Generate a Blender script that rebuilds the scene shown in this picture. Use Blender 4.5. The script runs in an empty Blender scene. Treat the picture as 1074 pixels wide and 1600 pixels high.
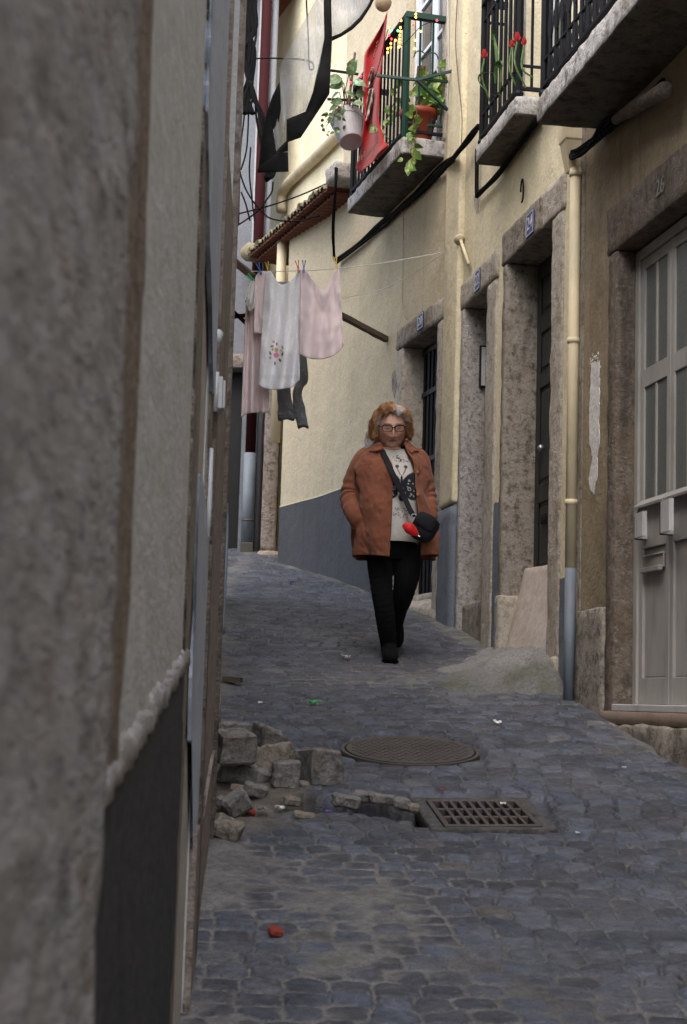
import bpy, bmesh, math, random
import numpy as np
from mathutils import Vector, Matrix, noise as mn
random.seed(7)
RNG = np.random.default_rng(11)
SC = bpy.context.scene
COL = SC.collection
PI = math.pi

# ------------------------------------------------------------ camera model
F_PX, CX, CY = 2500.0, 537.0, 800.0
PITCH, ROLL = math.atan(296/2500.0), 0.03
_fwd = Vector((0, math.cos(PITCH), math.sin(PITCH)))
_r = Vector((1, 0, 0)); _u = _r.cross(_fwd)
CR = _r*math.cos(ROLL) + _u*math.sin(ROLL)
CU = -_r*math.sin(ROLL) + _u*math.cos(ROLL)
def ray(px, py):
    d = CR*((px-CX)/F_PX) - CU*((py-CY)/F_PX) + _fwd
    return d/d.y
def at(px, py, Y):
    return ray(px, py)*Y
def G(Y):
    return -1.518 + 0.179*Y
def on_ground(px, py, lift=0.0):
    r = ray(px, py)
    return r*((1.518-lift)/(0.179-r.z))

class Fr:
    """a vertical wall plane: s along the wall (up the street), z up, d out towards the street"""
    def __init__(self, P, m, side=1):
        self.P = Vector((P[0], P[1], 0)); u = Vector((m, 1, 0)); self.u = u.normalized()
        self.n = Vector((-self.u.y, self.u.x, 0))*side
    def w(self, s, z, d=0.0):
        p = self.P + self.u*s + self.n*d
        return Vector((p.x, p.y, z))
    def hit(self, px, py, d=0.0):
        r = ray(px, py); t = ((self.P+self.n*d).dot(self.n))/r.dot(self.n); Q = r*t
        return (Q-self.P).dot(self.u), Q.z
    def hits(self, px, py, sv):
        r = ray(px, py); t = ((self.P+self.u*sv).dot(self.u))/r.dot(self.u); Q = r*t
        return (Q-self.P).dot(self.n), Q.z

# ------------------------------------------------------------ scene objects
WL = {}
def thing(name, label, cat, loc=(0, 0, 0), group=None):
    o = bpy.data.objects.new(name, None); COL.objects.link(o)
    o.empty_display_size = 0.1
    o.location = loc; WL[o] = Vector(loc)
    o['label'] = label; o['category'] = cat
    if group: o['group'] = group
    return o
def tag(o, label, cat, group=None):
    o['label'] = label; o['category'] = cat
    if group: o['group'] = group
    return o
def put(name, bm, mat, parent=None, loc=None, smooth=False, label=None, auto=None):
    """link a bmesh (world coordinates) as one mesh object"""
    base = WL[parent] if parent is not None else (Vector(loc) if loc is not None else None)
    if base is None:
        if len(bm.verts):
            xs = [v.co for v in bm.verts]
            base = Vector((sum(c.x for c in xs)/len(xs), sum(c.y for c in xs)/len(xs), min(c.z for c in xs)))
        else: base = Vector((0, 0, 0))
    me = bpy.data.meshes.new(name)
    bmesh.ops.translate(bm, vec=-base, verts=bm.verts)
    bm.to_mesh(me); bm.free()
    return put_mesh(name, me, mat, parent, base, smooth, label)
def put_mesh(name, me, mat, parent, base, smooth=False, label=None):
    for m in (mat if isinstance(mat, (list, tuple)) else [mat]): me.materials.append(m)
    o = bpy.data.objects.new(name, me); COL.objects.link(o)
    if parent is not None:
        o.parent = parent; WL[o] = WL[parent]
    else:
        o.location = base; WL[o] = Vector(base)
    if smooth:
        me.polygons.foreach_set('use_smooth', [True]*len(me.polygons))
    if label: o['label'] = label
    return o
def np_mesh(name, V, faces, col=None, colname='Col'):
    me = bpy.data.meshes.new(name)
    V = np.asarray(V, np.float32); Fq = np.asarray(faces, np.int32)
    me.vertices.add(len(V)); me.vertices.foreach_set('co', V.ravel())
    k = Fq.shape[1]
    me.loops.add(Fq.size); me.loops.foreach_set('vertex_index', Fq.ravel())
    me.polygons.add(len(Fq)); me.polygons.foreach_set('loop_start', np.arange(0, Fq.size, k, dtype=np.int32))
    me.polygons.foreach_set('loop_total', np.full(len(Fq), k, np.int32))
    me.update(calc_edges=True)
    if col is not None:
        a = me.color_attributes.new(colname, 'FLOAT_COLOR', 'POINT')
        c = np.ones((len(V), 4), np.float32); c[:, :3] = col
        a.data.foreach_set('color', c.ravel())
    return me
def grid_faces(nr, nc, wrap=False):
    i = np.arange(nr-1)[:, None]; ncc = nc if wrap else nc-1
    j = np.arange(ncc)[None, :]; j2 = (j+1) % nc
    a = i*nc+j; b = i*nc+j2; c = (i+1)*nc+j2; d = (i+1)*nc+j
    return np.stack([a, b, c, d], -1).reshape(-1, 4)

# ------------------------------------------------------------ numpy noise
def _h(ix, iy, iz):
    n = (ix*374761393 + iy*668265263 + iz*2147483647 + 1013) & 0xffffffff
    n = ((n ^ (n >> 13))*1274126177) & 0xffffffff
    n = ((n ^ (n >> 16))*2246822519) & 0xffffffff
    return ((n ^ (n >> 15)) & 0xffff)/65535.0
def vnoise(x, y, z=0.0):
    x, y, z = np.broadcast_arrays(np.asarray(x, float), np.asarray(y, float), np.asarray(z, float))
    ix, iy, iz = np.floor(x).astype(np.int64), np.floor(y).astype(np.int64), np.floor(z).astype(np.int64)
    fx, fy, fz = x-ix, y-iy, z-iz
    fx, fy, fz = fx*fx*(3-2*fx), fy*fy*(3-2*fy), fz*fz*(3-2*fz)
    r = 0
    for dx in (0, 1):
        for dy in (0, 1):
            for dz in (0, 1):
                w = (fx if dx else 1-fx)*(fy if dy else 1-fy)*(fz if dz else 1-fz)
                r = r + w*_h(ix+dx, iy+dy, iz+dz)
    return r*2-1
def fbm(x, y, z=0.0, o=4):
    s, a, f = 0, 1.0, 1.0
    for _ in range(o):
        s = s + a*vnoise(np.asarray(x)*f, np.asarray(y)*f, np.asarray(z)*f+17*_); a *= .5; f *= 2.03
    return s/1.9
def sstep(a, b, x):
    t = np.clip((np.asarray(x)-a)/(b-a), 0, 1); return t*t*(3-2*t)

# ------------------------------------------------------------ bmesh shapes
def box8(bm, P):
    """8 corners: bottom ring 0-3, top ring 4-7"""
    v = [bm.verts.new(p) for p in P]
    for f in ((3, 2, 1, 0), (4, 5, 6, 7), (0, 1, 5, 4), (1, 2, 6, 5), (2, 3, 7, 6), (3, 0, 4, 7)):
        bm.faces.new([v[i] for i in f])
    return v
def fbox(bm, fr, s0, s1, z0, z1, d0, d1):
    return box8(bm, [fr.w(s0, z0, d0), fr.w(s1, z0, d0), fr.w(s1, z0, d1), fr.w(s0, z0, d1),
                     fr.w(s0, z1, d0), fr.w(s1, z1, d0), fr.w(s1, z1, d1), fr.w(s0, z1, d1)])
def wbox(bm, x0, x1, y0, y1, z0, z1):
    return box8(bm, [Vector(p) for p in ((x0, y0, z0), (x1, y0, z0), (x1, y1, z0), (x0, y1, z0),
                                         (x0, y0, z1), (x1, y0, z1), (x1, y1, z1), (x0, y1, z1))])
def fix(bm):
    bmesh.ops.recalc_face_normals(bm, faces=bm.faces)
    return bm
def bevel(bm, w, seg=2):
    fix(bm)
    bmesh.ops.bevel(bm, geom=list(bm.edges), offset=w, segments=seg, profile=.6, affect='EDGES', clamp_overlap=True)
    return bm
def roughen(bm, size, amp, scale, seed=0, bev=0.0):
    """bevel, cut to cells of about `size`, and push vertices about with noise: a weathered block"""
    fix(bm)
    if bev: bmesh.ops.bevel(bm, geom=list(bm.edges), offset=bev, segments=1, affect='EDGES', clamp_overlap=True)
    for _ in range(7):
        es = [e for e in bm.edges if e.calc_length() > size*1.5]
        if not es or len(bm.verts) > 60000: break
        bmesh.ops.subdivide_edges(bm, edges=es, cuts=1, use_grid_fill=True)
    bmesh.ops.triangulate(bm, faces=[f for f in bm.faces if len(f.verts) > 4])
    bm.normal_update()
    o = Vector((seed*13.7, seed*3.1, seed*7.7))
    for v in bm.verts:
        n = mn.fractal(v.co*scale+o, 1.0, 2.0, 3)
        v.co += v.normal*(n*amp)
    return bm
def tube(bm, pts, r, n=6, caps=True, r1=None):
    pts = [Vector(p) for p in pts]
    rings = []
    N = len(pts)
    prev = None
    for i, p in enumerate(pts):
        t = (pts[min(i+1, N-1)]-pts[max(i-1, 0)])
        if t.length < 1e-9: t = Vector((0, 0, 1))
        t.normalize()
        if prev is None:
            a = Vector((0, 0, 1)) if abs(t.z) < .9 else Vector((1, 0, 0))
            x = t.cross(a).normalized()
        else:
            x = (prev - t*prev.dot(t))
            x = x.normalized() if x.length > 1e-6 else t.orthogonal().normalized()
        prev = x
        y = t.cross(x)
        rr = (r[i] if isinstance(r, (list, tuple)) else (r if r1 is None else r+(r1-r)*i/max(1, N-1)))
        rings.append([bm.verts.new(p+(x*math.cos(2*PI*k/n)+y*math.sin(2*PI*k/n))*rr) for k in range(n)])
    for a, b in zip(rings, rings[1:]):
        for k in range(n):
            bm.faces.new((a[k], a[(k+1) % n], b[(k+1) % n], b[k]))
    if caps:
        bm.faces.new(rings[0][::-1]); bm.faces.new(rings[-1])
    return rings
def spline(pts, k=6):
    """Catmull-Rom through points"""
    P = [Vector(p) for p in pts]
    if len(P) < 3: return P
    out = []
    Q = [P[0]*2-P[1]]+P+[P[-1]*2-P[-2]]
    for i in range(1, len(Q)-2):
        for j in range(k):
            t = j/k
            out.append(.5*((2*Q[i])+(Q[i+1]-Q[i-1])*t+(2*Q[i-1]-5*Q[i]+4*Q[i+1]-Q[i+2])*t*t+(3*Q[i]-Q[i-1]-3*Q[i+1]+Q[i+2])*t**3))
    out.append(P[-1])
    return out
def bar(bm, a, b, w, h=None, up=Vector((0, 0, 1))):
    a, b = Vector(a), Vector(b); h = h or w
    t = (b-a).normalized(); x = t.cross(up)
    if x.length < 1e-4: x = t.orthogonal()
    x.normalize(); y = x.cross(t)
    P = []
    for c in (a, b):
        P += [c-x*w/2-y*h/2, c+x*w/2-y*h/2, c+x*w/2+y*h/2, c-x*w/2+y*h/2]
    return box8(bm, P)
def ball(bm, c, r, sx=1, sy=1, sz=1, u=12, v=8, rot=None):
    m = Matrix.Translation(Vector(c)) @ (rot.to_4x4() if rot is not None else Matrix()) @ Matrix.Diagonal((r*sx, r*sy, r*sz, 1))
    return bmesh.ops.create_uvsphere(bm, u_segments=u, v_segments=v, radius=1, matrix=m)['verts']
def poly_slab(bm, fr, pts, d0, d1):
    """a flat outline given as (s,z) points, between offsets d0 and d1"""
    n = len(pts)
    A = [bm.verts.new(fr.w(s, z, d0)) for s, z in pts]; B = [bm.verts.new(fr.w(s, z, d1)) for s, z in pts]
    fa = bm.faces.new(A); fb = bm.faces.new(B[::-1])
    for i in range(n):
        bm.faces.new((A[(i+1) % n], A[i], B[i], B[(i+1) % n]))
    fix(bm)
def ragged(pts, amp, step, seed=0, fr=None):
    """resample a closed (s,z) outline and jitter it"""
    out = []; n = len(pts); r = random.Random(seed)
    for i in range(n):
        a, b = pts[i], pts[(i+1) % n]
        L = math.hypot(b[0]-a[0], b[1]-a[1]); k = max(1, int(L/step))
        for j in range(k):
            t = j/k; out.append((a[0]+(b[0]-a[0])*t+r.uniform(-amp, amp), a[1]+(b[1]-a[1])*t+r.uniform(-amp, amp)))
    return out
def wall_grid(bm, fr, s0, s1, z0, z1, holes=(), depth=.45, d=0.0):
    """a wall with rectangular openings (sa,sb,za,zb): front, reveals, back and ends"""
    S = sorted({s0, s1, *[h[0] for h in holes], *[h[1] for h in holes]}); Z = sorted({z0, z1, *[h[2] for h in holes], *[h[3] for h in holes]})
    S = [x for x in S if s0 <= x <= s1]; Z = [x for x in Z if z0 <= x <= z1]
    V = {}
    def v(i, j, b):
        k = (i, j, b)
        if k not in V: V[k] = bm.verts.new(fr.w(S[i], Z[j], d-(depth if b else 0)))
        return V[k]
    def solid(i, j):
        if not (0 <= i < len(S)-1 and 0 <= j < len(Z)-1): return False
        c, e = (S[i]+S[i+1])/2, (Z[j]+Z[j+1])/2
        return not any(h[0] < c < h[1] and h[2] < e < h[3] for h in holes)
    for i in range(len(S)-1):
        for j in range(len(Z)-1):
            if not solid(i, j): continue
            for b in (0, 1): bm.faces.new((v(i, j, b), v(i+1, j, b), v(i+1, j+1, b), v(i, j+1, b)))
            for (ni, nj, e) in ((i-1, j, ((i, j), (i, j+1))), (i+1, j, ((i+1, j), (i+1, j+1))), (i, j-1, ((i, j), (i+1, j))), (i, j+1, ((i, j+1), (i+1, j+1)))):
                if not solid(ni, nj):
                    (a, b_), (c, d_) = e
                    bm.faces.new((v(a, b_, 0), v(c, d_, 0), v(c, d_, 1), v(a, b_, 1)))
    fix(bm)
    return bm
def text_mesh(txt, size, bold=0.0, depth=.002):
    cu = bpy.data.curves.new('lettering', 'FONT'); cu.body = txt; cu.size = size; cu.extrude = depth/2
    cu.align_x = 'CENTER'; cu.align_y = 'CENTER'; cu.offset = bold
    ob = bpy.data.objects.new('lettering', cu); COL.objects.link(ob)
    dg = bpy.context.evaluated_depsgraph_get()
    me = bpy.data.meshes.new_from_object(ob.evaluated_get(dg))
    bpy.data.objects.remove(ob); bpy.data.curves.remove(cu)
    bm = bmesh.new(); bm.from_mesh(me); bpy.data.meshes.remove(me)
    return bm
def place(bm, origin, ex, ey, ez):
    M = Matrix((( ex.x, ey.x, ez.x, origin.x), (ex.y, ey.y, ez.y, origin.y), (ex.z, ey.z, ez.z, origin.z), (0, 0, 0, 1)))
    bmesh.ops.transform(bm, matrix=M, verts=bm.verts); return bm
# ------------------------------------------------------------ materials
class NT:
    def __init__(self, name):
        self.m = bpy.data.materials.new(name); self.m.use_nodes = True
        self.t = self.m.node_tree; self.n = self.t.nodes; self.l = self.t.links
        self.n.clear()
        self.out = self.n.new('ShaderNodeOutputMaterial'); self.b = self.n.new('ShaderNodeBsdfPrincipled')
        self.l.new(self.b.outputs[0], self.out.inputs['Surface'])
        self.tc = self.n.new('ShaderNodeTexCoord')
    def vec(self, sc):
        mp = self.n.new('ShaderNodeMapping'); self.l.new(self.tc.outputs['Object'], mp.inputs[0])
        mp.inputs['Scale'].default_value = sc if isinstance(sc, (tuple, list)) else (sc,)*3
        mp.inputs['Location'].default_value = (random.uniform(-9, 9), random.uniform(-9, 9), random.uniform(-9, 9))
        return mp.outputs[0]
    def noise(self, sc, lo=.35, hi=.65, det=4, rough=.6, dist=0.0):
        x = self.n.new('ShaderNodeTexNoise'); self.l.new(self.vec(sc), x.inputs['Vector'])
        x.inputs['Scale'].default_value = 1; x.inputs['Detail'].default_value = det; x.inputs['Roughness'].default_value = rough; x.inputs['Distortion'].default_value = dist
        return self.ramp(x.outputs[0], lo, hi)
    def voro(self, sc, lo, hi, feature='F1'):
        x = self.n.new('ShaderNodeTexVoronoi'); x.feature = feature; self.l.new(self.vec(sc), x.inputs['Vector']); x.inputs['Scale'].default_value = 1
        return self.ramp(x.outputs['Distance'], lo, hi)
    def ramp(self, s, lo, hi, a=0., b=1.):
        r = self.n.new('ShaderNodeMapRange'); r.interpolation_type = 'SMOOTHSTEP'
        self.l.new(s, r.inputs['Value']); r.inputs['From Min'].default_value = lo; r.inputs['From Max'].default_value = hi
        r.inputs['To Min'].default_value = a; r.inputs['To Max'].default_value = b
        return r.outputs[0]
    def mul(self, a, b, op='MULTIPLY'):
        x = self.n.new('ShaderNodeMath'); x.operation = op
        for i, v in enumerate((a, b)):
            if hasattr(v, 'links'): self.l.new(v, x.inputs[i])
            else: x.inputs[i].default_value = v
        return x.outputs[0]
    def mix(self, a, b, fac, mode='MIX'):
        x = self.n.new('ShaderNodeMix'); x.data_type = 'RGBA'; x.blend_type = mode
        for s, v in (('A', a), ('B', b)):
            i = [k for k in x.inputs if k.name == s and k.type == 'RGBA'][0]
            if hasattr(v, 'links'): self.l.new(v, i)
            else: i.default_value = (*v, 1)
        f = [k for k in x.inputs if k.name == 'Factor' and k.type == 'VALUE'][0]
        if hasattr(fac, 'links'): self.l.new(fac, f)
        else: f.default_value = fac
        return [k for k in x.outputs if k.type == 'RGBA'][0]
    def attr(self, name='Col'):
        x = self.n.new('ShaderNodeAttribute'); x.attribute_name = name; return x.outputs['Color']
    def base(self, c):
        if hasattr(c, 'links'): self.l.new(c, self.b.inputs['Base Color'])
        else: self.b.inputs['Base Color'].default_value = (*c, 1)
    def set(self, **k):
        for n_, v in k.items():
            self.b.inputs[n_.replace('_', ' ')].default_value = v
    def bump(self, *hs):
        """(height socket, strength, distance) chained"""
        prev = None
        for h, st, di in hs:
            x = self.n.new('ShaderNodeBump'); x.inputs['Strength'].default_value = st; x.inputs['Distance'].default_value = di
            self.l.new(h, x.inputs['Height'])
            if prev is not None: self.l.new(prev, x.inputs['Normal'])
            prev = x.outputs[0]
        self.l.new(prev, self.b.inputs['Normal'])

def plaster(name, c, dirt, spots=None, streak=.5, blotch=.4, rough=.9, bump=.35, fine=55, peel=None, peel_lo=.66, streak_c=None):
    t = NT(name)
    col = t.mix(c, tuple(x*.80 for x in c), t.noise(fine, .3, .7, 3))
    col = t.mix(col, dirt, t.mul(t.noise((1.3, 1.3, 1.1), .42, .75, 6, .65), blotch))
    col = t.mix(col, streak_c or dirt, t.mul(t.noise((7, 7, .45), .5, .8, 5, .6), streak))
    col = t.mix(col, dirt, t.mul(t.noise((28, 28, 3), .55, .8, 4), streak*.55))
    if spots: col = t.mix(col, spots, t.noise(17, .70, .74, 3))
    h = t.noise(fine*1.3, .2, .8, 3)
    if peel:
        p = t.noise((3.2, 3.2, 2.2), peel_lo, peel_lo+.015, 6, .62)
        col = t.mix(col, peel, p)
        t.base(col); t.bump((p, .5, -.004), (t.noise(6, .2, .8, 4), .35, .02), (h, bump, .004))
    else:
        t.base(col); t.bump((t.noise(6, .2, .8, 4), .35, .02), (h, bump, .004))
    t.set(Roughness=rough); t.b.inputs['Specular IOR Level'].default_value = .25
    return t.m
def granite(name, c, dark, light, rust=None, sc=1.0, bump=.6, rough=.88, soil=.5):
    t = NT(name)
    col = t.mix(c, dark, t.noise((16*sc, 16*sc, 14*sc), .45, .68, 5, .7))
    col = t.mix(col, light, t.mul(t.noise(38*sc, .54, .68, 3), .6))
    col = t.mix(col, dark, t.mul(t.noise(60*sc, .58, .68, 2), .5))
    col = t.mix(col, tuple(x*.45 for x in dark), t.mul(t.voro(24*sc, .22, .1), .35))
    if rust: col = t.mix(col, rust, t.mul(t.noise((3, 3, 2.2), .50, .72, 5), .75))
    col = t.mix(col, tuple(x*.5 for x in dark), t.mul(t.noise((6, 6, .7), .52, .78, 5), soil))
    t.base(col); t.set(Roughness=rough); t.b.inputs['Specular IOR Level'].default_value = .3
    t.bump((t.noise(14*sc, .2, .8, 6, .7), bump, .015), (t.voro(24*sc, .05, .25), bump*.7, .004), (t.noise(70*sc, .2, .8, 2), bump*.6, .003))
    return t.m
def paint(name, c, rough=.45, metal=0., wear=None, wear_lo=.64, dirt=.25, bump=.08, spec=.4):
    t = NT(name)
    col = t.mix(c, tuple(x*.72 for x in c), t.noise((5, 5, 2.2), .42, .72, 5))
    col = t.mix(col, tuple(x*.45+.01 for x in c), t.mul(t.noise((14, 14, 1.2), .5, .8, 5), dirt))
    if wear: col = t.mix(col, wear, t.noise(13, wear_lo, wear_lo+.03, 6, .7))
    t.base(col); t.set(Roughness=rough, Metallic=metal); t.b.inputs['Specular IOR Level'].default_value = spec
    t.bump((t.noise(45, .2, .8, 3), bump, .003),)
    return t.m
def cloth(name, c, c2=None, rough=.95, weave=420, sheen=.2, var=.82, bump=.25):
    t = NT(name)
    col = t.mix(c, tuple(x*var for x in c), t.noise(9, .35, .7, 5))
    if c2: col = t.mix(col, c2, t.noise(30, .5, .75, 4))
    t.base(col); t.set(Roughness=rough); t.b.inputs['Specular IOR Level'].default_value = .15
    t.b.inputs['Sheen Weight'].default_value = sheen
    t.bump((t.noise(22, .2, .8, 4), bump, .004), (t.noise(weave, .2, .8, 1), .2, .001))
    return t.m
def attr_cloth(name, rough=.95, weave=380, sheen=.15, fine=.9):
    t = NT(name)
    a = t.attr()
    col = t.mix(a, (0, 0, 0), t.mul(t.noise(60, .35, .7, 4), 1-fine))
    t.base(col); t.set(Roughness=rough); t.b.inputs['Specular IOR Level'].default_value = .15
    t.b.inputs['Sheen Weight'].default_value = sheen
    t.bump((t.noise(22, .2, .8, 4), .15, .003), (t.noise(weave, .2, .8, 1), .25, .001))
    return t.m
def emit(name, c, s):
    t = NT(name); t.base(c); t.b.inputs['Emission Color'].default_value = (*c, 1); t.b.inputs['Emission Strength'].default_value = s
    return t.m
def leafy(name, c, c2, rough=.5):
    t = NT(name)
    col = t.mix(c, c2, t.noise(22, .5, .62, 3))
    t.base(col); t.set(Roughness=rough); t.b.inputs['Subsurface Weight'].default_value = .0
    t.bump((t.noise(40, .2, .8, 2), .2, .002),)
    return t.m

M = {}
def left_plaster():
    t = NT('grey_plaster')
    col = t.mix((.515, .53, .53), (.42, .43, .425), t.noise((45, 16, 60), .3, .7, 4, .7))
    col = t.mix(col, (.31, .285, .25), t.mul(t.noise((9, 5.5, .5), .48, .8, 5), .6))
    col = t.mix(col, (.62, .60, .57), t.mul(t.noise((60, 20, 75), .58, .7, 3), .4))
    col = t.mix(col, (.30, .28, .25), t.mul(t.noise((2, 1.2, 1.6), .5, .8, 6), .55))
    t.base(col); t.set(Roughness=.92); t.b.inputs['Specular IOR Level'].default_value = .2
    t.bump((t.noise((60, 26, 85), .2, .8, 4), .35, .003), (t.noise((8, 4, 8), .2, .8, 4), .3, .012))
    return t.m
M['left_plaster'] = left_plaster()
def left_granite():
    t = NT('rough_granite')
    col = t.mix((.445, .44, .44), (.225, .22, .218), t.noise((26, 9, 34), .45, .70, 6, .72))
    col = t.mix(col, (.54, .525, .52), t.mul(t.noise((40, 14, 50), .55, .68, 4), .7))
    col = t.mix(col, (.24, .265, .32), t.mul(t.noise((9, 4.5, 11), .56, .7, 5), .5))
    col = t.mix(col, (.20, .145, .095), t.mul(t.noise((11, 6, 12), .58, .72, 5), .6))
    col = t.mix(col, (.07, .06, .055), t.mul(t.noise((48, 18, 60), .64, .72, 3), .75))
    t.base(col); t.set(Roughness=.9); t.b.inputs['Specular IOR Level'].default_value = .25
    t.bump((t.noise((24, 8, 30), .2, .8, 6, .7), 1.0, .02), (t.noise((60, 22, 75), .2, .8, 3), .7, .005))
    return t.m
M['left_granite'] = left_granite()
M['dark_granite'] = granite('dark_speckled_stone', (.040, .042, .045), (.018, .018, .02), (.10, .10, .105), sc=1.6, bump=.3, rough=.75, soil=.2)
M['mortar'] = granite('pale_mortar', (.31, .30, .29), (.22, .205, .19), (.46, .46, .46), sc=1.2, bump=.7, soil=.2)
M['jamb_granite'] = granite('brown_granite', (.26, .22, .19), (.11, .09, .078), (.30, .28, .27), rust=(.16, .11, .075), sc=1.2, bump=.8)
M['paint_grey'] = plaster('blue_grey_paint', (.42, .47, .55), (.17, .175, .19), streak=.4, blotch=.35, bump=.25, fine=60)
M['joint'] = granite('brown_mortar_joint', (.26, .205, .16), (.12, .09, .068), (.36, .31, .26), sc=1.5, bump=1.0, soil=.3)
M['brown_edge'] = granite('crumbling_brown_plaster', (.27, .235, .195), (.15, .125, .10), (.38, .34, .29), sc=1.5, bump=1.0)
M['far_left_plaster'] = plaster('beige_plaster', (.47, .44, .395), (.28, .25, .215), streak=.5, blotch=.5, bump=.4)
M['white_plastic'] = paint('white_plastic', (.58, .60, .63), rough=.35, dirt=.25)
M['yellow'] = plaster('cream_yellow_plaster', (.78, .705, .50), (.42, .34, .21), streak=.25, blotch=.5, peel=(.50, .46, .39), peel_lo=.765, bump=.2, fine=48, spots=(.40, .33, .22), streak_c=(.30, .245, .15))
M['yellow_far'] = plaster('faded_shaded_yellow_plaster', (.56, .485, .34), (.32, .27, .18), streak=.35, blotch=.55, bump=.3, fine=48, spots=(.30, .25, .17), peel=(.25, .22, .165), peel_lo=.745)  # faded and grimy, darkened further to put the walls' weaker light into colour
M['plinth'] = plaster('grey_plinth_paint', (.085, .088, .095), (.045, .043, .042), streak=.5, blotch=.5, bump=.3)
M['blue_plinth'] = plaster('blue_grey_plinth_paint', (.17, .195, .23), (.09, .095, .105), streak=.45, blotch=.4, bump=.25)
M['brown_wall'] = plaster('ochre_brown_plaster', (.29, .235, .155), (.10, .075, .048), streak=.75, blotch=.7, bump=.4, fine=40, spots=(.33, .27, .18), streak_c=(.085, .066, .047))
M['brown_stone'] = granite('dirty_brown_stone', (.155, .126, .10), (.08, .066, .053), (.25, .225, .19), rust=(.13, .085, .05), sc=1.1, bump=.7, soil=.7)
M['stone'] = granite('limestone_surround', (.44, .40, .34), (.27, .24, .195), (.48, .445, .39), rust=(.23, .165, .10), sc=1.25, bump=.65, soil=.4)
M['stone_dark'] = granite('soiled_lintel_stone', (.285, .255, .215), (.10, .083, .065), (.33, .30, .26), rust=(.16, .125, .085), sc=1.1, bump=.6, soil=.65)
M['stone_grey'] = granite('grey_granite_reveal', (.46, .43, .405), (.20, .175, .155), (.56, .545, .53), rust=(.24, .18, .14), sc=2.2, bump=.8, soil=.2)
M['marble'] = plaster('pink_marble', (.60, .53, .475), (.38, .25, .19), streak=.25, blotch=.55, bump=.1, fine=25, rough=.6, streak_c=(.33, .2, .14))
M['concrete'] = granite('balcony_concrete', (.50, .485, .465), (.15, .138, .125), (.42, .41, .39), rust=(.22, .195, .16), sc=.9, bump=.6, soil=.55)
M['concrete_under'] = granite('underside_concrete', (.13, .115, .095), (.05, .043, .036), (.15, .135, .115), rust=(.07, .068, .035), sc=.7, bump=.6, soil=.8)  # darker concrete for the faces that look down
M['iron'] = paint('black_iron', (.009, .010, .013), rough=.6, spec=.2, wear=(.05, .045, .04), wear_lo=.72)
M['green_iron'] = paint('green_iron', (.012, .05, .038), rough=.45)
M['door_dark'] = paint('dark_green_door', (.02, .023, .023), rough=.5, dirt=.5, bump=.2)
M['door_black'] = paint('black_metal_door', (.01, .01, .011), rough=.45)
M['alu'] = paint('grey_aluminium', (.325, .315, .295), rough=.5, dirt=.25, bump=.03)
M['alu_light'] = paint('bare_aluminium', (.55, .55, .55), rough=.42, metal=.15, dirt=.15, bump=.02)
M['black_plastic'] = paint('black_plastic', (.013, .013, .014), rough=.4)
M['pipe_yellow'] = paint('cream_pipe', (.63, .54, .365), rough=.6, dirt=.4, bump=.1)
M['pipe_dirty'] = paint('dirty_cream_pipe', (.43, .365, .25), rough=.65, dirt=.6, bump=.15)
M['pipe_blue'] = paint('blue_grey_pipe', (.165, .195, .235), rough=.6, dirt=.4, bump=.1)
M['pipe_red'] = paint('dark_red_pipe', (.028, .005, .0065), rough=.8, dirt=.4, spec=.1)
M['tile'] = plaster('terracotta_tiles', (.15, .062, .04), (.10, .038, .026), streak=.1, blotch=.7, bump=.4, fine=45)
M['tile_top'] = plaster('lichen_on_tile', (.26, .22, .14), (.09, .085, .055), streak=.1, blotch=.8, bump=.8, fine=35)
M['pale'] = plaster('pale_grey_plaster', (.46, .455, .455), (.34, .33, .315), streak=.25, blotch=.3, bump=.2)
M['bluegrey_wall'] = plaster('pale_blue_grey_plaster', (.18, .19, .21), (.2, .2, .21), streak=.4, blotch=.45, bump=.3)
M['white_wood'] = paint('white_window_paint', (.66, .68, .70), rough=.5, dirt=.35)
M['wood'] = paint('grey_brown_wood', (.10, .072, .05), rough=.85, dirt=.6, bump=.4)
M['wood_pink'] = paint('pinkish_threshold', (.27, .205, .16), rough=.85, dirt=.5, bump=.3)
M['enamel_blue'] = paint('blue_enamel', (.025, .032, .14), rough=.25, dirt=.2)
M['enamel_white'] = paint('white_enamel', (.62, .64, .70), rough=.3, dirt=.15)
M['faded_white'] = paint('faded_white_paint', (.23, .21, .185), rough=.9, dirt=.5)
M['white_splash'] = plaster('white_primer', (.68, .66, .63), (.5, .47, .42), streak=.15, blotch=.3, bump=.3)
M['cable'] = paint('black_cable', (.006, .006, .0065), rough=.8, spec=.08)
M['cable_grey'] = paint('grey_wire', (.10, .10, .105), rough=.6)
M['cord'] = paint('white_line', (.55, .53, .50), rough=.8)
M['peg_blue'] = paint('blue_plastic', (.02, .11, .38), rough=.4, dirt=0)
M['peg_yellow'] = paint('yellow_plastic', (.62, .42, .02), rough=.4, dirt=0)
M['peg_red'] = paint('red_plastic', (.55, .03, .06), rough=.4, dirt=0)
M['peg_green'] = paint('green_plastic', (.05, .45, .13), rough=.4, dirt=0)
M['leaf'] = leafy('green_leaf', (.055, .13, .03), (.14, .21, .07))
M['leaf_varieg'] = leafy('variegated_leaf', (.11, .22, .035), (.42, .45, .18))
M['leaf_pale'] = leafy('pale_green_leaf', (.10, .19, .07), (.25, .33, .18))
M['stem'] = paint('brown_stem', (.16, .10, .04), rough=.8)
M['soil'] = paint('potting_soil', (.03, .022, .015), rough=.95)
M['pot_red'] = paint('terracotta_plastic', (.27, .045, .022), rough=.55, dirt=.35)
M['pot_grey'] = paint('pale_grey_plastic', (.40, .39, .40), rough=.5, dirt=.3)
M['flower_red'] = paint('red_petal', (.38, .022, .02), rough=.6, dirt=.1)
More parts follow.
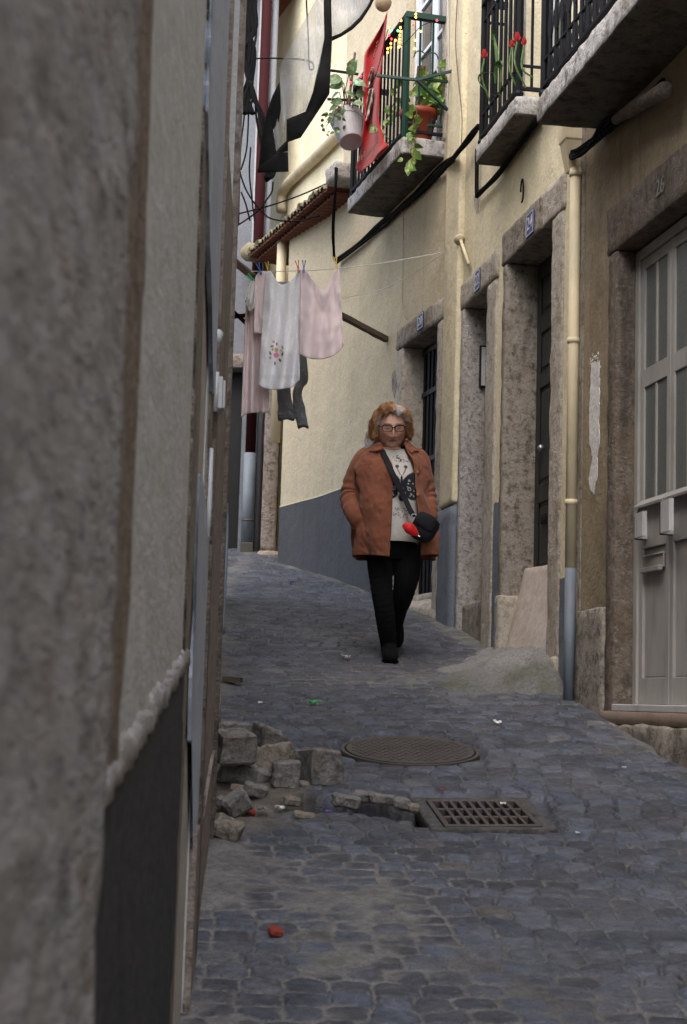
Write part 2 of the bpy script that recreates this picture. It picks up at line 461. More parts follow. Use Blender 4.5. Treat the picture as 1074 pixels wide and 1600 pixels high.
M['flag'] = cloth('red_banner_cloth', (.47, .012, .012), weave=300, var=.75)
M['flag_print'] = cloth('pale_banner_print', (.55, .42, .34), weave=300, var=.8)
M['black_fabric'] = cloth('black_tarpaulin', (.005, .005, .006), rough=.75, weave=200, sheen=.05)
M['towel_white'] = attr_cloth('white_terry', weave=260)
M['towel_pink'] = cloth('pink_terry', (.80, .67, .68), weave=260, var=.93, sheen=.3, bump=.1)
M['pink_dress'] = cloth('pale_pink_cotton', (.80, .66, .655), var=.92, sheen=.2, bump=.1)
M['denim'] = cloth('grey_denim', (.20, .21, .225), c2=(.33, .335, .345), weave=380)
M['ball_beige'] = cloth('beige_felt', (.42, .32, .20))
M['white_cloth'] = cloth('white_cloth', (.65, .63, .6))
M['coat'] = cloth('rust_brown_suede', (.215, .08, .046), c2=(.255, .10, .06), weave=500, var=.80, sheen=.12, bump=.2)
M['coat_in'] = cloth('coat_lining', (.09, .028, .016))
M['black_knit'] = cloth('black_trousers', (.005, .0045, .005), weave=350, sheen=.0)
M['black_suede'] = cloth('black_suede', (.0045, .0045, .005), weave=400, sheen=.0)
M['bag'] = cloth('black_nylon', (.008, .008, .011), rough=.6, weave=500, sheen=.03)
M['pouch'] = cloth('shiny_red_nylon', (.56, .010, .012), rough=.38, weave=500)
M['button'] = paint('amber_button', (.30, .10, .02), rough=.3)
M['frame_black'] = paint('black_acetate', (.008, .007, .007), rough=.25)
M['steel'] = paint('steel', (.45, .45, .46), rough=.35, metal=.8)
M['rust_steel'] = paint('worn_cast_iron', (.085, .075, .068), rough=.6, metal=.3, dirt=.5, bump=.4)
M['pit'] = paint('dark_pit', (.012, .011, .010), rough=.9)  # near-black floor below the grate
M['basalt'] = granite('split_basalt', (.20, .19, .178), (.09, .088, .086), (.31, .30, .285), rust=(.13, .105, .08), sc=1.3, bump=.7, soil=.3)
M['collar'] = granite('grate_collar_stone', (.085, .082, .08), (.04, .04, .042), (.14, .135, .13), bump=.7)
M['basalt_tan'] = granite('dusty_tan_stone', (.24, .21, .17), (.10, .085, .07), (.28, .26, .23), rust=(.16, .12, .085), sc=1.3, bump=.7, soil=.3)
M['brick_red'] = plaster('broken_brick', (.26, .05, .035), (.13, .03, .022), streak=.1, blotch=.5, bump=.6)
M['foil'] = paint('crumpled_foil', (.6, .6, .66), rough=.25, metal=.8, dirt=0)
M['litter_green'] = paint('green_wrapper', (.03, .50, .10), rough=.4, dirt=0)
M['litter_white'] = paint('white_paper', (.7, .7, .68), rough=.8, dirt=.1)
M['litter_purple'] = paint('purple_plastic', (.16, .10, .36), rough=.4, dirt=0)
M['ground_far'] = plaster('street_dust', (.09, .09, .092), (.05, .05, .052), bump=.6)
M['roof'] = plaster('roof_tiles', (.25, .10, .06), (.12, .05, .035), bump=.6)
M['earth'] = plaster('earth', (.14, .115, .09), (.08, .065, .05), bump=.8)
def glass_mat():
    t = NT('frosted_glass'); t.base(t.mix((.115, .13, .128), (.085, .098, .097), t.noise((60, 60, 60), .3, .7, 2)))
    t.set(Roughness=.28); t.b.inputs['Specular IOR Level'].default_value = .5
    t.bump((t.voro(70, .1, .5), .25, .002),)
    return t.m
M['glass'] = glass_mat()
def dark_glass():
    t = NT('dark_window_glass'); t.base((.03, .035, .042)); t.set(Roughness=.08); return t.m
M['dark_glass'] = dark_glass()
def clear_plastic():
    t = NT('clear_plastic_sheet')
    tr = t.n.new('ShaderNodeBsdfTransparent'); tr.inputs[0].default_value = (.86, .87, .88, 1)
    mx = t.n.new('ShaderNodeMixShader'); t.base((.55, .57, .60)); t.set(Roughness=.22)
    t.l.new(t.noise((9, 9, 1.5), .35, .75, 4), mx.inputs[0])
    m2 = t.n.new('ShaderNodeMath'); m2.operation = 'MULTIPLY_ADD'
    lk = mx.inputs[0].links[0].from_socket
    t.l.new(lk, m2.inputs[0]); m2.inputs[1].default_value = .34; m2.inputs[2].default_value = .15
    t.l.new(m2.outputs[0], mx.inputs[0])
    t.l.new(tr.outputs[0], mx.inputs[1]); t.l.new(t.b.outputs[0], mx.inputs[2]); t.l.new(mx.outputs[0], t.out.inputs['Surface'])
    t.bump((t.noise((6, 6, 2), .2, .8, 3), .6, .03),)
    return t.m
M['plastic'] = clear_plastic()
def lens():
    t = NT('spectacle_lens'); tr = t.n.new('ShaderNodeBsdfTransparent'); tr.inputs[0].default_value = (.93, .92, .9, 1)
    mx = t.n.new('ShaderNodeMixShader'); mx.inputs[0].default_value = .05; t.base((.2, .2, .22)); t.set(Roughness=.05)
    t.l.new(tr.outputs[0], mx.inputs[1]); t.l.new(t.b.outputs[0], mx.inputs[2]); t.l.new(mx.outputs[0], t.out.inputs['Surface'])
    return t.m
M['lens'] = lens()
def ground_mat():
    t = NT('cobbles')
    a = t.attr()
    col = t.mix(a, (0, 0, 0), t.mul(t.noise(130, .4, .75, 3), .45))
    col = t.mix(col, (.17, .17, .172), t.mul(t.noise((26, 26, 26), .52, .78, 6, .75), .5))
    t.base(col); t.l.new(t.ramp(t.noise((7, 7, 7), .3, .75, 5), 0, 1, .46, .85), t.b.inputs['Roughness']); t.b.inputs['Specular IOR Level'].default_value = .45
    t.bump((t.noise(38, .2, .8, 4), .55, .008), (t.noise(150, .2, .8, 3), .5, .003))
    return t.m
M['cobbles'] = ground_mat()
def skin():
    t = NT('skin'); a = t.attr(); t.base(t.mix(a, (.35, .12, .07), t.mul(t.noise(60, .4, .7, 3), .18)))
    t.set(Roughness=.5); t.b.inputs['Subsurface Weight'].default_value = .12; t.b.inputs['Subsurface Radius'].default_value = (.01, .004, .002)
    t.b.inputs['Subsurface Scale'].default_value = .5
    t.bump((t.noise(120, .2, .8, 3), .12, .002),)
    return t.m
M['skin'] = skin()
def hair():
    t = NT('hair'); a = t.attr(); t.base(a); t.set(Roughness=.5); t.b.inputs['Specular IOR Level'].default_value = .5
    t.bump((t.noise((150, 150, 20), .2, .8, 3), .6, .004),)
    return t.m
M['hair'] = hair()
def moss_ramp():
    t = NT('mossy_concrete'); a = t.attr()
    t.base(t.mix(a, (0, 0, 0), t.mul(t.noise(60, .4, .7, 4), .4))); t.set(Roughness=.92)
    t.bump((t.noise(12, .2, .8, 5), .5, .02), (t.noise(70, .2, .8, 3), .6, .005))
    return t.m
M['ramp'] = moss_ramp()
M['print'] = attr_cloth('printed_knit', weave=300)
# ------------------------------------------------------------ plan of the alley
XLP = [(-12.0, .42), (1.0, -.213), (4.08, -.361), (5.65, -.437), (7.8, -.582), (11.2, -.842), (13.0, -.985)]
def XL(Y):
    return np.interp(Y, [p[0] for p in XLP], [p[1] for p in XLP])
FA = Fr((1.3738, 8.1), -.172)
FB = Fr((.7463, 11.748), -.26)
FC = Fr((.3379, 13.319), -.33)
_s = FC.hit(500, 772)[0]; _p = FC.w(_s, 0)
FD = Fr((_p.x, _p.y), -.44)
S_FB0 = (Vector((FC.P.x, FC.P.y, 0))-FB.P).dot(FB.u)       # where B meets C
S_AB = (FB.P-FA.P).dot(FA.u)                               # where A meets B
S_CD = _s
S_YL = FC.hit(526, 600)[0]                                 # yellow house / low house
S_END = FD.hit(438, 800)[0]
END = FD.w(S_END, 0)
_xr = [(-12.0, FA.P.x-.172*(-12-8.1)), (FB.P.y, FB.P.x), (FC.P.y, FC.P.x), (FD.P.y, FD.P.x), (END.y, END.x), (18.5, END.x+.25)]
def XR(Y):
    return np.interp(Y, [p[0] for p in _xr], [p[1] for p in _xr])
print('plan', S_AB, S_FB0, S_CD, S_YL, S_END, END)

# ------------------------------------------------------------ cobbled street
def undul(X, Y):
    return .0245*fbm(X*.55, Y*.55, 70)*sstep(3.5, 5, Y)
def cobble_field(X, Y):
    """height above the street plane, colour"""
    sx, sy = .114, .094
    ca, sa = math.cos(.10), math.sin(.10)
    U = (X*ca+Y*sa) + .03*vnoise(X*1.1, Y*1.1, 3)
    W = (-X*sa+Y*ca) + .05*np.sin(X*1.7+.4) + .035*vnoise(X*.9, Y*.9, 5)
    gy = np.floor(W/sy).astype(np.int64)
    f1 = np.full(X.shape, 9.); f2 = np.full(X.shape, 9.)
    idr = np.zeros(X.shape); cxx = np.zeros(X.shape); cyy = np.zeros(X.shape); id2 = np.zeros(X.shape); id3 = np.zeros(X.shape)
    for dj in (-1, 0, 1):
        j = gy+dj
        off = _h(j, j*0+3, j*0+1)*.8+.5*(j % 2)
        gx = np.floor(U/sx-off).astype(np.int64)
        for di in (-1, 0, 1):
            i = gx+di
            jx = _h(i, j, i*0+1)-.5; jy = _h(i, j, i*0+2)-.5
            px = (i+off+.5+jx*.42)*sx; py = (j+.5+jy*.36)*sy
            dx, dy = np.abs(U-px), np.abs(W-py)*1.12
            d = (dx**2.7+dy**2.7)**(1/2.7)
            new = d < f1
            f2 = np.where(new, f1, np.minimum(f2, d))
            idr = np.where(new, _h(i, j, i*0+4), idr); id2 = np.where(new, _h(i, j, i*0+5), id2); id3 = np.where(new, _h(i, j, i*0+6), id3)
            cxx = np.where(new, U-px, cxx); cyy = np.where(new, W-py, cyy)
            f1 = np.where(new, d, f1)
    e = f2-f1
    rag = .006*vnoise(X*40, Y*40, 1)+.004*vnoise(X*90, Y*90, 2)
    prof = sstep(.001, .020, e+rag)
    top = .0120 + (idr-.5)*.006 + cxx*(id2-.5)*.10 + cyy*(id3-.5)*.13 + .0025*fbm(X*28, Y*28, 4)
    h = prof*top
    # dust and sand lying in the joints and drifting over the stones
    sandlev = .0018+.0060*fbm(X*1.9, Y*1.9, 9)+.0015*vnoise(X*25, Y*25, 6)
    near = 1.6*np.exp(-((X+.08)/.40)**2)*sstep(5.75, 5.35, Y)*sstep(3.6, 4.2, Y)
    sandlev = sandlev+.0075*near*(.8+.9*fbm(X*4, Y*4, 2))
    sandlev = sandlev+.007*np.exp(-((X-.15+.55*(Y-5.0))/.2)**2)*sstep(5.4, 4.2, Y)
    edgeL = X-XL(Y); edgeR = XR(Y)-X
    sandlev = sandlev+.020*np.exp(-(edgeL/.11)**2)*(.6+.6*vnoise(X*3, Y*3, 8))+.022*np.exp(-(edgeR/.12)**2)*(.6+.7*vnoise(X*4, Y*2, 8))
    pale = np.exp(-((Y-9.3-.25*X)/.45)**2)*sstep(-.9, .5, X)
    sandlev = sandlev+.010*pale*(.8+.6*fbm(X*4, Y*4, 12))
    m = sstep(-.003, .003, sandlev-h)
    stone_rand = .60+.70*idr
    br = .070*stone_rand
    tint = (id2-.5)
    cs = np.stack([br*(.96+.16*tint), br*(1.06+.05*tint), br*(1.36-.14*tint)], -1)
    tan = (id3 > .985)[..., None]
    cs = np.where(tan, cs*np.array([1.6, 1.4, 1.1]), cs)
    cs = cs*(1+.40*fbm(X*13, Y*13, 31)+.30*vnoise(X*55, Y*55, 32))[..., None]
    wornm = np.clip(sstep(.0, .6, fbm(X*1.4, Y*1.4, 40)+.35*fbm(X*11, Y*11, 43))*.45+pale*.62*(.75+.5*fbm(X*8, Y*8, 44)), 0, .9)
    cs = cs*(1-wornm[..., None])+np.array([.15, .155, .168])*wornm[..., None]*(.7+.5*idr[..., None])
    cd = np.stack([.158+0*X, .154+0*X, .148+0*X], -1)*(1+.40*fbm(X*9, Y*9, 21)+.25*vnoise(X*60, Y*60, 22))[..., None]
    damp = (.62+.38*sstep(-.25, .35, fbm(X*1.1, Y*1.1, 51)+.5*near+.9*pale))[..., None]
    c = cs*(1-m[..., None])+cd*damp*m[..., None]
    joint_shade = (1-prof)*sstep(.25, -.2, fbm(X*2, Y*2, 77))
    c = c*(1-.75*joint_shade[..., None]*(1-m[..., None]))  # open joints darkened, their shade painted into the colour
    h = np.maximum(h, sandlev)*1.0
    moss = np.exp(-((edgeR-.06)/.09)**2)*sstep(0, .5, fbm(X*5, Y*5, 61))
    moss = np.clip(moss+.5*np.exp(-((X-.15)/.25)**2-((Y-4.45)/.06)**2)*sstep(0, .4, fbm(X*9, Y*9, 3)), 0, 1)
    c = c*(1-.6*moss[..., None])+np.array([.045, .055, .022])*.6*moss[..., None]
    h = h+undul(X, Y)
    return h, c
GR_C = on_ground(754, 1277)        # centre of the drain grate
MAN_C = on_ground(641, 1175)
def build_street():
    ys = [3.2]
    while ys[-1] < 18.2:
        y = ys[-1]; ys.append(y+np.interp(y, [3.2, 6, 10, 18], [.0060, .0075, .0125, .03]))
    ys = np.array(ys); NX = 400
    u = np.linspace(0, 1, NX)
    Y = np.repeat(ys[:, None], NX, 1)
    xl = np.interp(ys, [p[0] for p in XLP], [p[1] for p in XLP]); xl = np.where(ys > 13, -.92-.5*(ys-13)-.0, xl)
    xl = np.where(ys > 13, np.maximum(xl, -2.6), xl)
    xr = XR(ys)
    X = (xl-.10)[:, None]+u[None, :]*((xr+.12)-(xl-.10))[:, None]
    h, c = cobble_field(X, Y)
    # flatten and sink under the cast iron
    dm = np.hypot(X-MAN_C.x, Y-MAN_C.y); k = sstep(.36, .31, dm); h = h*(1-k)+(undul(X*0+MAN_C.x, Y*0+MAN_C.y)-.03)*k
    gx, gy = X-GR_C.x, Y-GR_C.y
    rim = np.maximum(np.abs(gx-.0)/.27, np.abs(gy)/.29); k = sstep(1.03, .97, rim); h = h*(1-k)+k*(undul(X*0+GR_C.x, Y*0+GR_C.y)-.008)
    pit = np.maximum(np.abs(gx)/.20, np.abs(gy)/.21); k = sstep(1.02, .98, pit); h = h-.12*k
    c = c*(1-.9*k[..., None])
    # the trench where stones have been pulled out
    a = on_ground(455, 1262); b = on_ground(655, 1275)
    t = np.clip(((X-a.x)*(b.x-a.x)+(Y-a.y)*(b.y-a.y))/((b.x-a.x)**2+(b.y-a.y)**2), 0, 1)
    ddx, ddy = X-(a.x+t*(b.x-a.x)), Y-(a.y+t*(b.y-a.y))
    wv = .13+.045*vnoise(X*7, Y*7, 90)
    dist = np.hypot(ddx, ddy*1.0)+.02*vnoise(X*18, Y*18, 91)
    k = sstep(wv+.012, wv-.012, dist)
    h = h*(1-k)+k*(undul(X, Y)-.20+.03*fbm(X*11, Y*11, 92)); dirt = np.array([.022, .018, .015])  # bare earth, coloured near black to paint in the shade of the hole
    c = c*(1-k[..., None])+dirt*k[..., None]*(.8+.5*fbm(X*20, Y*20, 3)[..., None])
    # churned earth round the heap of setts by the left wall
    e = on_ground(380, 1250); q = np.hypot((X-e.x)/.27, (Y-e.y)/.55); k = sstep(1.15, .6, q+.25*fbm(X*6, Y*6, 95))
    h = h*(1-k)+k*(undul(X, Y)+.012+.022*fbm(X*9, Y*9, 93)); c = c*(1-k[..., None])+np.array([.13, .112, .09])*k[..., None]*(.9+.5*fbm(X*14, Y*14, 97)[..., None])
    c = np.clip(c, .006, 1)
    Z = G(Y)+h
    V = np.stack([X, Y, Z], -1).reshape(-1, 3)
    me = np_mesh('street', V, grid_faces(len(ys), NX), c.reshape(-1, 3))
    o = put_mesh('street', me, M['cobbles'], None, Vector((0, 0, 0)), smooth=True); o['kind'] = 'structure'
    return o
street = build_street()
street['label'] = 'steep cobbled alley of dark worn setts with dusty joints'
def gz(X, Y):
    """height of the street surface near a point, for resting things on it"""
    return G(Y)+.012
bm = bmesh.new()
vs = [bm.verts.new(p) for p in ((-40, -30, G(-30)-.15), (40, -30, G(-30)-.15), (40, 60, G(60)-.15), (-40, 60, G(60)-.15))]
bm.faces.new(vs)
o = put('ground', bm, M['earth'], None, (0, 0, 0)); o['kind'] = 'structure'
bm = bmesh.new()     # the street goes on downhill behind the viewpoint
vs = [bm.verts.new(p) for p in ((-.4, -12, G(-12)+.005), (4.9, -12, G(-12)+.005), (2.6, 3.25, G(3.25)+.004), (-.45, 3.25, G(3.25)+.004))]
bm.faces.new(vs)
o = put('road', bm, M['ground_far'], None, (0, 0, 0)); o['kind'] = 'structure'

# ------------------------------------------------------------ the house on the left
LH = thing('grey_house', 'close rough grey plastered house with granite blocks on the left of the alley', 'house', (-.4, 3.0, G(3.0)))
def seg_frames():
    out = []
    for (y0, x0), (y1, x1) in zip(XLP, XLP[1:]):
        out.append((y0, y1, Fr((x0, y0), (x1-x0)/(y1-y0), side=-1)))
    return out
LSEG = seg_frames()
def lf(Y):
    for y0, y1, f in LSEG:
        if y0 <= Y <= y1: return f, (Y-y0)*math.hypot(1, (f.u.x/f.u.y))
    return LSEG[-1][2], 0
def LP(Y, z, d=0.0):
    f, s = lf(Y); return f.w(s, z, d)
LTOP = 4.3; LTOP_FAR = 5.95
def lwall(bm, y0, y1, z0, z1, d0, d1):
    """a block along the left wall between two distances"""
    cuts = sorted({y0, y1, *[p[0] for p in XLP if y0 < p[0] < y1]})
    for a, b in zip(cuts, cuts[1:]):
        fa, sa = lf(a+1e-5); _, sb = lf(b-1e-5)
        box8(bm, [fa.w(sa, z0(a) if callable(z0) else z0, d0), fa.w(sb, z0(b) if callable(z0) else z0, d0), fa.w(sb, z0(b) if callable(z0) else z0, d1), fa.w(sa, z0(a) if callable(z0) else z0, d1),
                  fa.w(sa, z1, d0), fa.w(sb, z1, d0), fa.w(sb, z1, d1), fa.w(sa, z1, d1)])
def lpatch(name, pts, d0, d1, mat, amp=.006, step=.03, seed=1, parent=LH):
    """pts (Y,z) outline on the left wall, ragged edge"""
    P = ragged(pts, amp, step, seed); bm = bmesh.new()
    A = [bm.verts.new(LP(y, z, d1)) for y, z in P]; B = [bm.verts.new(LP(y, z, d0)) for y, z in P]
    bm.faces.new(A)
    for i in range(len(P)): bm.faces.new((A[i], A[(i+1) % len(P)], B[(i+1) % len(P)], B[i]))
    bmesh.ops.triangulate(bm, faces=bm.faces); fix(bm)
    return put(name, bm, mat, parent)
bm = bmesh.new(); lwall(bm, -12, 1.52, lambda y: G(y)-.3, LTOP, -.5, 0)
put('wall', roughen(bm, .4, .004, 2), M['left_plaster'], LH)
bm = bmesh.new(); fbox(bm, LSEG[1][2], .55, 2.40, G(1.2)-.4, LTOP, -.5, 0); put('wall', fix(bm), M['left_plaster'], LH)
# rough granite quoin beside the viewpoint
z = -1.52; k = 0
hs = [.86, 1.75, .8, .9, .8, .74, .9, .8]
for hgt in hs:
    bm = bmesh.new(); f, s1 = lf(1.53 if k % 2 else 1.515)
    fbox(bm, f, s1-.9, s1-.0, z+.004, z+hgt-.004, -.1, .022)
    put('corner_stone', roughen(bm, .022, .006, 14, seed=k, bev=.012), M['left_granite'], LH, smooth=True)
    z += hgt; k += 1
# wall beyond, with a window opening
f2, a0 = LSEG[2][2], 0
for (y0, y1, f) in LSEG[2:]:
    L = (y1-y0)*math.hypot(1, f.u.x/f.u.y); bm = bmesh.new(); hl = []
    if y0 == 4.08:
        hl = [(lf(4.5)[1], lf(5.6)[1], 1.70, 3.3)]
    wall_grid(bm, f, 0, L, G(y0)-.4, LTOP if y0 < 7 else LTOP_FAR, hl, .5)
    put('wall', bm, M['far_left_plaster'] if y0 > 5 else M['left_plaster'], LH)
bm = bmesh.new(); fbox(bm, LSEG[1][2], lf(3.36)[1], lf(4.08-1e-4)[1], G(3)-.4, LTOP, -.5, -.004); put('wall', fix(bm), M['far_left_plaster'], LH)
# edges where the render has broken away
lpatch('joint', [(1.55, -.095), (1.86, -.090), (1.83, -.03), (1.90, .1), (1.85, .3), (1.90, .5), (1.84, .8), (1.90, 1.9), (1.55, 1.9)], 0, .006, M['joint'], .010, .03, 2)
lpatch('plaster_edge', [(3.22, 2.9), (3.42, 2.9), (3.46, 1.12), (3.55, .7), (3.56, .35), (3.46, .1), (3.42, -1.0), (3.30, -1.0), (3.33, .08), (3.28, .5), (3.22, 1.1)], 0, .006, M['brown_edge'], .012, .04, 3)
lpatch('paint_band', [(3.24, LTOP-.1), (4.10, LTOP-.1), (4.22, 2.4), (4.26, 1.35), (4.30, .82), (4.16, .80), (3.95, .93), (3.55, 1.05), (3.36, 1.15), (3.22, 1.22)], 0, .012, M['paint_grey'], .008, .05, 4)
lpatch('paint_band', [(3.62, .50), (3.78, .52), (4.42, .45), (4.48, .2), (4.44, -.50), (4.14, -.46), (4.10, -.12), (3.72, -.10), (3.66, .05), (3.74, .2)], 0, .008, M['paint_grey'], .008, .05, 5)
lpatch('stone_strip', [(4.25, LTOP-.2), (4.48, LTOP-.2), (4.46, -1.05), (4.10, -1.05), (4.16, .6)], 0, .006, M['jamb_granite'], .006, .05, 6)
# dark stone dado with a broken mortar top
bm = bmesh.new()
for a, b, za, zb in ((1.68, 2.5, -.118, -.03), (2.5, 3.36, -.03, .062)):
    f, sa = lf(a+1e-5); _, sb = lf(b-1e-5)
    box8(bm, [f.w(sa, G(a)-.2, -.05), f.w(sb, G(b)-.2, -.05), f.w(sb, G(b)-.2, .006), f.w(sa, G(a)-.2, .006), f.w(sa, za, -.05), f.w(sb, zb, -.05), f.w(sb, zb, .006), f.w(sa, za, .006)])
put('dado', roughen(bm, .06, .0012, 30), M['dark_granite'], LH)
bm = bmesh.new(); y = 1.66; r = random.Random(5)
while y < 3.36:
    w = r.uniform(.05, .14); z = -.116+.107*(y-1.68)+r.uniform(-.002, .006)
    f, s = lf(y); q = bmesh.new(); hh = r.uniform(.032, .046)
    fbox(q, f, s, s+w*1.08, z-.006, z+hh, -.02, r.uniform(.009, .011)); roughen(q, .02, .0035, 30, seed=y, bev=.008)
    me = bpy.data.meshes.new('t'); q.to_mesh(me); q.free(); bm.from_mesh(me); bpy.data.meshes.remove(me); y += w
put('mortar_edge', bm, M['mortar'], LH, smooth=True)
# granite jambs of the opening
for a, b, d in ((4.40, 4.50, .010), (5.60, 5.85, .016)):
    bm = bmesh.new(); lwall(bm, a, b, G(a)-.2, 3.3, -.12, d+.006); put('door_jamb', fix(bm), M['jamb_granite'], LH, smooth=True)
lpatch('stone_strip', [(4.50, 1.69), (5.62, 1.69), (5.62, -.9), (4.50, -.98)], 0, .008, M['jamb_granite'], .004, .05, 8)
bm = bmesh.new(); f, sa = lf(4.5); _, sb = lf(5.6); fbox(bm, f, sa, sb, 1.70, 3.3, -.30, -.26); put('shutter', fix(bm), M['wood'], LH)
# beige skirting at the foot of the wall
bm = bmesh.new(); lwall(bm, 4.55, 7.5, lambda y: G(y)-.2, -.25, -.02, .004); 
bm.free()
lpatch('skirting', [(4.05, -1.0), (4.12, -.35), (4.6, -.33), (5.3, -.20), (6.6, -.12), (7.75, .05), (7.75, -.45), (6.0, -.65)], 0, .018, M['jamb_granite'], .006, .05, 9)
# little fittings on the wall
mb = thing('meter_box', 'small white plastic box on the left wall at head height', 'utility box', LP(4.4, .80))
bm = bmesh.new(); f, s = lf(4.36); fbox(bm, f, s, s+.10, .795, .885, .0, .030); put('housing', bevel(bm, .004), M['white_plastic'], mb)
bm = bmesh.new(); fbox(bm, f, s+.02, s+.085, .80, .878, .0305, .036); put('cover', bevel(bm, .002), M['white_plastic'], mb)
bm = bmesh.new(); tube(bm, [f.w(s-.03, .78, .012), f.w(s-.03, .89, .012)], .008, 8); put('conduit', fix(bm), M['white_plastic'], mb, smooth=True)
bm = bmesh.new(); f, s = lf(4.30); ball(bm, f.w(s, .985, .012), .014, 1, 1, 1.5)
tag(put('cable_clip', roughen(bm, .01, .003, 60), M['white_plastic'], None), 'small lump of white filler above the meter box', 'fitting')
bm = bmesh.new(); f, s = lf(4.20); tube(bm, [f.w(s, .42, .012), f.w(s+.01, .5, .010), f.w(s+.02, .66, .010)], [.004, .008, .006], 8)
tag(put('conduit', fix(bm), M['white_plastic'], None, smooth=True), 'thin white conduit end below the meter box', 'conduit')
bm = bmesh.new(); f, s = lf(8.1); tube(bm, spline([f.w(s, .32, .012), f.w(s, .6, .012), f.w(s+.1, .86, .012), f.w(s+.12, 1.0, .004)]), .012, 8)
tag(put('conduit', fix(bm), M['pipe_blue'], None, smooth=True), 'blue grey conduit low on the far end of the left wall', 'conduit')
# roof over the left house
bm = bmesh.new()
for lt, yy in ((LTOP, (-12, 1, 4.08, 7.8)), (LTOP_FAR, (7.8, 11.2, 13))):
  ring = [(y, float(XL(y))) for y in yy]
  A = [bm.verts.new((x+.06, y, lt+.08)) for y, x in ring]; B = [bm.verts.new((-6, y, lt+1.0)) for y, x in ring]
  A2 = [bm.verts.new((x+.06, y, lt+.01)) for y, x in ring]
  for i in range(len(ring)-1):
    bm.faces.new((A[i], A[i+1], B[i+1], B[i])); bm.faces.new((A2[i], A2[i+1], A[i+1], A[i]))
    bm.faces.new((A2[i], A2[i+1], B[i+1], B[i]))
put('roof', fix(bm), M['roof'], LH)
bm = bmesh.new(); wbox(bm, -6, -1.03, 12.5, 12.98, G(12)-.5, LTOP_FAR); put('wall', fix(bm), M['far_left_plaster'], LH)
bm = bmesh.new(); wbox(bm, -6, -.62, 7.82, 8.1, G(7)-.5, LTOP_FAR); put('wall', fix(bm), M['far_left_plaster'], LH)
# ------------------------------------------------------------ brown house with the aluminium door (nearest on the right)
S_A0 = FA.hit(905, 600)[0]          # joint between brown and yellow house
RTOP = 6.6
BH = thing('brown_house', 'ochre brown rendered house with grey aluminium door on the right', 'house', FA.w(-.6, G(7.4), 0))
sj0 = FA.hit(953, 600)[0]; sj1 = FA.hit(966, 600)[0]
SG0 = sj1-1.335                      # far (near-camera) side of the garage opening
zl0 = 2.36; zl1 = 2.61
bm = wall_grid(bmesh.new(), FA, -19, S_A0, -6.0, RTOP, [(SG0-.12, sj0, -1.3, zl1), (-1.45, -.35, 3.28, 5.4)], .5)
put('wall', bm, M['brown_wall'], BH)
bm = bmesh.new(); fbox(bm, FA, sj1, sj0, G(8)-.3, zl0-.003, -.16, .012); put('door_jamb', roughen(bm, .04, .005, 10, 1, .008), M['brown_stone'], BH, smooth=True)
bm = bmesh.new(); fbox(bm, FA, SG0-.12, SG0, G(6)-.4, zl0-.003, -.16, .012); put('door_jamb', roughen(bm, .05, .005, 10, 2, .008), M['brown_stone'], BH, smooth=True)
bm = bmesh.new(); fbox(bm, FA, SG0-.12, sj0+.02, zl0, zl1, -.16, .018); put('lintel', roughen(bm, .045, .005, 8, 3, .008), M['brown_stone'], BH, smooth=True)
bm = bmesh.new(); fbox(bm, FA, sj0+.012, S_A0-.07, G(8.4)-.3, .52, -.02, .024); put('base_block', roughen(bm, .04, .005, 9, 4, .008), M['stone_dark'], BH, smooth=True)
bm = bmesh.new(); fbox(bm, FA, S_A0-.075, S_A0-.005, G(8.4)-.3, RTOP, -.02, .008); put('corner_strip', roughen(bm, .1, .004, 7, 5), M['stone_dark'], BH)
# threshold and step
bm = bmesh.new(); fbox(bm, FA, SG0-.05, sj0+.03, -.068, -.008, -.16, .03); put('threshold', roughen(bm, .06, .0015, 12, 6, .002), M['wood_pink'], BH, smooth=True)
bm = bmesh.new(); fbox(bm, FA, SG0-.1, sj0+.02, -.7, -.071, -.2, .05)
roughen(bm, .035, .016, 7, 7, .01); put('step', bm, M['stone_dark'], BH, smooth=True)
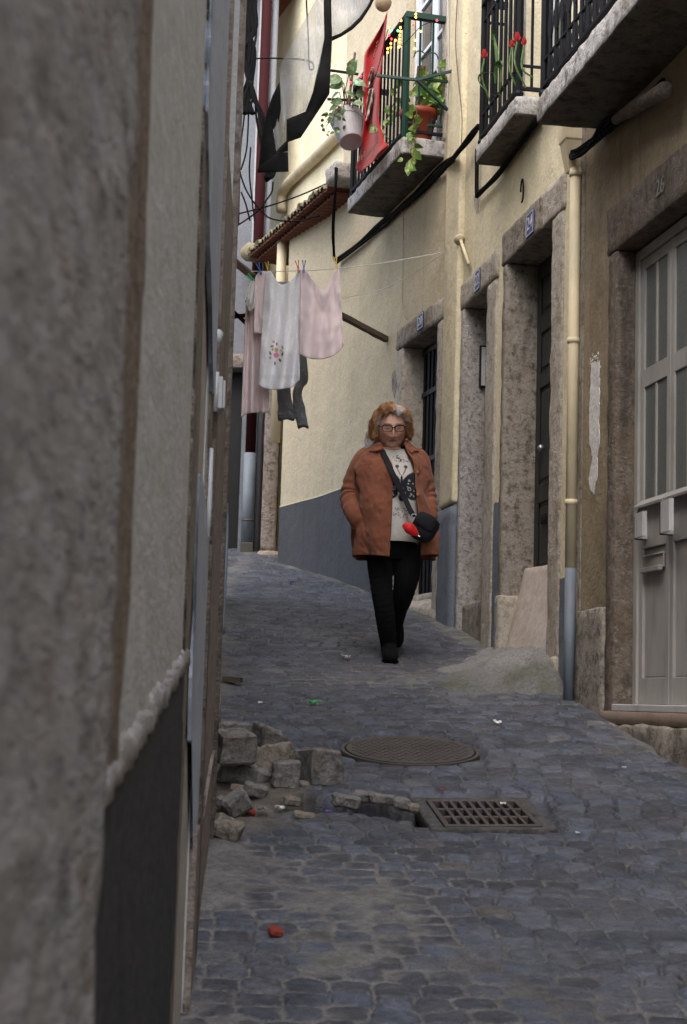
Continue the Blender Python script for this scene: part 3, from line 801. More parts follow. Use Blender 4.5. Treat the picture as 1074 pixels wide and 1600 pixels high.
# the door
DD = -.10
door = bmesh.new()
fw = .055
z0, z1 = .0, 2.345
def gb(bm, s0, s1, za, zb, d0, d1): fbox(bm, FA, s0, s1, za, zb, d0, d1)
lw = (sj1-fw - (SG0+fw))/3           # narrow folding leaves
gb(door, sj1-fw, sj1-.002, z0, z1, DD-.05, DD+.012); gb(door, SG0+.002, SG0+fw, z0, z1, DD-.05, DD+.012)
gb(door, SG0+fw, sj1-fw, z1-.05, z1, DD-.05, DD+.012)
bevel(door, .003, 1)
dr = put('door', door, M['alu'], BH)
def rail_set(bm, a, b, zs, st, d):
    gb(bm, a, a+st, zs[0], zs[-1], d-.04, d); gb(bm, b-st, b, zs[0], zs[-1], d-.04, d)
zg = [1.035, 1.62, 1.715, 2.235]
panes = bmesh.new(); fr_ = bmesh.new(); pan = bmesh.new()
nl = 3
for i in range(nl):
    b = sj1-fw-.006-i*lw; a = b-lw+.008
    rail_set(fr_, a, b, (0.03, z1-.055), .045, DD)
    gb(fr_, a+.042, b-.042, 2.235, z1-.055, DD-.04, DD-.001)
    gb(fr_, a+.042, b-.042, zg[1], zg[2], DD-.04, DD-.001)
    gb(fr_, a+.042, b-.042, .80, zg[0], DD-.04, DD-.001)
    gb(fr_, a+.042, b-.042, .03, .16, DD-.04, DD-.001)
    m = (a+b)/2
    if True:
        gb(fr_, m-.012, m+.012, zg[0], zg[1], DD-.035, DD-.004); gb(fr_, m-.012, m+.012, zg[2], 2.235, DD-.035, DD-.004)
    gb(panes, a+.043, b-.043, zg[0]+.001, 2.234, DD-.016, DD-.010)
    gb(pan, a+.044, b-.044, .161, .799, DD-.03, DD-.014)
    bmx = bmesh.new()
    P = [FA.w(a+.004, 1.01, DD+.001), FA.w(b-.004, 1.01, DD+.001), FA.w(b-.004, 1.0, DD+.036), FA.w(a+.004, 1.0, DD+.036),
         FA.w(a+.004, 1.045, DD+.001), FA.w(b-.004, 1.045, DD+.001), FA.w(b-.004, 1.012, DD+.038), FA.w(a+.004, 1.012, DD+.038)]
    box8(bmx, P); put('drip_rail', fix(bmx), M['alu'], dr)
put('leaf_frame', bevel(fr_, .0025, 1), M['alu'], dr)
put('pane', fix(panes), M['glass'], dr)
put('panel', bevel(pan, .006, 1), M['alu'], dr)
bm = bmesh.new()
gb(bm, SG0+.01, sj1-.002, -.006, .028, DD-.06, .02); put('sill', bevel(bm, .004, 1), M['alu_light'], dr)
# pull handles: folded metal plates standing off a black bracket
for i, sgn in ((0, 1), (1, -1)):
    b = sj1-fw-.006-i*lw; a = b-lw+.008; m = (a+b)/2
    hz = (.845, .965) if i == 0 else (.835, .985)
    h = bmesh.new()
    s_ = b-.10 if sgn > 0 else b-.04
    pr = [(s_, DD), (s_-.0, DD+.05), (s_-.03, DD+.075), (s_-.15, DD+.08), (s_-.165, DD+.07), (s_-.165, DD+.062), (s_-.15, DD+.07), (s_-.03, DD+.064), (s_-.006, DD+.045), (s_-.006, DD)]
    n = len(pr); A = [h.verts.new(FA.w(s, hz[0], d)) for s, d in pr]; B = [h.verts.new(FA.w(s, hz[1], d)) for s, d in pr]
    for k in range(n): h.faces.new((A[k], A[(k+1) % n], B[(k+1) % n], B[k]))
    for q in ((0, 1, 8, 9), (1, 2, 7, 8), (2, 3, 6, 7), (3, 4, 5, 6)):
        h.faces.new([A[x] for x in q]); h.faces.new([B[x] for x in q[::-1]])
    put('handle', fix(h), M['alu_light'], dr)
    h = bmesh.new(); gb(h, s_+.001, s_+.022, hz[0]-.004, hz[1]-.01, DD, DD+.06); put('handle_bracket', bevel(h, .003, 1), M['black_plastic'], dr)
b = sj1-fw-.006; a = b-lw+.008
h = bmesh.new(); gb(h, a+.08, b-.055, .69, .765, DD-.012, DD-.002); gb(h, a+.085, b-.06, .676, .70, DD-.002, DD+.022); gb(h, a+.085, b-.06, .756, .764, DD-.002, DD+.006)
put('letter_slot', bevel(h, .003, 1), M['alu'], dr)
# white smear of paint on the brown wall
pts = []
for x, y in ((925, 566), (937, 566), (938, 600), (937, 660), (938, 690), (934, 715), (934, 745), (929, 772), (925, 768), (921, 755), (922, 742), (927, 715), (922, 690), (922, 640), (924, 600)):
    pts.append(FA.hit(x, y))
bm = bmesh.new(); poly_slab(bm, FA, ragged(pts, .006, .018, 12), .0005, .004)
r = random.Random(3)
for i in range(26):
    x, y = r.uniform(923, 941), r.uniform(548, 575); sx_, zc = FA.hit(x, y); q = r.uniform(.003, .010)
    poly_slab(bm, FA, [(sx_+q*math.cos(t)*r.uniform(.5, 1.2), zc+q*math.sin(t)*r.uniform(.5, 1.2)) for t in (0, 1, 2, 3, 4, 5)], .0005, .003)
bmesh.ops.triangulate(bm, faces=bm.faces)
put('paint_smear', bm, M['white_splash'], BH)
# number painted on the lintel long ago
sN, zN = FA.hit(1033, 292, .018)
bm = place(text_mesh('26', .115, .0), FA.w(sN, zN, .0235), -FA.u, Vector((0, 0, 1)), FA.n); put('painted_number', bm, M['faded_white'], BH)
bm = bmesh.new()
wbox(bm, FA.w(-6.5, 0).x+2.6, 12, FA.w(-19, 0).y-.3, FA.w(S_A0, 0).y-.1, -3, RTOP); put('body', fix(bm), M['brown_wall'], BH)
bm = bmesh.new(); P = [FA.w(-19, RTOP+.02, .3), FA.w(S_A0, RTOP+.02, .3), FA.w(S_A0, RTOP+1.6, -4), FA.w(-19, RTOP+1.6, -4)]
box8(bm, [p-Vector((0, 0, .07)) for p in P]+P); put('roof', fix(bm), M['roof'], BH)

# ------------------------------------------------------------ balconies
def balcony(parent, fr, s0, s1, zb, zt, dp, style, side_near=True, mat_face=None):
    """slab s0 (near) to s1 (far), then an iron railing"""
    b = bmesh.new(); fbox(b, fr, s0, s1, zb, zt, -.02, dp)
    roughen(b, .035, .008, 9, s0, .012)
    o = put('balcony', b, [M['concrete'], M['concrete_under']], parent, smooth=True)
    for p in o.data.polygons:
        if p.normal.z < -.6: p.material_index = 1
    mat = M['green_iron'] if style == 'green' else M['iron']
    i = bmesh.new(); H = zt+.98; e = .03
    def P(s, z, d=dp-e): return fr.w(s, z, d)
    corners = [(s0+e, .0), (s0+e, dp-e), (s1-e, dp-e), (s1-e, .0)]
    def run(z, w, h):
        for (sa, da), (sb, db) in zip(corners, corners[1:]): bar(i, fr.w(sa, z, da), fr.w(sb, z, db), w, h)
    run(zt+.055, .028, .02); run(H, .045, .04)
    if style != 'green': run(zt+.20, .018, .014); run(H-.13, .018, .014)
    for s in (s0+e, s1-e):
        bar(i, fr.w(s, zt-.02, dp-e), fr.w(s, H, dp-e), .03); 
        if style != 'green': ball(i, fr.w(s, zt+.018, dp-e), .03, 1, 1, .8, 10, 6)
    n = max(3, int((s1-s0)/(.105)))
    for k in range(1, n):
        s = s0+e+(s1-s0-2*e)*k/n
        bar(i, P(s, zt+.05), P(s, H), .013 if style == 'green' else .016)
        if style == 'scroll':
            # ovals between the bars
            for zc in (zt+.13, zt+.36, zt+.60):
                pts = [P(s+.035*math.cos(t), zc+.075*math.sin(t)) for t in [2*PI*j/12 for j in range(13)]]
                tube(i, pts, .0065, 5, caps=False)
        if style == 'plain' and k % 2 == 0:
            tube(i, [P(s+.02*math.cos(t), zt+.127+.06*math.sin(t)) for t in [2*PI*j/10 for j in range(11)]], .006, 5, caps=False)
    if style == 'green':
        put('railing', fix(i), M['iron'], o); i = bmesh.new()
        bar(i, fr.w(s0+e-.004, H+.004, 0), fr.w(s0+e-.004, H+.004, dp-e+.02), .05, .045); bar(i, fr.w(s0+e-.003, zt, dp-e+.003), fr.w(s0+e-.003, H, dp-e+.003), .036); bar(i, fr.w(s0+e-.004, zt+.12, 0), fr.w(s0+e-.004, zt+.12, dp-e), .016)
    for s in (s0+e, s1-e):
        m = max(2, int(dp/.10))
        for k in range(1, m):
            d = (dp-e)*k/m; bar(i, fr.w(s, zt+.05, d), fr.w(s, H, d), .013)
            if style == 'green' and s < (s0+s1)/2:
                for zz in (zt+.12, zt+.42, zt+.66):
                    tube(i, [fr.w(s, zz+.05*math.sin(t), d+.045*math.cos(t)) for t in [PI*j/8 for j in range(9)]], .005, 5, caps=False)
    put('railing', fix(i), mat, o)
    return o
# big balcony of the brown house
B3 = balcony(BH, FA, -1.95, .21, 3.09, 3.235, .375+.0, 'scroll')
# a window door onto it
def french_window(parent, fr, s0, s1, z0, z1, d=-.14, name='window'):
    b = bmesh.new(); f = .055
    fbox(b, fr, s0, s0+f, z0, z1, d-.04, d+.02); fbox(b, fr, s1-f, s1, z0, z1, d-.04, d+.02); fbox(b, fr, s0+f, s1-f, z1-f, z1, d-.04, d+.02)
    m = (s0+s1)/2
    for a, c in ((s0+f, m-.004), (m+.004, s1-f)):
        st = .06
        fbox(b, fr, a, a+st, z0, z1-f-.003, d-.03, d+.01); fbox(b, fr, c-st, c, z0, z1-f-.003, d-.03, d+.01)
        for k, zz in enumerate((z0, z0+.62, z0+1.05, z0+1.48, z1-f-.06)):
            h = .16 if k == 0 else .035
            fbox(b, fr, a+st, c-st, zz, zz+h, d-.028, d+.008)
    o = put(name, bevel(b, .003, 1), M['white_wood'], parent)
    g = bmesh.new(); fbox(g, fr, s0+f, s1-f, z0, z1-f, d-.018, d-.010); put('pane', fix(g), M['dark_glass'], o)
    return o
french_window(BH, FA, -1.44, -.36, 3.29, 5.39)

# ------------------------------------------------------------ yellow house: doors 24, 22, 20 and two balconies
YH = thing('yellow_house', 'tall cream yellow house with three stone framed doorways up the alley', 'house', FA.w(2.4, G(10.5), 0))
def dims(fr, Rpx, Lpx, jr, jl, top):
    sR = fr.hit(*Rpx)[0]; sL = fr.hit(*Lpx)[0]; z = (fr.hit(*Rpx)[1]+fr.hit(*Lpx)[1])/2
    return sR, sL, z, fr.hit(jr, 600)[0], fr.hit(jl, 600)[0], top
D24 = dims(FA, (866, 342), (795, 411), 880, 786, 3.10)
D22 = dims(FA, (764, 447), (728, 481), 776, 721, 3.05)
D20 = dims(FB, (686, 505), (632, 541), 696.5, 622, 3.07)
D24 = (D24[0], D24[1], 2.862, D24[3], D24[4], 3.075); D22 = (D22[0], D22[1], 2.833, D22[3], D22[4], 3.02)
D20 = (D20[0], D20[1], 2.90, max(.02, D20[3]), D20[4], 3.07)
WA = [(D24[3], D24[4], -.5, D24[5]), (D22[3], D22[4], -.5, D22[5]), (.95, 1.75, 3.75, 5.9)]
bm = wall_grid(bmesh.new(), FA, S_A0, S_AB, -.6, RTOP+1.2, WA, .5); put('wall', bm, M['yellow'], YH)
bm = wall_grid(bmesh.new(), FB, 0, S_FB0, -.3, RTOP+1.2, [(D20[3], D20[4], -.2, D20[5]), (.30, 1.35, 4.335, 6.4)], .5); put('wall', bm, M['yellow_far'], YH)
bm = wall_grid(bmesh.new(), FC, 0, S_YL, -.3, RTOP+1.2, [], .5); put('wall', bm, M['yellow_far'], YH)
def surround(fr, D, zb, zth, reveal, mats, seeds, split=None):
    sR, sL, zt, jR, jL, top = D
    b = bmesh.new(); fbox(b, fr, jR+.003, sR, zb, zt-.002, -reveal-.06, .012); put('door_jamb', roughen(b, .03, .006, 10, seeds, .009), mats[0], YH, smooth=True)
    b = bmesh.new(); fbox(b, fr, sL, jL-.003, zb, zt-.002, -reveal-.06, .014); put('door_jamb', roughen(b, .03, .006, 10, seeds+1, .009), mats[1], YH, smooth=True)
    if split:
        b = bmesh.new(); fbox(b, fr, jR-.02, split, zt, top, -reveal-.06, .016); put('lintel', roughen(b, .03, .006, 9, seeds+2, .008), mats[0], YH, smooth=True)
        b = bmesh.new(); fbox(b, fr, split+.003, jL+.02, zt, top, -reveal-.06, .020); put('lintel', roughen(b, .03, .006, 9, seeds+3, .008), mats[2], YH, smooth=True)
    else:
        b = bmesh.new(); fbox(b, fr, jR-.02, jL+.02, zt, top, -reveal-.06, .018); put('lintel', roughen(b, .03, .006, 9, seeds+2, .008), mats[2], YH, smooth=True)
surround(FA, D24, 0, .8, .19, (M['stone'], M['stone_dark'], M['stone_dark']), 20, split=FA.hit(852, 300)[0])  # left jamb in soiled stone: grime, plus the reveal's shade put into colour
surround(FA, D22, .1, .5, .30, (M['stone'], M['stone_grey'], M['stone']), 30)
surround(FB, D20, .3, .7, .18, (M['stone'], M['stone'], M['stone_dark']), 40, split=FB.hit(678, 470)[0])
# plinth block where the left jamb of 24 stands
sR, sL, zt, jR, jL, top = D24
bm = bmesh.new(); fbox(bm, FA, sL-.012, jL+.01, .0, .70, -.26, .03); put('jamb_base', roughen(bm, .03, .006, 9, 47, .01), M['stone'], YH, smooth=True)
bm = bmesh.new(); fbox(bm, FA, jR-.006, sR+.01, -.2, .28, -.26, .03); put('jamb_base', roughen(bm, .03, .006, 9, 48, .012), M['stone'], YH, smooth=True)
# door 24: dark boarded door behind a leaning marble slab
def panel_door(fr, s0, s1, z0, z1, d, mat, rows):
    b = bmesh.new(); fbox(b, fr, s0, s1, z0, z1, d-.05, d)
    o = put('door', fix(b), mat, YH); m = (s0+s1)/2
    k = bmesh.new()
    for a, c in ((s0+.03, m-.015), (m+.015, s1-.03)):
        st = .07
        fbox(k, fr, a, a+st, z0+.02, z1-.02, d, d+.016); fbox(k, fr, c-st, c, z0+.02, z1-.02, d, d+.016)
        for (za, zb) in rows: fbox(k, fr, a+st, c-st, za, zb, d, d+.014)
        for (za, zb), (zc, zd) in zip(rows, rows[1:]):
            fbox(k, fr, a+st+.03, c-st-.03, zb+.03, zc-.03, d, d+.010)
    put('panel', bevel(k, .006, 1), mat, o)
    return o
dr24 = panel_door(FA, sR, sL, .70, zt, -.205, M['door_dark'], [(.72, .86), (1.28, 1.40), (2.02, 2.12), (2.38, 2.50), (zt-.12, zt-.03)])
h = bmesh.new(); fbox(h, FA, sL-.36, sL-.20, 1.14, 1.20, -.190, -.181); fbox(h, FA, sL-.35, sL-.21, 1.155, 1.185, -.181, -.175); put('letter_slot', bevel(h, .003, 1), M['iron'], dr24)
h = bmesh.new(); ball(h, FA.w(sL-.22, 1.62, -.170), .022); tube(h, [FA.w(sL-.22, 1.62, -.19), FA.w(sL-.22, 1.62, -.165)], .009); put('knob', fix(h), M['steel'], dr24, smooth=True)
bm = bmesh.new()
P = []
for zc, d0 in ((.27, -.01), (.845, -.140)):
    P += [FA.w(sR+.004, zc, d0-.06), FA.w(sL-.004, zc+.03, d0-.06), FA.w(sL-.004, zc+.03, d0), FA.w(sR+.004, zc, d0)]
box8(bm, P); put('threshold', roughen(bm, .04, .003, 9, 51, .006), M['marble'], YH, smooth=True)
# door 22: deep narrow passage with granite step
sR, sL, zt, jR, jL, top = D22
dr22 = panel_door(FA, sR, sL, .70, zt, -.31, M['door_black'], [(.75, .9), (1.5, 1.6), (zt-.12, zt-.03)])
bm = bmesh.new(); fbox(bm, FA, sR-.002, sL+.002, .1, .70, -.4, -.02); put('threshold', roughen(bm, .035, .006, 9, 52, .01), M['stone_dark'], YH, smooth=True)
# door 20
sR, sL, zt, jR, jL, top = D20
b = bmesh.new(); fbox(b, FB, sR, sL, .8, zt, -.22, -.19); dr20 = put('door', fix(b), M['door_black'], YH)
b = bmesh.new()
for k in range(9):
    s = sR+.05+(sL-sR-.1)*k/8; bar(b, FB.w(s, .82, -.172), FB.w(s, zt-.02, -.172), .02)
for zz in (.85, 1.35, 1.95, 2.5, zt-.05): bar(b, FB.w(sR, zz, -.172), FB.w(sL, zz, -.172), .03, .04)
put('grille', fix(b), M['door_black'], dr20)
bm = bmesh.new(); fbox(bm, FB, sR-.002, sL+.002, .3, .86, -.4, -.10); put('threshold', roughen(bm, .04, .006, 9, 53, .012), M['stone'], YH, smooth=True)
bm = bmesh.new(); P = [FB.w(sR-.10, .3, -.02), FB.w(sL+.02, .3, -.02), FB.w(sL+.02, .3, .05), FB.w(sR-.10, .3, .05), FB.w(sR-.10, .80, -.1), FB.w(sL+.02, .82, -.1), FB.w(sL+.02, .79, .02), FB.w(sR-.10, .70, .02)]
box8(bm, P); put('doorstep', roughen(bm, .035, .008, 7, 54, .012), M['stone'], YH, smooth=True)
# blue grey paint on the foot of the wall strips
def plinth(fr, s0, s1, z0, ztop, d=.004, seed=0, mat='blue_plinth'):
    pts = ragged([(s0, z0), (s1, z0), (s1, ztop), (s0, ztop)], .007, .04, seed)
    b = bmesh.new(); poly_slab(b, fr, pts, -.01, d); bmesh.ops.triangulate(b, faces=b.faces); put('plinth', b, M[mat], YH)
s880 = D24[3]
plinth(FA, S_A0+.01, s880-.004, -.3, FA.hit(884, 903)[1], .006, 1)
plinth(FA, D22[4]+.01, S_AB-.02, .1, FA.hit(708, 790)[1], .006, 2)
plinth(FA, D24[4]+.006, D22[3]-.006, .0, FA.hit(770, 788)[1], .006, 3)
# rounded plaster strip where the wall turns
b = bmesh.new()
s_a, s_b = FA.hit(721, 600)[0]+.012, S_AB+.015
for za, zb, d in ((.95, RTOP+1.1, .05), (.2, .95, .058)):
    q = bmesh.new(); zt_ = FA.hit(708, 790)[1]
fbox(b, FA, s_a, s_b-.01, zt_, RTOP+1.1, -.02, .045); bevel(b, .030, 4); put('corner_strip', b, M['yellow'], YH, smooth=True)
b = bmesh.new(); fbox(b, FA, s_a-.004, s_b-.006, .2, zt_-.002, -.02, .050); roughen(b, .05, .006, 6, 61, .03); put('corner_strip', b, M['blue_plinth'], YH, smooth=True)
# balconies
B2 = balcony(YH, FA, 1.30, 2.235, 3.565, 3.69, .188, 'plain')
french_window(YH, FA, .97, 1.73, 3.76, 5.88)
B1 = balcony(YH, FB, .20, 1.83, 4.185, 4.325, .342, 'green')
french_window(YH, FB, .32, 1.33, 4.345, 6.38, -.10)
b = bmesh.new(); fbox(b, FB, .17, .30, 4.33, 6.4, -.02, .012); put('window_surround', roughen(b, .05, .004, 8, 62, .006), M['stone'], YH, smooth=True)
b = bmesh.new(); fbox(b, FA, 1.752, 1.90, 3.75, 5.95, -.02, .012); put('window_surround', roughen(b, .05, .004, 8, 63, .006), M['stone_grey'], YH, smooth=True)
# drain pipe down the joint
pd = .036; px_ = FA.hit(895.5, 600, pd)[0]
def pipe_at(z): return FA.w(px_, z, pd)
b = bmesh.new(); zc = FA.hit(893, 890)[1]
tube(b, [pipe_at(zc), pipe_at(3.0)], .031, 14); 
for z in (2.95, 2.0, 1.1): tube(b, [pipe_at(z), pipe_at(z+.03)], .035, 14)
pp = put('drain_pipe', fix(b), M['pipe_yellow'], YH, smooth=True)
b = bmesh.new(); tube(b, [pipe_at(G(8.6)-.05), pipe_at(zc)], .0305, 14); put('pipe_foot', fix(b), M['pipe_blue'], pp, smooth=True)
b = bmesh.new()   # hopper
hz = [(2.99, .034), (3.04, .042), (3.16, .060), (3.17, .066), (3.30, .066)]; px_ += .03
rings = []
for z, r_ in hz:
    rings.append([b.verts.new(FA.w(px_+sx*r_+.02, z, .0+(pd+r_ if dd else .002))) for sx, dd in ((-1, 0), (1, 0), (1, 1), (-1, 1))])
for A, B in zip(rings, rings[1:]):
    for k in range(4): b.faces.new((A[k], A[(k+1) % 4], B[(k+1) % 4], B[k]))
b.faces.new(rings[0]); b.faces.new(rings[-1][::-1]); put('hopper', fix(b), M['pipe_yellow'], pp)
# angled old bracket of plaster on the wall above 22
a = FA.w(*FA.hit(709, 332), .03); c = FA.w(*FA.hit(739, 413), .03); m = FA.w(*FA.hit(726, 375), .03)
b = bmesh.new(); tube(b, [a, m, c], .013, 8); tube(b, [m-(c-a).normalized()*.010+FA.n*.008, m+(c-a).normalized()*.010+FA.n*.008], .040, 12)
put('flag_holder', fix(b), M['pipe_yellow'], YH, smooth=True)
# bare render where something was torn off
for seed, outline in ((1, ((741, 305), (748, 308), (749, 330), (745, 333), (741, 320))),):
    b = bmesh.new(); poly_slab(b, FA, ragged([FA.hit(x, y) for x, y in outline], .004, .02, seed), .0005, .003); bmesh.ops.triangulate(b, faces=b.faces); put('bare_patch', b, M['stone'], YH)
b = bmesh.new(); poly_slab(b, FC, ragged([FC.hit(x, y) for x, y in ((570, 690), (573, 676), (577, 684), (585, 684), (600, 684), (600, 706), (570, 706))], .01, .03, 5), .0005, .003); bmesh.ops.triangulate(b, faces=b.faces); put('bare_patch', b, M['stone_dark'], YH)
b = bmesh.new(); poly_slab(b, FB, ragged([FB.hit(x, y) for x, y in ((613, 585), (618, 578), (621, 600), (617, 622), (613, 610))], .006, .03, 5), .0005, .003); bmesh.ops.triangulate(b, faces=b.faces); put('bare_patch', b, M['stone_dark'], YH)
def zt_at(fr, s): 
    return 1.915
def base_band(parent, fr, s0, s1):
    b = bmesh.new(); fbox(b, fr, s0, s1, .5, 1.915, -.02, .008); put('plinth', roughen(b, .15, .003, 5, 71), M['plinth'], parent)
    b = bmesh.new(); fbox(b, fr, s0, s1, 1.917, 1.927, -.02, .010); put('plinth_edge', fix(b), M['yellow'], parent)
base_band(YH, FB, D20[4]+.03, S_FB0); base_band(YH, FC, 0, S_YL)
b = bmesh.new(); wbox(b, FA.w(S_A0, 0).x+.45, 8, FA.w(S_A0, 0).y, FB.w(0, 0).y+.6, -1, RTOP+1.2); wbox(b, FB.w(0, 0).x+.5, 8, FB.w(0, 0).y+.6, 16, -1, RTOP+1.2)
put('body', fix(b), M['yellow'], YH)
b = bmesh.new(); P = [FA.w(S_A0, RTOP+1.22, .3), FC.w(S_YL, RTOP+1.22, .3), FC.w(S_YL, RTOP+2.6, -5), FA.w(S_A0, RTOP+2.6, -5)]
box8(b, [p-Vector((0, 0, .07)) for p in P]+P); put('roof', fix(b), M['roof'], YH)

# ------------------------------------------------------------ low house round the bend, with a tiled eave
LW = thing('low_house', 'faded yellow house with dark grey plinth and mossy tiled eave at the bend', 'house', FD.w(.3, G(15), 0))
ZE = 4.88
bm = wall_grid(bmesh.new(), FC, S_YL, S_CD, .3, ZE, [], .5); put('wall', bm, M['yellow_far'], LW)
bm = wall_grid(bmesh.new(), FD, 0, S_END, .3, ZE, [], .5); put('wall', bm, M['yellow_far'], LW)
base_band(LW, FC, S_YL, S_CD); base_band(LW, FD, 0, S_END)
bm = wall_grid(bmesh.new(), FC, S_YL, S_YL+7, ZE-.4, 9.0, [], .4, d=-.30); put('upper_wall', bm, M['yellow'], LW)
# eave: a row of clay tiles on a plaster ledge
ED = .25
def eave():
    t = bmesh.new(); top = bmesh.new()
    sa, za = FC.hit(512, 288, ED); sb, zb = FC.hit(388, 396, ED)
    n = 26; w = (sb-sa)/n
    for k in range(n):
        s = sa+w*(k+.5); zz = za-.03+(zb-za)*k/n
        r_ = w*.56
        for lay, (dd, dz) in enumerate(((.0, .01), (-.07, -.035))):
            q = [(r_*math.cos(a), r_*math.sin(a)*.6) for a in [PI+PI*j/6 for j in range(7)]]
            A = [t.verts.new(FC.w(s+x, zz+y+dz, ED+dd)) for x, y in q]; B = [t.verts.new(FC.w(s+x, zz+y+dz+.02, -.25)) for x, y in q]
            A2 = [t.verts.new(FC.w(s+x*.8, zz+y*.8+dz+.010, ED+dd)) for x, y in q]
            for i in range(6):
                t.faces.new((A[i], A[i+1], B[i+1], B[i])); t.faces.new((A2[i], A2[i+1], A[i+1], A[i]))
        q = [(r_*1.02*math.cos(a), r_*math.sin(a)*.8) for a in [PI*j/8 for j in range(9)]]
        rings = []
        for (dd, up) in ((ED+.03+random.uniform(-.02, .02), 0), (ED-.10, .04), (.0, .09), (-.32, .16)):
            rings.append([top.verts.new(FC.w(s+w*.5+x, zz+y+up, dd)) for x, y in q])
        for A, B in zip(rings, rings[1:]):
            for i in range(8): top.faces.new((A[i], A[i+1], B[i+1], B[i]))
        in_ = [top.verts.new(FC.w(s+w*.5+x*.72, zz+y*.72, ED+.02)) for x, y in q]
        for i in range(8): top.faces.new((rings[0][i], rings[0][i+1], in_[i+1], in_[i]))
    o = put('roof', roughen(top, .06, .010, 14, 3), M['tile_top'], LW, smooth=True)
    put('eave_tiles', fix(t), M['tile'], o)
    b = bmesh.new(); s0, z0 = FC.hit(525, 292, ED); s1, z1 = FC.hit(503, 252, ED); fbox(b, FC, s0, sa+.02, za-.02, za+.15, -.2, ED+.02); put('end_cap', roughen(b, .03, .010, 12, 4, .02), M['stone_grey'], o, smooth=True)
    b = bmesh.new(); fbox(b, FC, sb-.08, sb+.16, zb-.06, zb+.12, -.2, ED+.05); put('end_cap', roughen(b, .03, .02, 12, 5, .05), M['tile_top'], o, smooth=True)
    b = bmesh.new(); fbox(b, FC, sa, sb, za-.0, za+.03, -.3, ED-.14); put('eave_board', fix(b), M['tile'], o)
eave()
# pipe coming down slantwise over the upper wall, then down the face below the eave
def fc(x, y, d): s, z = FC.hit(x, y, d); return FC.w(s, z, d)
b = bmesh.new(); tube(b, spline([fc(534, 205, -.24), fc(500, 240, -.24), fc(468, 270, -.24), fc(450, 288, -.24), fc(441, 305, -.235), fc(440, 330, -.23)], 5), .060, 12)
dp = put('drain_pipe', fix(b), M['pipe_dirty'], LW, smooth=True)
b = bmesh.new(); x0 = FD.hit(439, 400, .03); tube(b, [FD.w(x0[0], 4.70, .02), FD.w(x0[0], 2.6, .02)], .05, 12); put('pipe_foot', fix(b), M['pipe_yellow'], dp, smooth=True)
b = bmesh.new(); wbox(b, END.x+.65, 8, FC.w(S_YL, 0).y+.3, 22, -1, ZE-.3); put('body', fix(b), M['yellow_far'], LW)
b = bmesh.new(); P = [FC.w(S_YL, 9.05, -.32), FC.w(S_YL+7, 9.05, -.32), FC.w(S_YL+7, 9.6, -4), FC.w(S_YL, 9.6, -4)]
box8(b, [p-Vector((0, 0, .07)) for p in P]+P); put('roof', fix(b), M['roof'], LW)

# ------------------------------------------------------------ pale house closing the view
YF = 17.3
FH = thing('pale_house', 'pale grey house closing the far end of the alley behind red pipe', 'house', (-1.2, YF, G(YF)))
def fx(px, Y=YF, y=600): return at(px, y, Y).x
b = bmesh.new(); dx0, dx1 = fx(364, YF, 700), fx(377, YF, 700)
FFr = Fr((0, YF), 1e9)
class Flat:
    def __init__(s, Y): s.Y = Y
    def w(s, x, z, d=0): return Vector((x, s.Y-d, z))
FL = Flat(YF)
zd = at(370, 575, YF).z
wall_grid(b, FL, -4.0, fx(425, YF, 100), .5, 8.0, [(dx0-.5, dx1, .5, zd)], .5); put('wall', b, M['bluegrey_wall'], FH)
b = bmesh.new(); fbox(b, FL, dx0-.5, dx1, .5, zd, -.3, -.25); put('door', fix(b), M['door_black'], FH)
b = bmesh.new(); fbox(b, FL, dx0-.6, dx1+.07, zd, zd+.16, -.2, .02); put('lintel', roughen(b, .05, .006, 8, 81, .01), M['jamb_granite'], FH, smooth=True)
b = bmesh.new(); wbox(b, fx(403, YF, 700), END.x+.6, YF+.06, YF+.3, .5, 4.95); put('wall', fix(b), M['yellow_far'], FH)
# upper storey with a paler face
b = bmesh.new(); fbox(b, FL, fx(404, YF, 100), fx(427, YF, 100), 4.9, 8.0, .001, .05); put('upper_wall', fix(b), M['pale'], FH)
# pipes
def vpipe(name, x, Y, z0, z1, r_, mat, parent=FH):
    b = bmesh.new(); tube(b, [(x, Y, z0), (x, Y, z1)], r_, 14)
    return put(name, fix(b), mat, parent, smooth=True)
YP = YF-.12
xr = at(394, 640, YP).x; zr = at(391, 708, YP).z; zbt = at(389, 848, YP).z
rp = vpipe('drain_pipe', xr, YP, zr, 8.0, .057, M['pipe_red'])
vpipe('pipe_foot', xr-.005, YP, zbt, zr, .064, M['pipe_blue'], rp)
b = bmesh.new(); zz = at(389, 815, YP).z; tube(b, [(xr, YP, zz), (xr, YP, zz+.02)], .07, 14); put('pipe_collar', fix(b), M['rust_steel'], rp, smooth=True)
b = bmesh.new(); wbox(b, xr-.07, xr+.07, YP-.07, YP+.1, 1.2, zbt-.002); put('pipe_shoe', bevel(b, .01), M['rust_steel'], rp)
vpipe('drain_pipe', at(404, 760, YP+.05).x, YP+.05, 1.2, 8, .035, M['bluegrey_wall'])
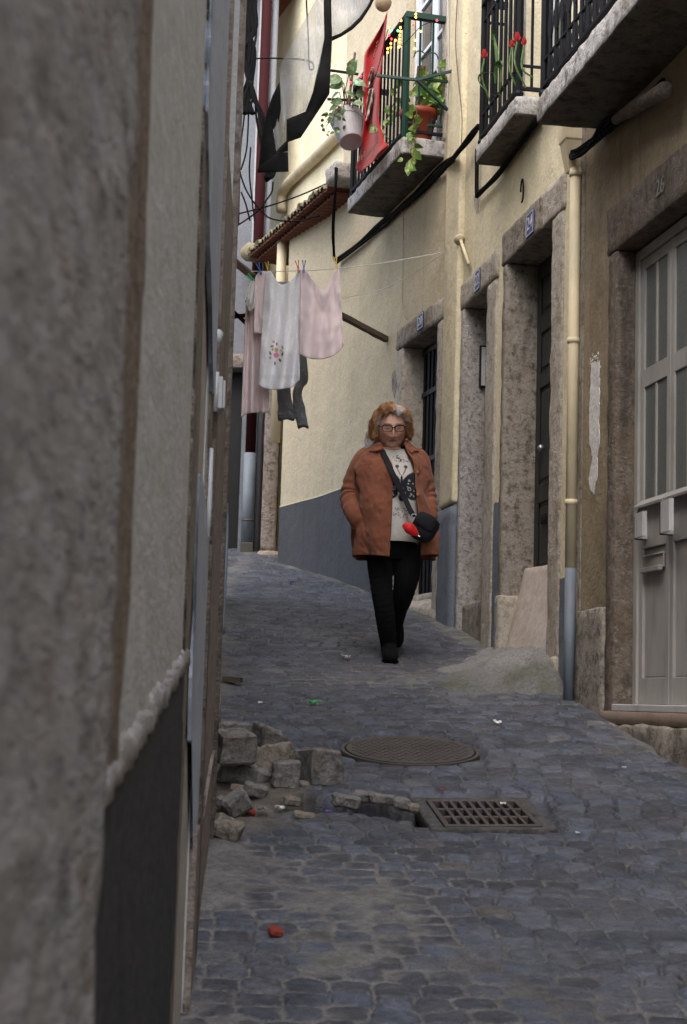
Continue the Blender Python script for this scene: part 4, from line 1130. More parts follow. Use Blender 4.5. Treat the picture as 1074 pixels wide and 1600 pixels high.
# stone pilaster between the houses
b = bmesh.new(); xa, xb = at(411, 760, YF-.3).x, at(434, 760, YF-.3).x; zq = at(424, 862, YF-.3).z
wbox(b, xa, xb, YF-.36, YF, zq, 4.5); put('pilaster', roughen(b, .05, .008, 6, 83, .015), M['jamb_granite'], FH, smooth=True)
b = bmesh.new(); wbox(b, xa-.03, xb+.05, YF-.44, YF, .9, zq-.003); put('pilaster_base', roughen(b, .05, .008, 6, 84, .02), M['stone'], FH, smooth=True)
b = bmesh.new(); wbox(b, END.x+.015, END.x+.5, END.y+.01, YF, .6, 4.86); put('return_wall', fix(b), M['yellow_far'], FH)
b = bmesh.new(); wbox(b, -6, 3, YF-.2, YF+4, 8.02, 8.1); put('roof', fix(b), M['roof'], FH)
# ------------------------------------------------------------ concrete ramp in front of door 24
def build_ramp():
    nu, nv = 50, 90
    y0, y1 = 8.68, 10.55
    V = []; C = []
    us = np.linspace(0, 1, nu); vs_ = np.linspace(0, 1, nv)
    for v in vs_:
        Y = y0+(y1-y0)*v
        for u in us:
            xr = float(XR(Y))+.02
            X = xr-u*.68
            g = G(Y)+.004+float(undul(X, Y))
            plane = .355+.015*(Y-9.4)-.21*max(0, u)**1.1*1.0
            n = float(vnoise(X*5, Y*5, 4))*.022+float(vnoise(X*16, Y*16, 4))*.012+float(vnoise(X*34, Y*34, 4))*.005
            fr_ = np.clip((Y+n*1.2-8.74-.05*u)/(.50+.30*u), 0, 1)**.8
            z = g-.02+(max(plane, g-.03)-g+.02)*float(fr_)+n*.7
            V.append((X, Y, z))
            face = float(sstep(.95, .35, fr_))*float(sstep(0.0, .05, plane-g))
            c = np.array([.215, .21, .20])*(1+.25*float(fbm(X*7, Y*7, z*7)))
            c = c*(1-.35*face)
            mz = float(sstep(-.1, .45, fbm(X*6+3, Y*6, z*9)))*float(sstep(.97, .75, fr_))*float(sstep(-.05, .2, fr_))*float(sstep(.03, .2, u))
            c = c*(1-.6*mz)+np.array([.075, .088, .045])*.6*mz
            C.append(np.clip(c, .01, 1))
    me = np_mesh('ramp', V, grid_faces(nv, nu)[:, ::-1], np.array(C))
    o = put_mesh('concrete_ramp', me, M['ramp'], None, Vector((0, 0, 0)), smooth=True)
    tag(o, 'small mossy concrete ramp levelling the ground before the dark doorway', 'ramp')
build_ramp()

# ------------------------------------------------------------ iron in the street
SLOPE = math.atan(.179)
EX, EY, EZ = Vector((1, 0, 0)), Vector((0, math.cos(SLOPE), math.sin(SLOPE))), Vector((0, -math.sin(SLOPE), math.cos(SLOPE)))
def street_place(bm, x, y, lift=0.0, rot=0.0):
    ex = EX*math.cos(rot)+EY*math.sin(rot); ey = -EX*math.sin(rot)+EY*math.cos(rot)
    return place(bm, Vector((x, y, G(y)+float(undul(x, y))+lift)), ex, ey, EZ)
mt = thing('manhole_cover', 'round worn cast iron manhole cover set in the cobbles', 'manhole cover', (MAN_C.x, MAN_C.y, G(MAN_C.y)))
b = bmesh.new()
rr = [.0, .285, .29, .30]; 
bmesh.ops.create_cone(b, cap_ends=True, radius1=.292, radius2=.288, depth=.03, segments=64)
for i in range(-7, 8):
    for j in range(-7, 8):
        x, y = i*.036+(.018 if j % 2 else 0), j*.033
        if math.hypot(x, y) < .262:
            q = bmesh.ops.create_cube(b, size=1, matrix=Matrix.Translation((x, y, .0165)) @ Matrix.Rotation(.785*(1 if (i+j) % 2 else -1), 4, 'Z') @ Matrix.Diagonal((.022, .009, .002, 1)))
put('lid', street_place(b, MAN_C.x, MAN_C.y, -.006), M['rust_steel'], mt)
b = bmesh.new(); n = 64
rg = [[b.verts.new((r_*math.cos(2*PI*k/n), r_*math.sin(2*PI*k/n), z)) for k in range(n)] for r_, z in ((.296, -.02), (.296, .009), (.312, .009), (.316, -.03))]
for A, B in zip(rg, rg[1:]):
    for k in range(n): b.faces.new((A[k], A[(k+1) % n], B[(k+1) % n], B[k]))
put('rim', street_place(fix(b), MAN_C.x, MAN_C.y, -.003), M['rust_steel'], mt)
gt = thing('drain_grate', 'rectangular iron drain grate with slots in a concrete collar', 'drain grate', (GR_C.x, GR_C.y, G(GR_C.y)))
GW, GD = .182, .198
b = bmesh.new()
def lb(bm, x0, x1, y0, y1, z0, z1): return wbox(bm, x0, x1, y0, y1, z0, z1)
lb(b, -GW, GW, -GD, -GD+.022, -.03, 0); lb(b, -GW, GW, GD-.022, GD, -.03, 0); lb(b, -GW, -GW+.02, -GD+.022, GD-.022, -.03, 0); lb(b, GW-.02, GW, -GD+.022, GD-.022, -.03, 0)
for k in (1, 2):
    y = -GD+.022+(2*GD-.044)*k/3; lb(b, -GW+.02, GW-.02, y-.008, y+.008, -.028, -.001)
for k in range(1, 9):
    x = -GW+.02+(2*GW-.04)*k/9; lb(b, x-.0075, x+.0075, -GD+.022, GD-.022, -.026, .001)
bevel(b, .002, 1)
put('grille', street_place(b, GR_C.x, GR_C.y, .012, .125), M['rust_steel'], gt)
b = bmesh.new()
for x0, x1, y0, y1 in ((-.235, .235, GD+.001, .25), (-.235, .235, -.225, -GD-.001), (-.235, -GW-.001, -GD-.001, GD+.001), (GW+.001, .235, -GD-.001, GD+.001)):
    lb(b, x0, x1, y0, y1, -.06, -.001)
put('collar', street_place(roughen(b, .03, .003, 12, 3, .006), GR_C.x, GR_C.y, .009, .125), M['collar'], gt, smooth=True)
b = bmesh.new(); lb(b, -GW+.01, GW-.01, -GD+.01, GD-.01, -.12, -.10); put('pit', street_place(b, GR_C.x, GR_C.y, .0, .125), M['pit'], gt)

# ------------------------------------------------------------ heap of loose setts by the left wall
def sett(name, px, py, wpx, hpx, label, mat='basalt', rot=0.0, tilt=(0, 0), dep=1.0, lift=0.0, seed=0, Y=None, cat='stone', group='loose setts heaped by the left wall', amp=.008):
    """px,py: centre of its foot in the photo"""
    r = random.Random(seed+100)
    p = on_ground(px, py, lift+.012); p.z += float(undul(p.x, p.y))
    sc = p.y/F_PX; w, h = wpx*sc, hpx*sc
    d = min(w, h*1.3)*dep
    b = bmesh.new()
    P = []
    for z in (0, h):
        for x, y in ((-w/2, -d/2), (w/2, -d/2), (w/2, d/2), (-w/2, d/2)):
            P.append(Vector((x+r.uniform(-.11, .11)*w, y+r.uniform(-.11, .11)*d, z+r.uniform(-.09, .09)*h)))
    box8(b, P); roughen(b, .012, amp, 22, seed, .010)
    mtx = Matrix.Rotation(rot, 4, 'Z') @ Matrix.Rotation(tilt[0], 4, 'X') @ Matrix.Rotation(tilt[1], 4, 'Y')
    bmesh.ops.transform(b, matrix=mtx, verts=b.verts)
    mz = min(v.co.z for v in b.verts)
    loc = Vector((p.x, p.y+d*.35, p.z-mz-.01))
    bmesh.ops.translate(b, vec=loc, verts=b.verts)
    o = put(name, b, M[mat], None, loc, smooth=False); tag(o, label, cat, group)
    return o
SETTS = [
    (366, 1196, 54, 50, 'dark squarish sett resting on the pale one against the left wall', 'basalt', .35, (.1, -.1), 1.0, .10),
    (366, 1152, 46, 26, 'flat dark sett at the back top of the heap by the wall', 'basalt', .1, (0, .05), 1.0, .13),
    (372, 1225, 62, 30, 'low pale rounded sett at the foot of the wall under the dark one', 'basalt', -.1, (.1, .1), .9, .0),
    (414, 1180, 48, 34, 'grey wedge shaped sett at the rear middle of the heap', 'basalt', .5, (.2, .25), 1.0, .03),
    (428, 1220, 66, 50, 'largest tan coloured sett in the middle of the heap', 'basalt_tan', .25, (-.1, -.25), .9, .0),
    (443, 1237, 42, 44, 'small upright grey sett standing in front of the tan one', 'basalt', .05, (0, .04), .9, .0),
    (498, 1230, 56, 54, 'big square dark cube sett standing apart at the right of the heap', 'basalt', .55, (0, 0), 1.0, .0),
    (376, 1280, 40, 32, 'tilted wedge of sett in the dirt below the heap', 'basalt', .4, (.3, -.6), .8, .0),
    (350, 1318, 46, 30, 'rounded tan sett lying alone beside the wall foot, nearest of all', 'basalt_tan', -.3, (.2, .3), .9, .0),
    (477, 1282, 38, 13, 'pale sett half sunk in the trench', 'basalt_tan', .1, (0, .1), 1.0, .0),
    (396, 1250, 36, 20, 'small grey chip of sett between heap and trench', 'basalt', .3, (.2, .2), .9, .0),
    (474, 1233, 17, 11, 'fist sized brown chip between the upright sett and the cube', 'basalt_tan', .3, (.2, .2), .9, .0),
    (628, 1268, 26, 18, 'dark chunk of sett at the right end of the trench', 'basalt', -.3, (.1, .2), .9, .0),
    (645, 1272, 20, 14, 'brown lump beside the drain grate collar', 'basalt_tan', .6, (.1, .1), .9, .0),
    (540, 1268, 40, 20, 'flat grey sett lying in the middle of the trench', 'basalt', .2, (.1, .1), .9, .0),
    (566, 1258, 30, 17, 'small dark sett on the far lip of the trench', 'basalt', -.2, (.15, .1), .9, .0),
    (348, 1268, 26, 18, 'grey chip of sett jammed against the wall foot', 'basalt', .3, (.2, .3), .9, .0),
    (455, 1262, 28, 15, 'brown chip of sett at the left lip of the trench', 'basalt_tan', .5, (.2, .1), .9, .0),
    (404, 1228, 30, 22, 'grey sett wedged between the tan one and the low pale one', 'basalt', .6, (.3, .2), .9, .0),
    (596, 1262, 44, 18, 'long grey sett edging the trench', 'basalt', .05, (0, .05), 1.0, .0),
]
for i, (x, y, w_, h_, lab, mat, rot, tl, dp_, lf_) in enumerate(SETTS):
    sett('loose_sett', x, y, w_, h_, lab, mat, rot, tl, dp_, lf_, seed=i, amp=.006 if w_ > 24 else .003)
sett('brick_fragment', 426, 1463, 26, 17, 'red broken brick lying alone in the dusty foreground', 'brick_red', .4, (.2, .35), .8, .01, seed=40, cat='brick', group=None, amp=.003)
sett('brick_fragment', 390, 1275, 22, 10, 'dark red brick chip in the dirt below the heap', 'brick_red', -.3, (0, .2), .8, .0, seed=41, cat='brick', group=None, amp=.003)
sett('brick_fragment', 438, 1163, 18, 14, 'orange brown brick bit behind the heap of setts', 'brick_red', .3, (0, .4), .8, .06, seed=42, cat='brick', group=None, amp=.003)
a = on_ground(362, 1228, .05); c = on_ground(418, 1240, .03)
b = bmesh.new(); bar(b, a, c, .03, .02); roughen(b, .015, .003, 30, 4)
tag(put('wood_strip', b, M['wood_pink'], None), 'reddish strip of wood lying in front of the setts', 'wood')
a = on_ground(350, 1061, .03); c = on_ground(378, 1063, .03)
b = bmesh.new(); bar(b, a, c, .06, .03); roughen(b, .02, .004, 30, 5)
tag(put('wood_offcut', b, M['wood'], None), 'dark wood offcut lying by the far left wall foot', 'wood')
def scrap(name, px, py, wpx, lab, mat, cat='litter', seed=0, fold=.5):
    p = on_ground(px, py, .022); p.z += float(undul(p.x, p.y)); w = wpx*p.y/F_PX; r = random.Random(seed); b = bmesh.new()
    n = 5; g = [[b.verts.new(p+Vector((w*(i/(n-1)-.5)+r.uniform(-.1, .1)*w, w*.9*(j/(n-1)-.5)+r.uniform(-.1, .1)*w, r.uniform(0, fold)*w))) for i in range(n)] for j in range(n)]
    for j in range(n-1):
        for i in range(n-1): b.faces.new((g[j][i], g[j][i+1], g[j+1][i+1], g[j+1][i]))
    o = put(name, b, M[mat], None, p); tag(o, lab, cat)
    md = o.modifiers.new('thick', 'SOLIDIFY'); md.thickness = .002
for a in (('plastic_scrap', 490, 1098, 12, 'larger bright green plastic scrap on the cobbles uphill', 'litter_green', 1), ('plastic_scrap', 499, 1096, 7, 'smaller bright green plastic scrap beside the larger', 'litter_green', 2),
          ('paper_scrap', 407, 1098, 6, 'small white paper scrap left of the green plastic', 'litter_white', 3), ('foil_scrap', 411, 1270, 16, 'crumpled silver foil in the dirt by the trench', 'foil', 4),
          ('paper_scrap', 437, 1268, 14, 'torn white paper at the left end of the trench', 'litter_white', 5), ('bottle_cap', 513, 1274, 10, 'purple plastic cap in the trench', 'litter_purple', 6),
          ('paper_scrap', 777, 1131, 12, 'white paper scrap on the cobbles below the ramp', 'litter_white', 7), ('paper_scrap', 786, 1259, 8, 'white paper scrap at the top edge of the drain grate', 'litter_white', 8),
          ('paper_scrap', 903, 1303, 6, 'tiny white paper scrap right of the drain grate', 'litter_white', 9), ('paper_scrap', 975, 1203, 7, 'tiny white scrap near the foot of the right wall', 'litter_white', 10),
          ('paper_scrap', 541, 1030, 13, 'pale scrap on the paving left of the walking woman', 'litter_white', 11), ('plastic_scrap', 692, 1238, 6, 'small orange scrap behind the drain grate', 'peg_red', 12),
          ('plastic_scrap', 455, 911, 8, 'blue plastic scrap on the cobbles near the far plinth', 'peg_blue', 13)):
    scrap(a[0], a[1], a[2], a[3], a[4], a[5], seed=a[6], fold=.45)

# ------------------------------------------------------------ number plates, entry panel
def plate(fr, px, py, num, hh, ww, label, d=.021):
    s, z = fr.hit(px, py, d)
    t = thing('number_plate', label, 'house number', fr.w(s, z, d))
    b = bmesh.new(); fbox(b, fr, s-ww/2, s+ww/2, z-hh/2, z+hh/2, d, d+.005); put('plate', bevel(b, .002, 1), M['enamel_blue'], t)
    b = bmesh.new(); e = .008
    for q in ((s-ww/2+e, s+ww/2-e, z+hh/2-e-.005, z+hh/2-e), (s-ww/2+e, s+ww/2-e, z-hh/2+e, z-hh/2+e+.005), (s-ww/2+e, s-ww/2+e+.005, z-hh/2+e+.005, z+hh/2-e-.005), (s+ww/2-e-.005, s+ww/2-e, z-hh/2+e+.005, z+hh/2-e-.005)):
        fbox(b, fr, *q, d+.0052, d+.0062)
    put('border', fix(b), M['enamel_white'], t)
    b = place(text_mesh(num, hh*.74, .0, .001), fr.w(s, z, d+.0065), -fr.u, Vector((0, 0, 1)), fr.n)
    xs = [v.co for v in b.verts]
    put('number', b, M['enamel_white'], t)
plate(FA, 829, 349, '24', .155, .165, 'blue enamel number plate reading 24 on the dark lintel', .024)
plate(FA, 746.5, 438, '22', .15, .15, 'blue enamel number plate reading 22 on the pale lintel', .022)
plate(FB, 657.5, 502, '20', .135, .15, 'blue enamel number plate reading 20 on the soiled lintel behind the woman', .024)
sv = D22[1]-.004
d0, za = FA.hits(748, 606, sv); d1, zb = FA.hits(763, 541, sv)
ip = thing('intercom', 'narrow steel intercom panel with four buttons in a black frame', 'intercom', FA.w(sv, za, d0))
def rbox(b, da, db, z0, z1, s0, s1): fbox(b, FA, s0, s1, z0, z1, da, db)
b = bmesh.new(); rbox(b, d0-.10, d0, za, zb, sv-.022, sv); put('housing', bevel(b, .004, 1), M['black_plastic'], ip)
b = bmesh.new(); rbox(b, d0-.088, d0-.012, za+.014, zb-.014, sv-.026, sv-.0225); put('faceplate', bevel(b, .001, 1), M['alu_light'], ip)
for k in range(4):
    b = bmesh.new(); z = za+(zb-za)*(.33+.10*k); c = FA.w(sv-.028, z, d0-.045)
    tube(b, [c+FA.u*.002, c-FA.u*.006], .010, 12); put('button', fix(b), M['steel'], ip, smooth=True)

# ------------------------------------------------------------ cables
def wall_cable(name, parts, r_, label, mat='cable', n=6, sub=6, wob=0.0, strands=1):
    b = bmesh.new(); rnd = random.Random(len(label))
    for st in range(strands):
        pts = []
        for fr, x, y, d in parts:
            s, z = fr.hit(x, y, d); p = fr.w(s, z, d+rnd.uniform(0, wob)); p.z += rnd.uniform(-wob, wob); pts.append(p)
        tube(b, spline(pts, sub), r_ if st == 0 else r_*.55, n)
    o = put(name, fix(b), M[mat], None, pts[0], smooth=True); tag(o, label, 'cable')
    return o
wall_cable('cable', [(FC, 528, 407, .03), (FC, 560, 386, .03), (FB, 600, 352, .03), (FB, 640, 315, .03), (FB, 690, 266, .03), (FA, 716, 240, .08), (FA, 738, 214, .05), (FA, 752, 196, .05)], .020, 'thick black cable running along the yellow wall under the plant balcony', wob=.025, strands=4)
wall_cable('cable', [(FA, 747, 232, .03), (FA, 747, 300, .03), (FA, 751, 303, .03), (FA, 775, 277, .03), (FA, 800, 245, .03), (FA, 826, 212, .03), (FA, 850, 180, .03), (FA, 868, 160, .03)], .016, 'black cable bending under the small middle balcony', wob=.012, strands=3)
wall_cable('cable', [(FA, 892, 212, .05), (FA, 893, 232, .05), (FA, 900, 243, .05), (FA, 925, 225, .04), (FA, 952, 200, .04), (FA, 1000, 165, .03), (FA, 1040, 130, .03)], .014, 'tangle of black cables under the big balcony by the hopper', wob=.03, strands=7)
wall_cable('cable', [(FC, 527, 262, .26), (FC, 525, 300, .26), (FC, 522, 360, .18), (FC, 524, 405, .06)], .014, 'black cable hanging straight down beside the end of the tiled eave', wob=.02, strands=3)
wall_cable('wire', [(FA, 716, -20, .06), (FA, 712, 60, .06), (FA, 716, 120, .06), (FA, 722, 180, .06), (FA, 721, 232, .07)], .004, 'thin brown wire hanging down the wall corner by the plant balcony', 'stem')
wall_cable('wire', [(FB, 700, -20, .03), (FB, 701, 100, .03), (FB, 700, 170, .03), (FB, 706, 215, .03)], .006, 'pale wire running down beside the plant balcony', 'cord')
wall_cable('wire', [(FB, 631, 290, .01), (FB, 630, 400, .01), (FB, 629, 470, .01), (FB, 636, 498, .01)], .0035, 'thin pale wire down the wall to the lintel of number 20', 'pipe_dirty')
b = bmesh.new(); s, z = FA.hit(816, 298, .03); tube(b, [FA.w(s+.03*math.cos(t), z+.075*math.sin(t), .03) for t in [2*PI*j/14 for j in range(12)]], .006, 6)
tag(put('wire_loop', fix(b), M['cable'], None), 'small loop of wire on a hook above door 24', 'wire')
b = bmesh.new(); _e = []
for x_, y_, d_ in ((962, 188, .10), (990, 168, .11), (1040, 140, .12)):
    _s, _z = FA.hit(x_, y_, d_); _e.append(FA.w(_s, _z, d_))
tube(b, _e, [.026, .036, .04], 10)
put('pipe_stub', roughen(b, .05, .008, 9, 3), M['brown_stone'], BH, smooth=True)
# the bundle of wires on the left, tied to the far wall
def free_cable(b, pts, r_, jit=0.0, rnd=random):
    P = []
    for x, y, Y in pts:
        p = at(x, y, Y); P.append(p+Vector((rnd.uniform(-jit, jit), rnd.uniform(-jit, jit), rnd.uniform(-jit, jit)*.6)))
    tube(b, spline(P, 6), r_, 5)
b = bmesh.new(); rnd = random.Random(8); Yc = 14.6
for k in range(24):
    free_cable(b, [(391+rnd.uniform(-9, 9), -40, Yc), (390+rnd.uniform(-14, 12), 40, Yc), (390+rnd.uniform(-15, 12), 80, Yc), (390+rnd.uniform(-5, 5), 125, Yc), (389+rnd.uniform(-9, 5), 150, Yc), (389+rnd.uniform(-10, 10), 178, Yc)], rnd.uniform(.006, .016), .012, rnd)
for k in range(9):
    free_cable(b, [(391, 128, Yc), (396, 150, Yc), (404+k*1.2, 185, Yc), (409+k*1.6, 225, Yc), (414+k*1.3, 262, Yc), (419+rnd.uniform(-3, 3), 280-rnd.uniform(0, 8), Yc), (424, 276, Yc), (427, 262, Yc), (426, 225, Yc)], rnd.uniform(.007, .018), .018, rnd)
for pts in ([(385, 150, Yc), (381, 190, Yc), (376, 235, Yc), (374, 300, Yc), (373, 350, Yc)], [(389, 170, Yc), (386, 230, Yc), (378, 262, Yc), (375, 268, Yc), (384, 295, Yc), (396, 315, Yc), (405, 326, Yc), (420, 340, Yc), (440, 345, Yc), (465, 346, Yc), (480, 342, Yc), (500, 337, Yc)],
            [(427, 284, Yc), (425, 300, Yc), (415, 315, Yc), (405, 328, Yc), (390, 340, Yc), (372, 352, Yc)], [(392, 230, Yc), (390, 270, Yc), (394, 310, Yc), (398, 345, Yc)], [(377, 300, Yc), (384, 318, Yc), (391, 345, Yc)],
            [(395, 92, Yc), (420, 91, Yc), (460, 92, Yc), (475, 94, Yc), (488, 98, Yc), (491, 106, Yc), (486, 109, Yc), (483, 102, Yc), (482, 60, Yc), (479, 0, Yc), (478, -40, Yc)], [(374, 334, Yc), (420, 322, Yc), (470, 305, Yc), (520, 283, Yc), (560, 268, Yc)]):
    free_cable(b, pts, .008, 0, rnd)
tag(put('cable_bundle', fix(b), M['cable'], None, at(390, 120, Yc), smooth=True), 'thick tangled bundle of black cables hanging before the red pipe', 'cables')

# ------------------------------------------------------------ washing
def cloth_grid(top, bot, Yt, Yb, nu=40, nv=60, fold=.02, freq=3.0, seed=0, pins=(), side=None):
    """hanging cloth: top and bottom outlines in the photo, hung in the plane at distance Yt..Yb"""
    def samp(pts, n):
        P = spline([Vector((x, y, 0)) for x, y in pts], 12)
        L = [0]
        for a, c in zip(P, P[1:]): L.append(L[-1]+(c-a).length)
        return np.stack([np.interp(np.linspace(0, L[-1], n), L, [p.x for p in P]), np.interp(np.linspace(0, L[-1], n), L, [p.y for p in P])], -1)
    T, B = samp(top, nu), samp(bot, nu)
    V = np.zeros((nv, nu, 3)); UV = np.zeros((nv, nu, 2))
    for j in range(nv):
        v = j/(nv-1)
        for i in range(nu):
            u = i/(nu-1)
            x, y = T[i]*(1-v)+B[i]*v
            if side: x += side(u, v)
            Y = Yt+(Yb-Yt)*v
            f = fold*(math.sin(u*freq*2*PI+seed+1.3*v)*(.35+.65*v)+.6*math.sin(u*freq*3.7+seed*2+v*2.2)*.5)
            f += fold*.7*float(vnoise(u*4+seed, v*3, seed))+fold*.25*float(vnoise(u*11+seed, v*9, seed))
            p = at(x, y, Y+f); V[j, i] = p; UV[j, i] = (x, y)
    return V, UV
def cloth_obj(name, V, mat, label, cat, group=None, col=None, thick=.006, parent=None):
    nv, nu = V.shape[:2]; base = Vector(V.reshape(-1, 3).mean(0)) if parent is None else WL[parent]
    me = np_mesh(name, V.reshape(-1, 3)-np.array(base), grid_faces(nv, nu), None if col is None else col.reshape(-1, 3))
    o = put_mesh(name, me, mat, parent, base, smooth=True)
    md = o.modifiers.new('thick', 'SOLIDIFY'); md.thickness = thick; md.offset = 0
    if cat: tag(o, label, cat, group)
    return o
YR = 11.95; YLN = 12.55
LA = at(381, 424, YLN); s, z = FB.hit(694, 394, .01); LB_ = FB.w(s, z, .01)
def line_Y(x):
    t = (x-381)/(694-381.); return YLN+(LB_.y-YLN)*t
LG = 'laundry pegged on the line across the alley'
b = bmesh.new(); pts = [LA.lerp(LB_, t)+Vector((0, 0, -.05*math.sin(PI*t))) for t in [k/16 for k in range(17)]]; tube(b, pts, .0035, 5)
tag(put('washing_line', fix(b), M['cord'], None), 'white washing line holding the towels across the alley', 'washing line')
b = bmesh.new(); p1 = at(440, 482, 12.9); s, z = FB.hit(692, 397, .01); tube(b, spline([p1, at(535, 466, 12.75), at(610, 447, 12.5), FB.w(s, z, .01)], 6), .003, 5)
tag(put('washing_line', fix(b), M['cord'], None), 'second fainter washing line sagging behind the towels', 'washing line')
b = bmesh.new(); s, z = FC.hit(605, 531, .0); A = FC.w(s, z, 0); Bp = at(524, 488, A.y-.55); Bp2 = A+(Bp-A)*1.75; bar(b, A, Bp2, .055, .04); roughen(b, .06, .003, 14, 5)
tag(put('wooden_arm', b, M['wood'], None), 'weathered wooden clothes line arm sticking out of the yellow wall', 'wooden arm')
b = bmesh.new(); A = LP(12.62, at(350, 405, 12.6).z, 0); bar(b, A, at(396, 433, 12.5), .06, .05); roughen(b, .06, .003, 14, 6)
tag(put('wooden_arm', b, M['wood'], None), 'dark wooden arm at the left end of the washing line', 'wooden arm')
b = bmesh.new(); A = LP(12.7, at(350, 495, 12.7).z, 0); C_ = at(386, 505, 12.7); bar(b, A, at(384, 493, 12.7), .03); bar(b, at(366, 488, 12.7), at(386, 506, 12.7), .03); tag(put('iron_bracket', fix(b), M['pipe_red'], None), 'dark red iron bracket on the far left wall', 'bracket')
# pink towel
V, UV = cloth_grid([(470, 421), (479, 423), (490, 437), (501, 452), (507, 451), (516, 437), (524, 423), (530, 418)], [(468, 553), (478, 558), (490, 561), (505, 561), (520, 556), (532, 547), (537, 538)], line_Y(500), line_Y(500), 44, 64, .034, 2.1, 1.0)
cloth_obj('towel', V, M['towel_pink'], 'short pale pink towel sagging between red blue and yellow pegs', 'towel', LG)
# white towel with an embroidered rose
V, UV = cloth_grid([(416, 425), (423, 424), (428, 431), (436, 443), (446, 444), (458, 436), (466, 424), (471, 422)], [(404, 601), (415, 607), (430, 609), (445, 607), (458, 604), (468, 594)], line_Y(440)-.05, line_Y(440)-.05, 70, 130, .036, 2.2, 2.0)
cl = np.zeros(V.shape); cl[...] = (.86, .86, .89)
def spot(cx_, cy_, rx, ry, ang, c, soft=.25):
    dx, dy = UV[..., 0]-cx_, UV[..., 1]-cy_; ca, sa = math.cos(ang), math.sin(ang)
    q = np.hypot((dx*ca+dy*sa)/rx, (-dx*sa+dy*ca)/ry); k = sstep(1.05, 1-soft, q)[..., None]
    cl[...] = cl*(1-k)+np.array(c)*k
for a in ((432, 547, 3.6, 4.2, 0, (.55, .33, .12)), (432, 555, 5.0, 4.6, .2, (.75, .22, .38)), (427, 534, 2.6, 2.0, .3, (.72, .33, .42)), (425, 541, 3.4, 1.6, -.1, (.10, .13, .06)), (433, 538, 1.5, 3.0, .2, (.12, .15, .07)), (442, 543, 1.3, 3.5, -.2, (.30, .24, .12)),
          (442, 553, 1.6, 4.2, .2, (.13, .16, .07)), (422, 552, 1.6, 3.6, -.4, (.13, .16, .07)), (422, 559, 1.5, 2.6, .3, (.25, .2, .12)), (438, 563, 2.0, 3.4, -.5, (.11, .15, .06)), (430, 568, 1.6, 3.4, .1, (.12, .16, .06)), (426, 546, 1.4, 2.2, .6, (.15, .18, .08)), (440, 548, 1.3, 1.8, .6, (.5, .35, .15))):
    spot(*a)
cl *= (1-.10*sstep(594, 590, UV[..., 1])*sstep(584, 588, UV[..., 1]))[..., None]
cloth_obj('towel', V, M['towel_white'], 'long white towel with an embroidered pink rose', 'towel', LG, cl)
# pink night dress
nd = thing('nightdress', 'pale pink cotton nightdress with ruffled sleeve at the left end of the line', 'nightdress', at(400, 540, 12.55), LG)
V, UV = cloth_grid([(385, 470), (390, 452), (398, 437), (405, 426), (411, 424), (417, 425)], [(377, 652), (385, 647), (396, 645), (406, 645), (414, 645), (421, 644)], line_Y(400)+.03, line_Y(400)+.03, 40, 80, .03, 2.6, 3.0)
cloth_obj('body', V, M['pink_dress'], None, None, parent=nd)
V, UV = cloth_grid([(399, 434), (404, 426), (410, 424), (417, 424)], [(397, 520), (403, 521), (409, 522), (415, 522)], line_Y(400)-.05, line_Y(400)-.06, 20, 40, .015, 1.2, 4.0)
cloth_obj('sleeve', V, M['pink_dress'], None, None, parent=nd)
V, UV = cloth_grid([(390, 443), (394, 438), (399, 441), (400, 446)], [(383, 470), (388, 484), (394, 486), (399, 476)], line_Y(395)-.06, line_Y(395)-.10, 24, 24, .022, 3.5, 5.0)
cloth_obj('ruffle', V, M['white_cloth'], None, None, parent=nd)
# grey jeans behind
jn = thing('jeans', 'wet grey jeans hanging behind the white towel', 'trousers', at(455, 560, 12.9), LG)
def leg(pts, wpx):
    P = [at(x, y, 12.85) for x, y in pts]; P = spline(P, 8); b = bmesh.new(); n = 18; rings = []
    for k, p in enumerate(P):
        t = k/(len(P)-1); w = wpx*12.85/F_PX*(1+.12*math.sin(9*t)); d = .035
        rings.append([b.verts.new(p+Vector((w*math.cos(a)*(1+.10*mn.noise(Vector((a, t*9, wpx)))), d*math.sin(a)+.012*mn.noise(Vector((a*2, t*14, 3+wpx))), .018*mn.noise(Vector((a, t*11, 7)))))) for a in [2*PI*i/n for i in range(n)]])
    for A, B in zip(rings, rings[1:]):
        for i in range(n): b.faces.new((A[i], A[(i+1) % n], B[(i+1) % n], B[i]))
    ins = [b.verts.new(v.co*.0+P[-1]+(v.co-P[-1])*.86+Vector((0, 0, .03))) for v in rings[-1]]
    for i in range(n): b.faces.new((rings[-1][i], rings[-1][(i+1) % n], ins[(i+1) % n], ins[i]))
    b.faces.new(ins)
    return fix(b)
put('leg', leg([(440, 500), (440, 560), (443, 610), (447, 640), (447, 656)], 12.5), M['denim'], jn, smooth=True)
put('leg', leg([(463, 500), (470, 560), (474, 592), (465, 612), (468, 640), (474, 668)], 8.5), M['denim'], jn, smooth=True)
b = bmesh.new(); P = [at(428, 485, 12.85), at(475, 485, 12.85), at(475, 485, 12.93), at(428, 485, 12.93)]; Q = [at(429, 440, 12.86), at(470, 440, 12.86), at(470, 440, 12.92), at(429, 440, 12.92)]
box8(b, [at(428, 512, 12.83), at(474, 512, 12.83), at(474, 512, 12.90), at(428, 512, 12.90)]+Q); put('waist', roughen(b, .04, .006, 14, 2, .01), M['denim'], jn, smooth=True)
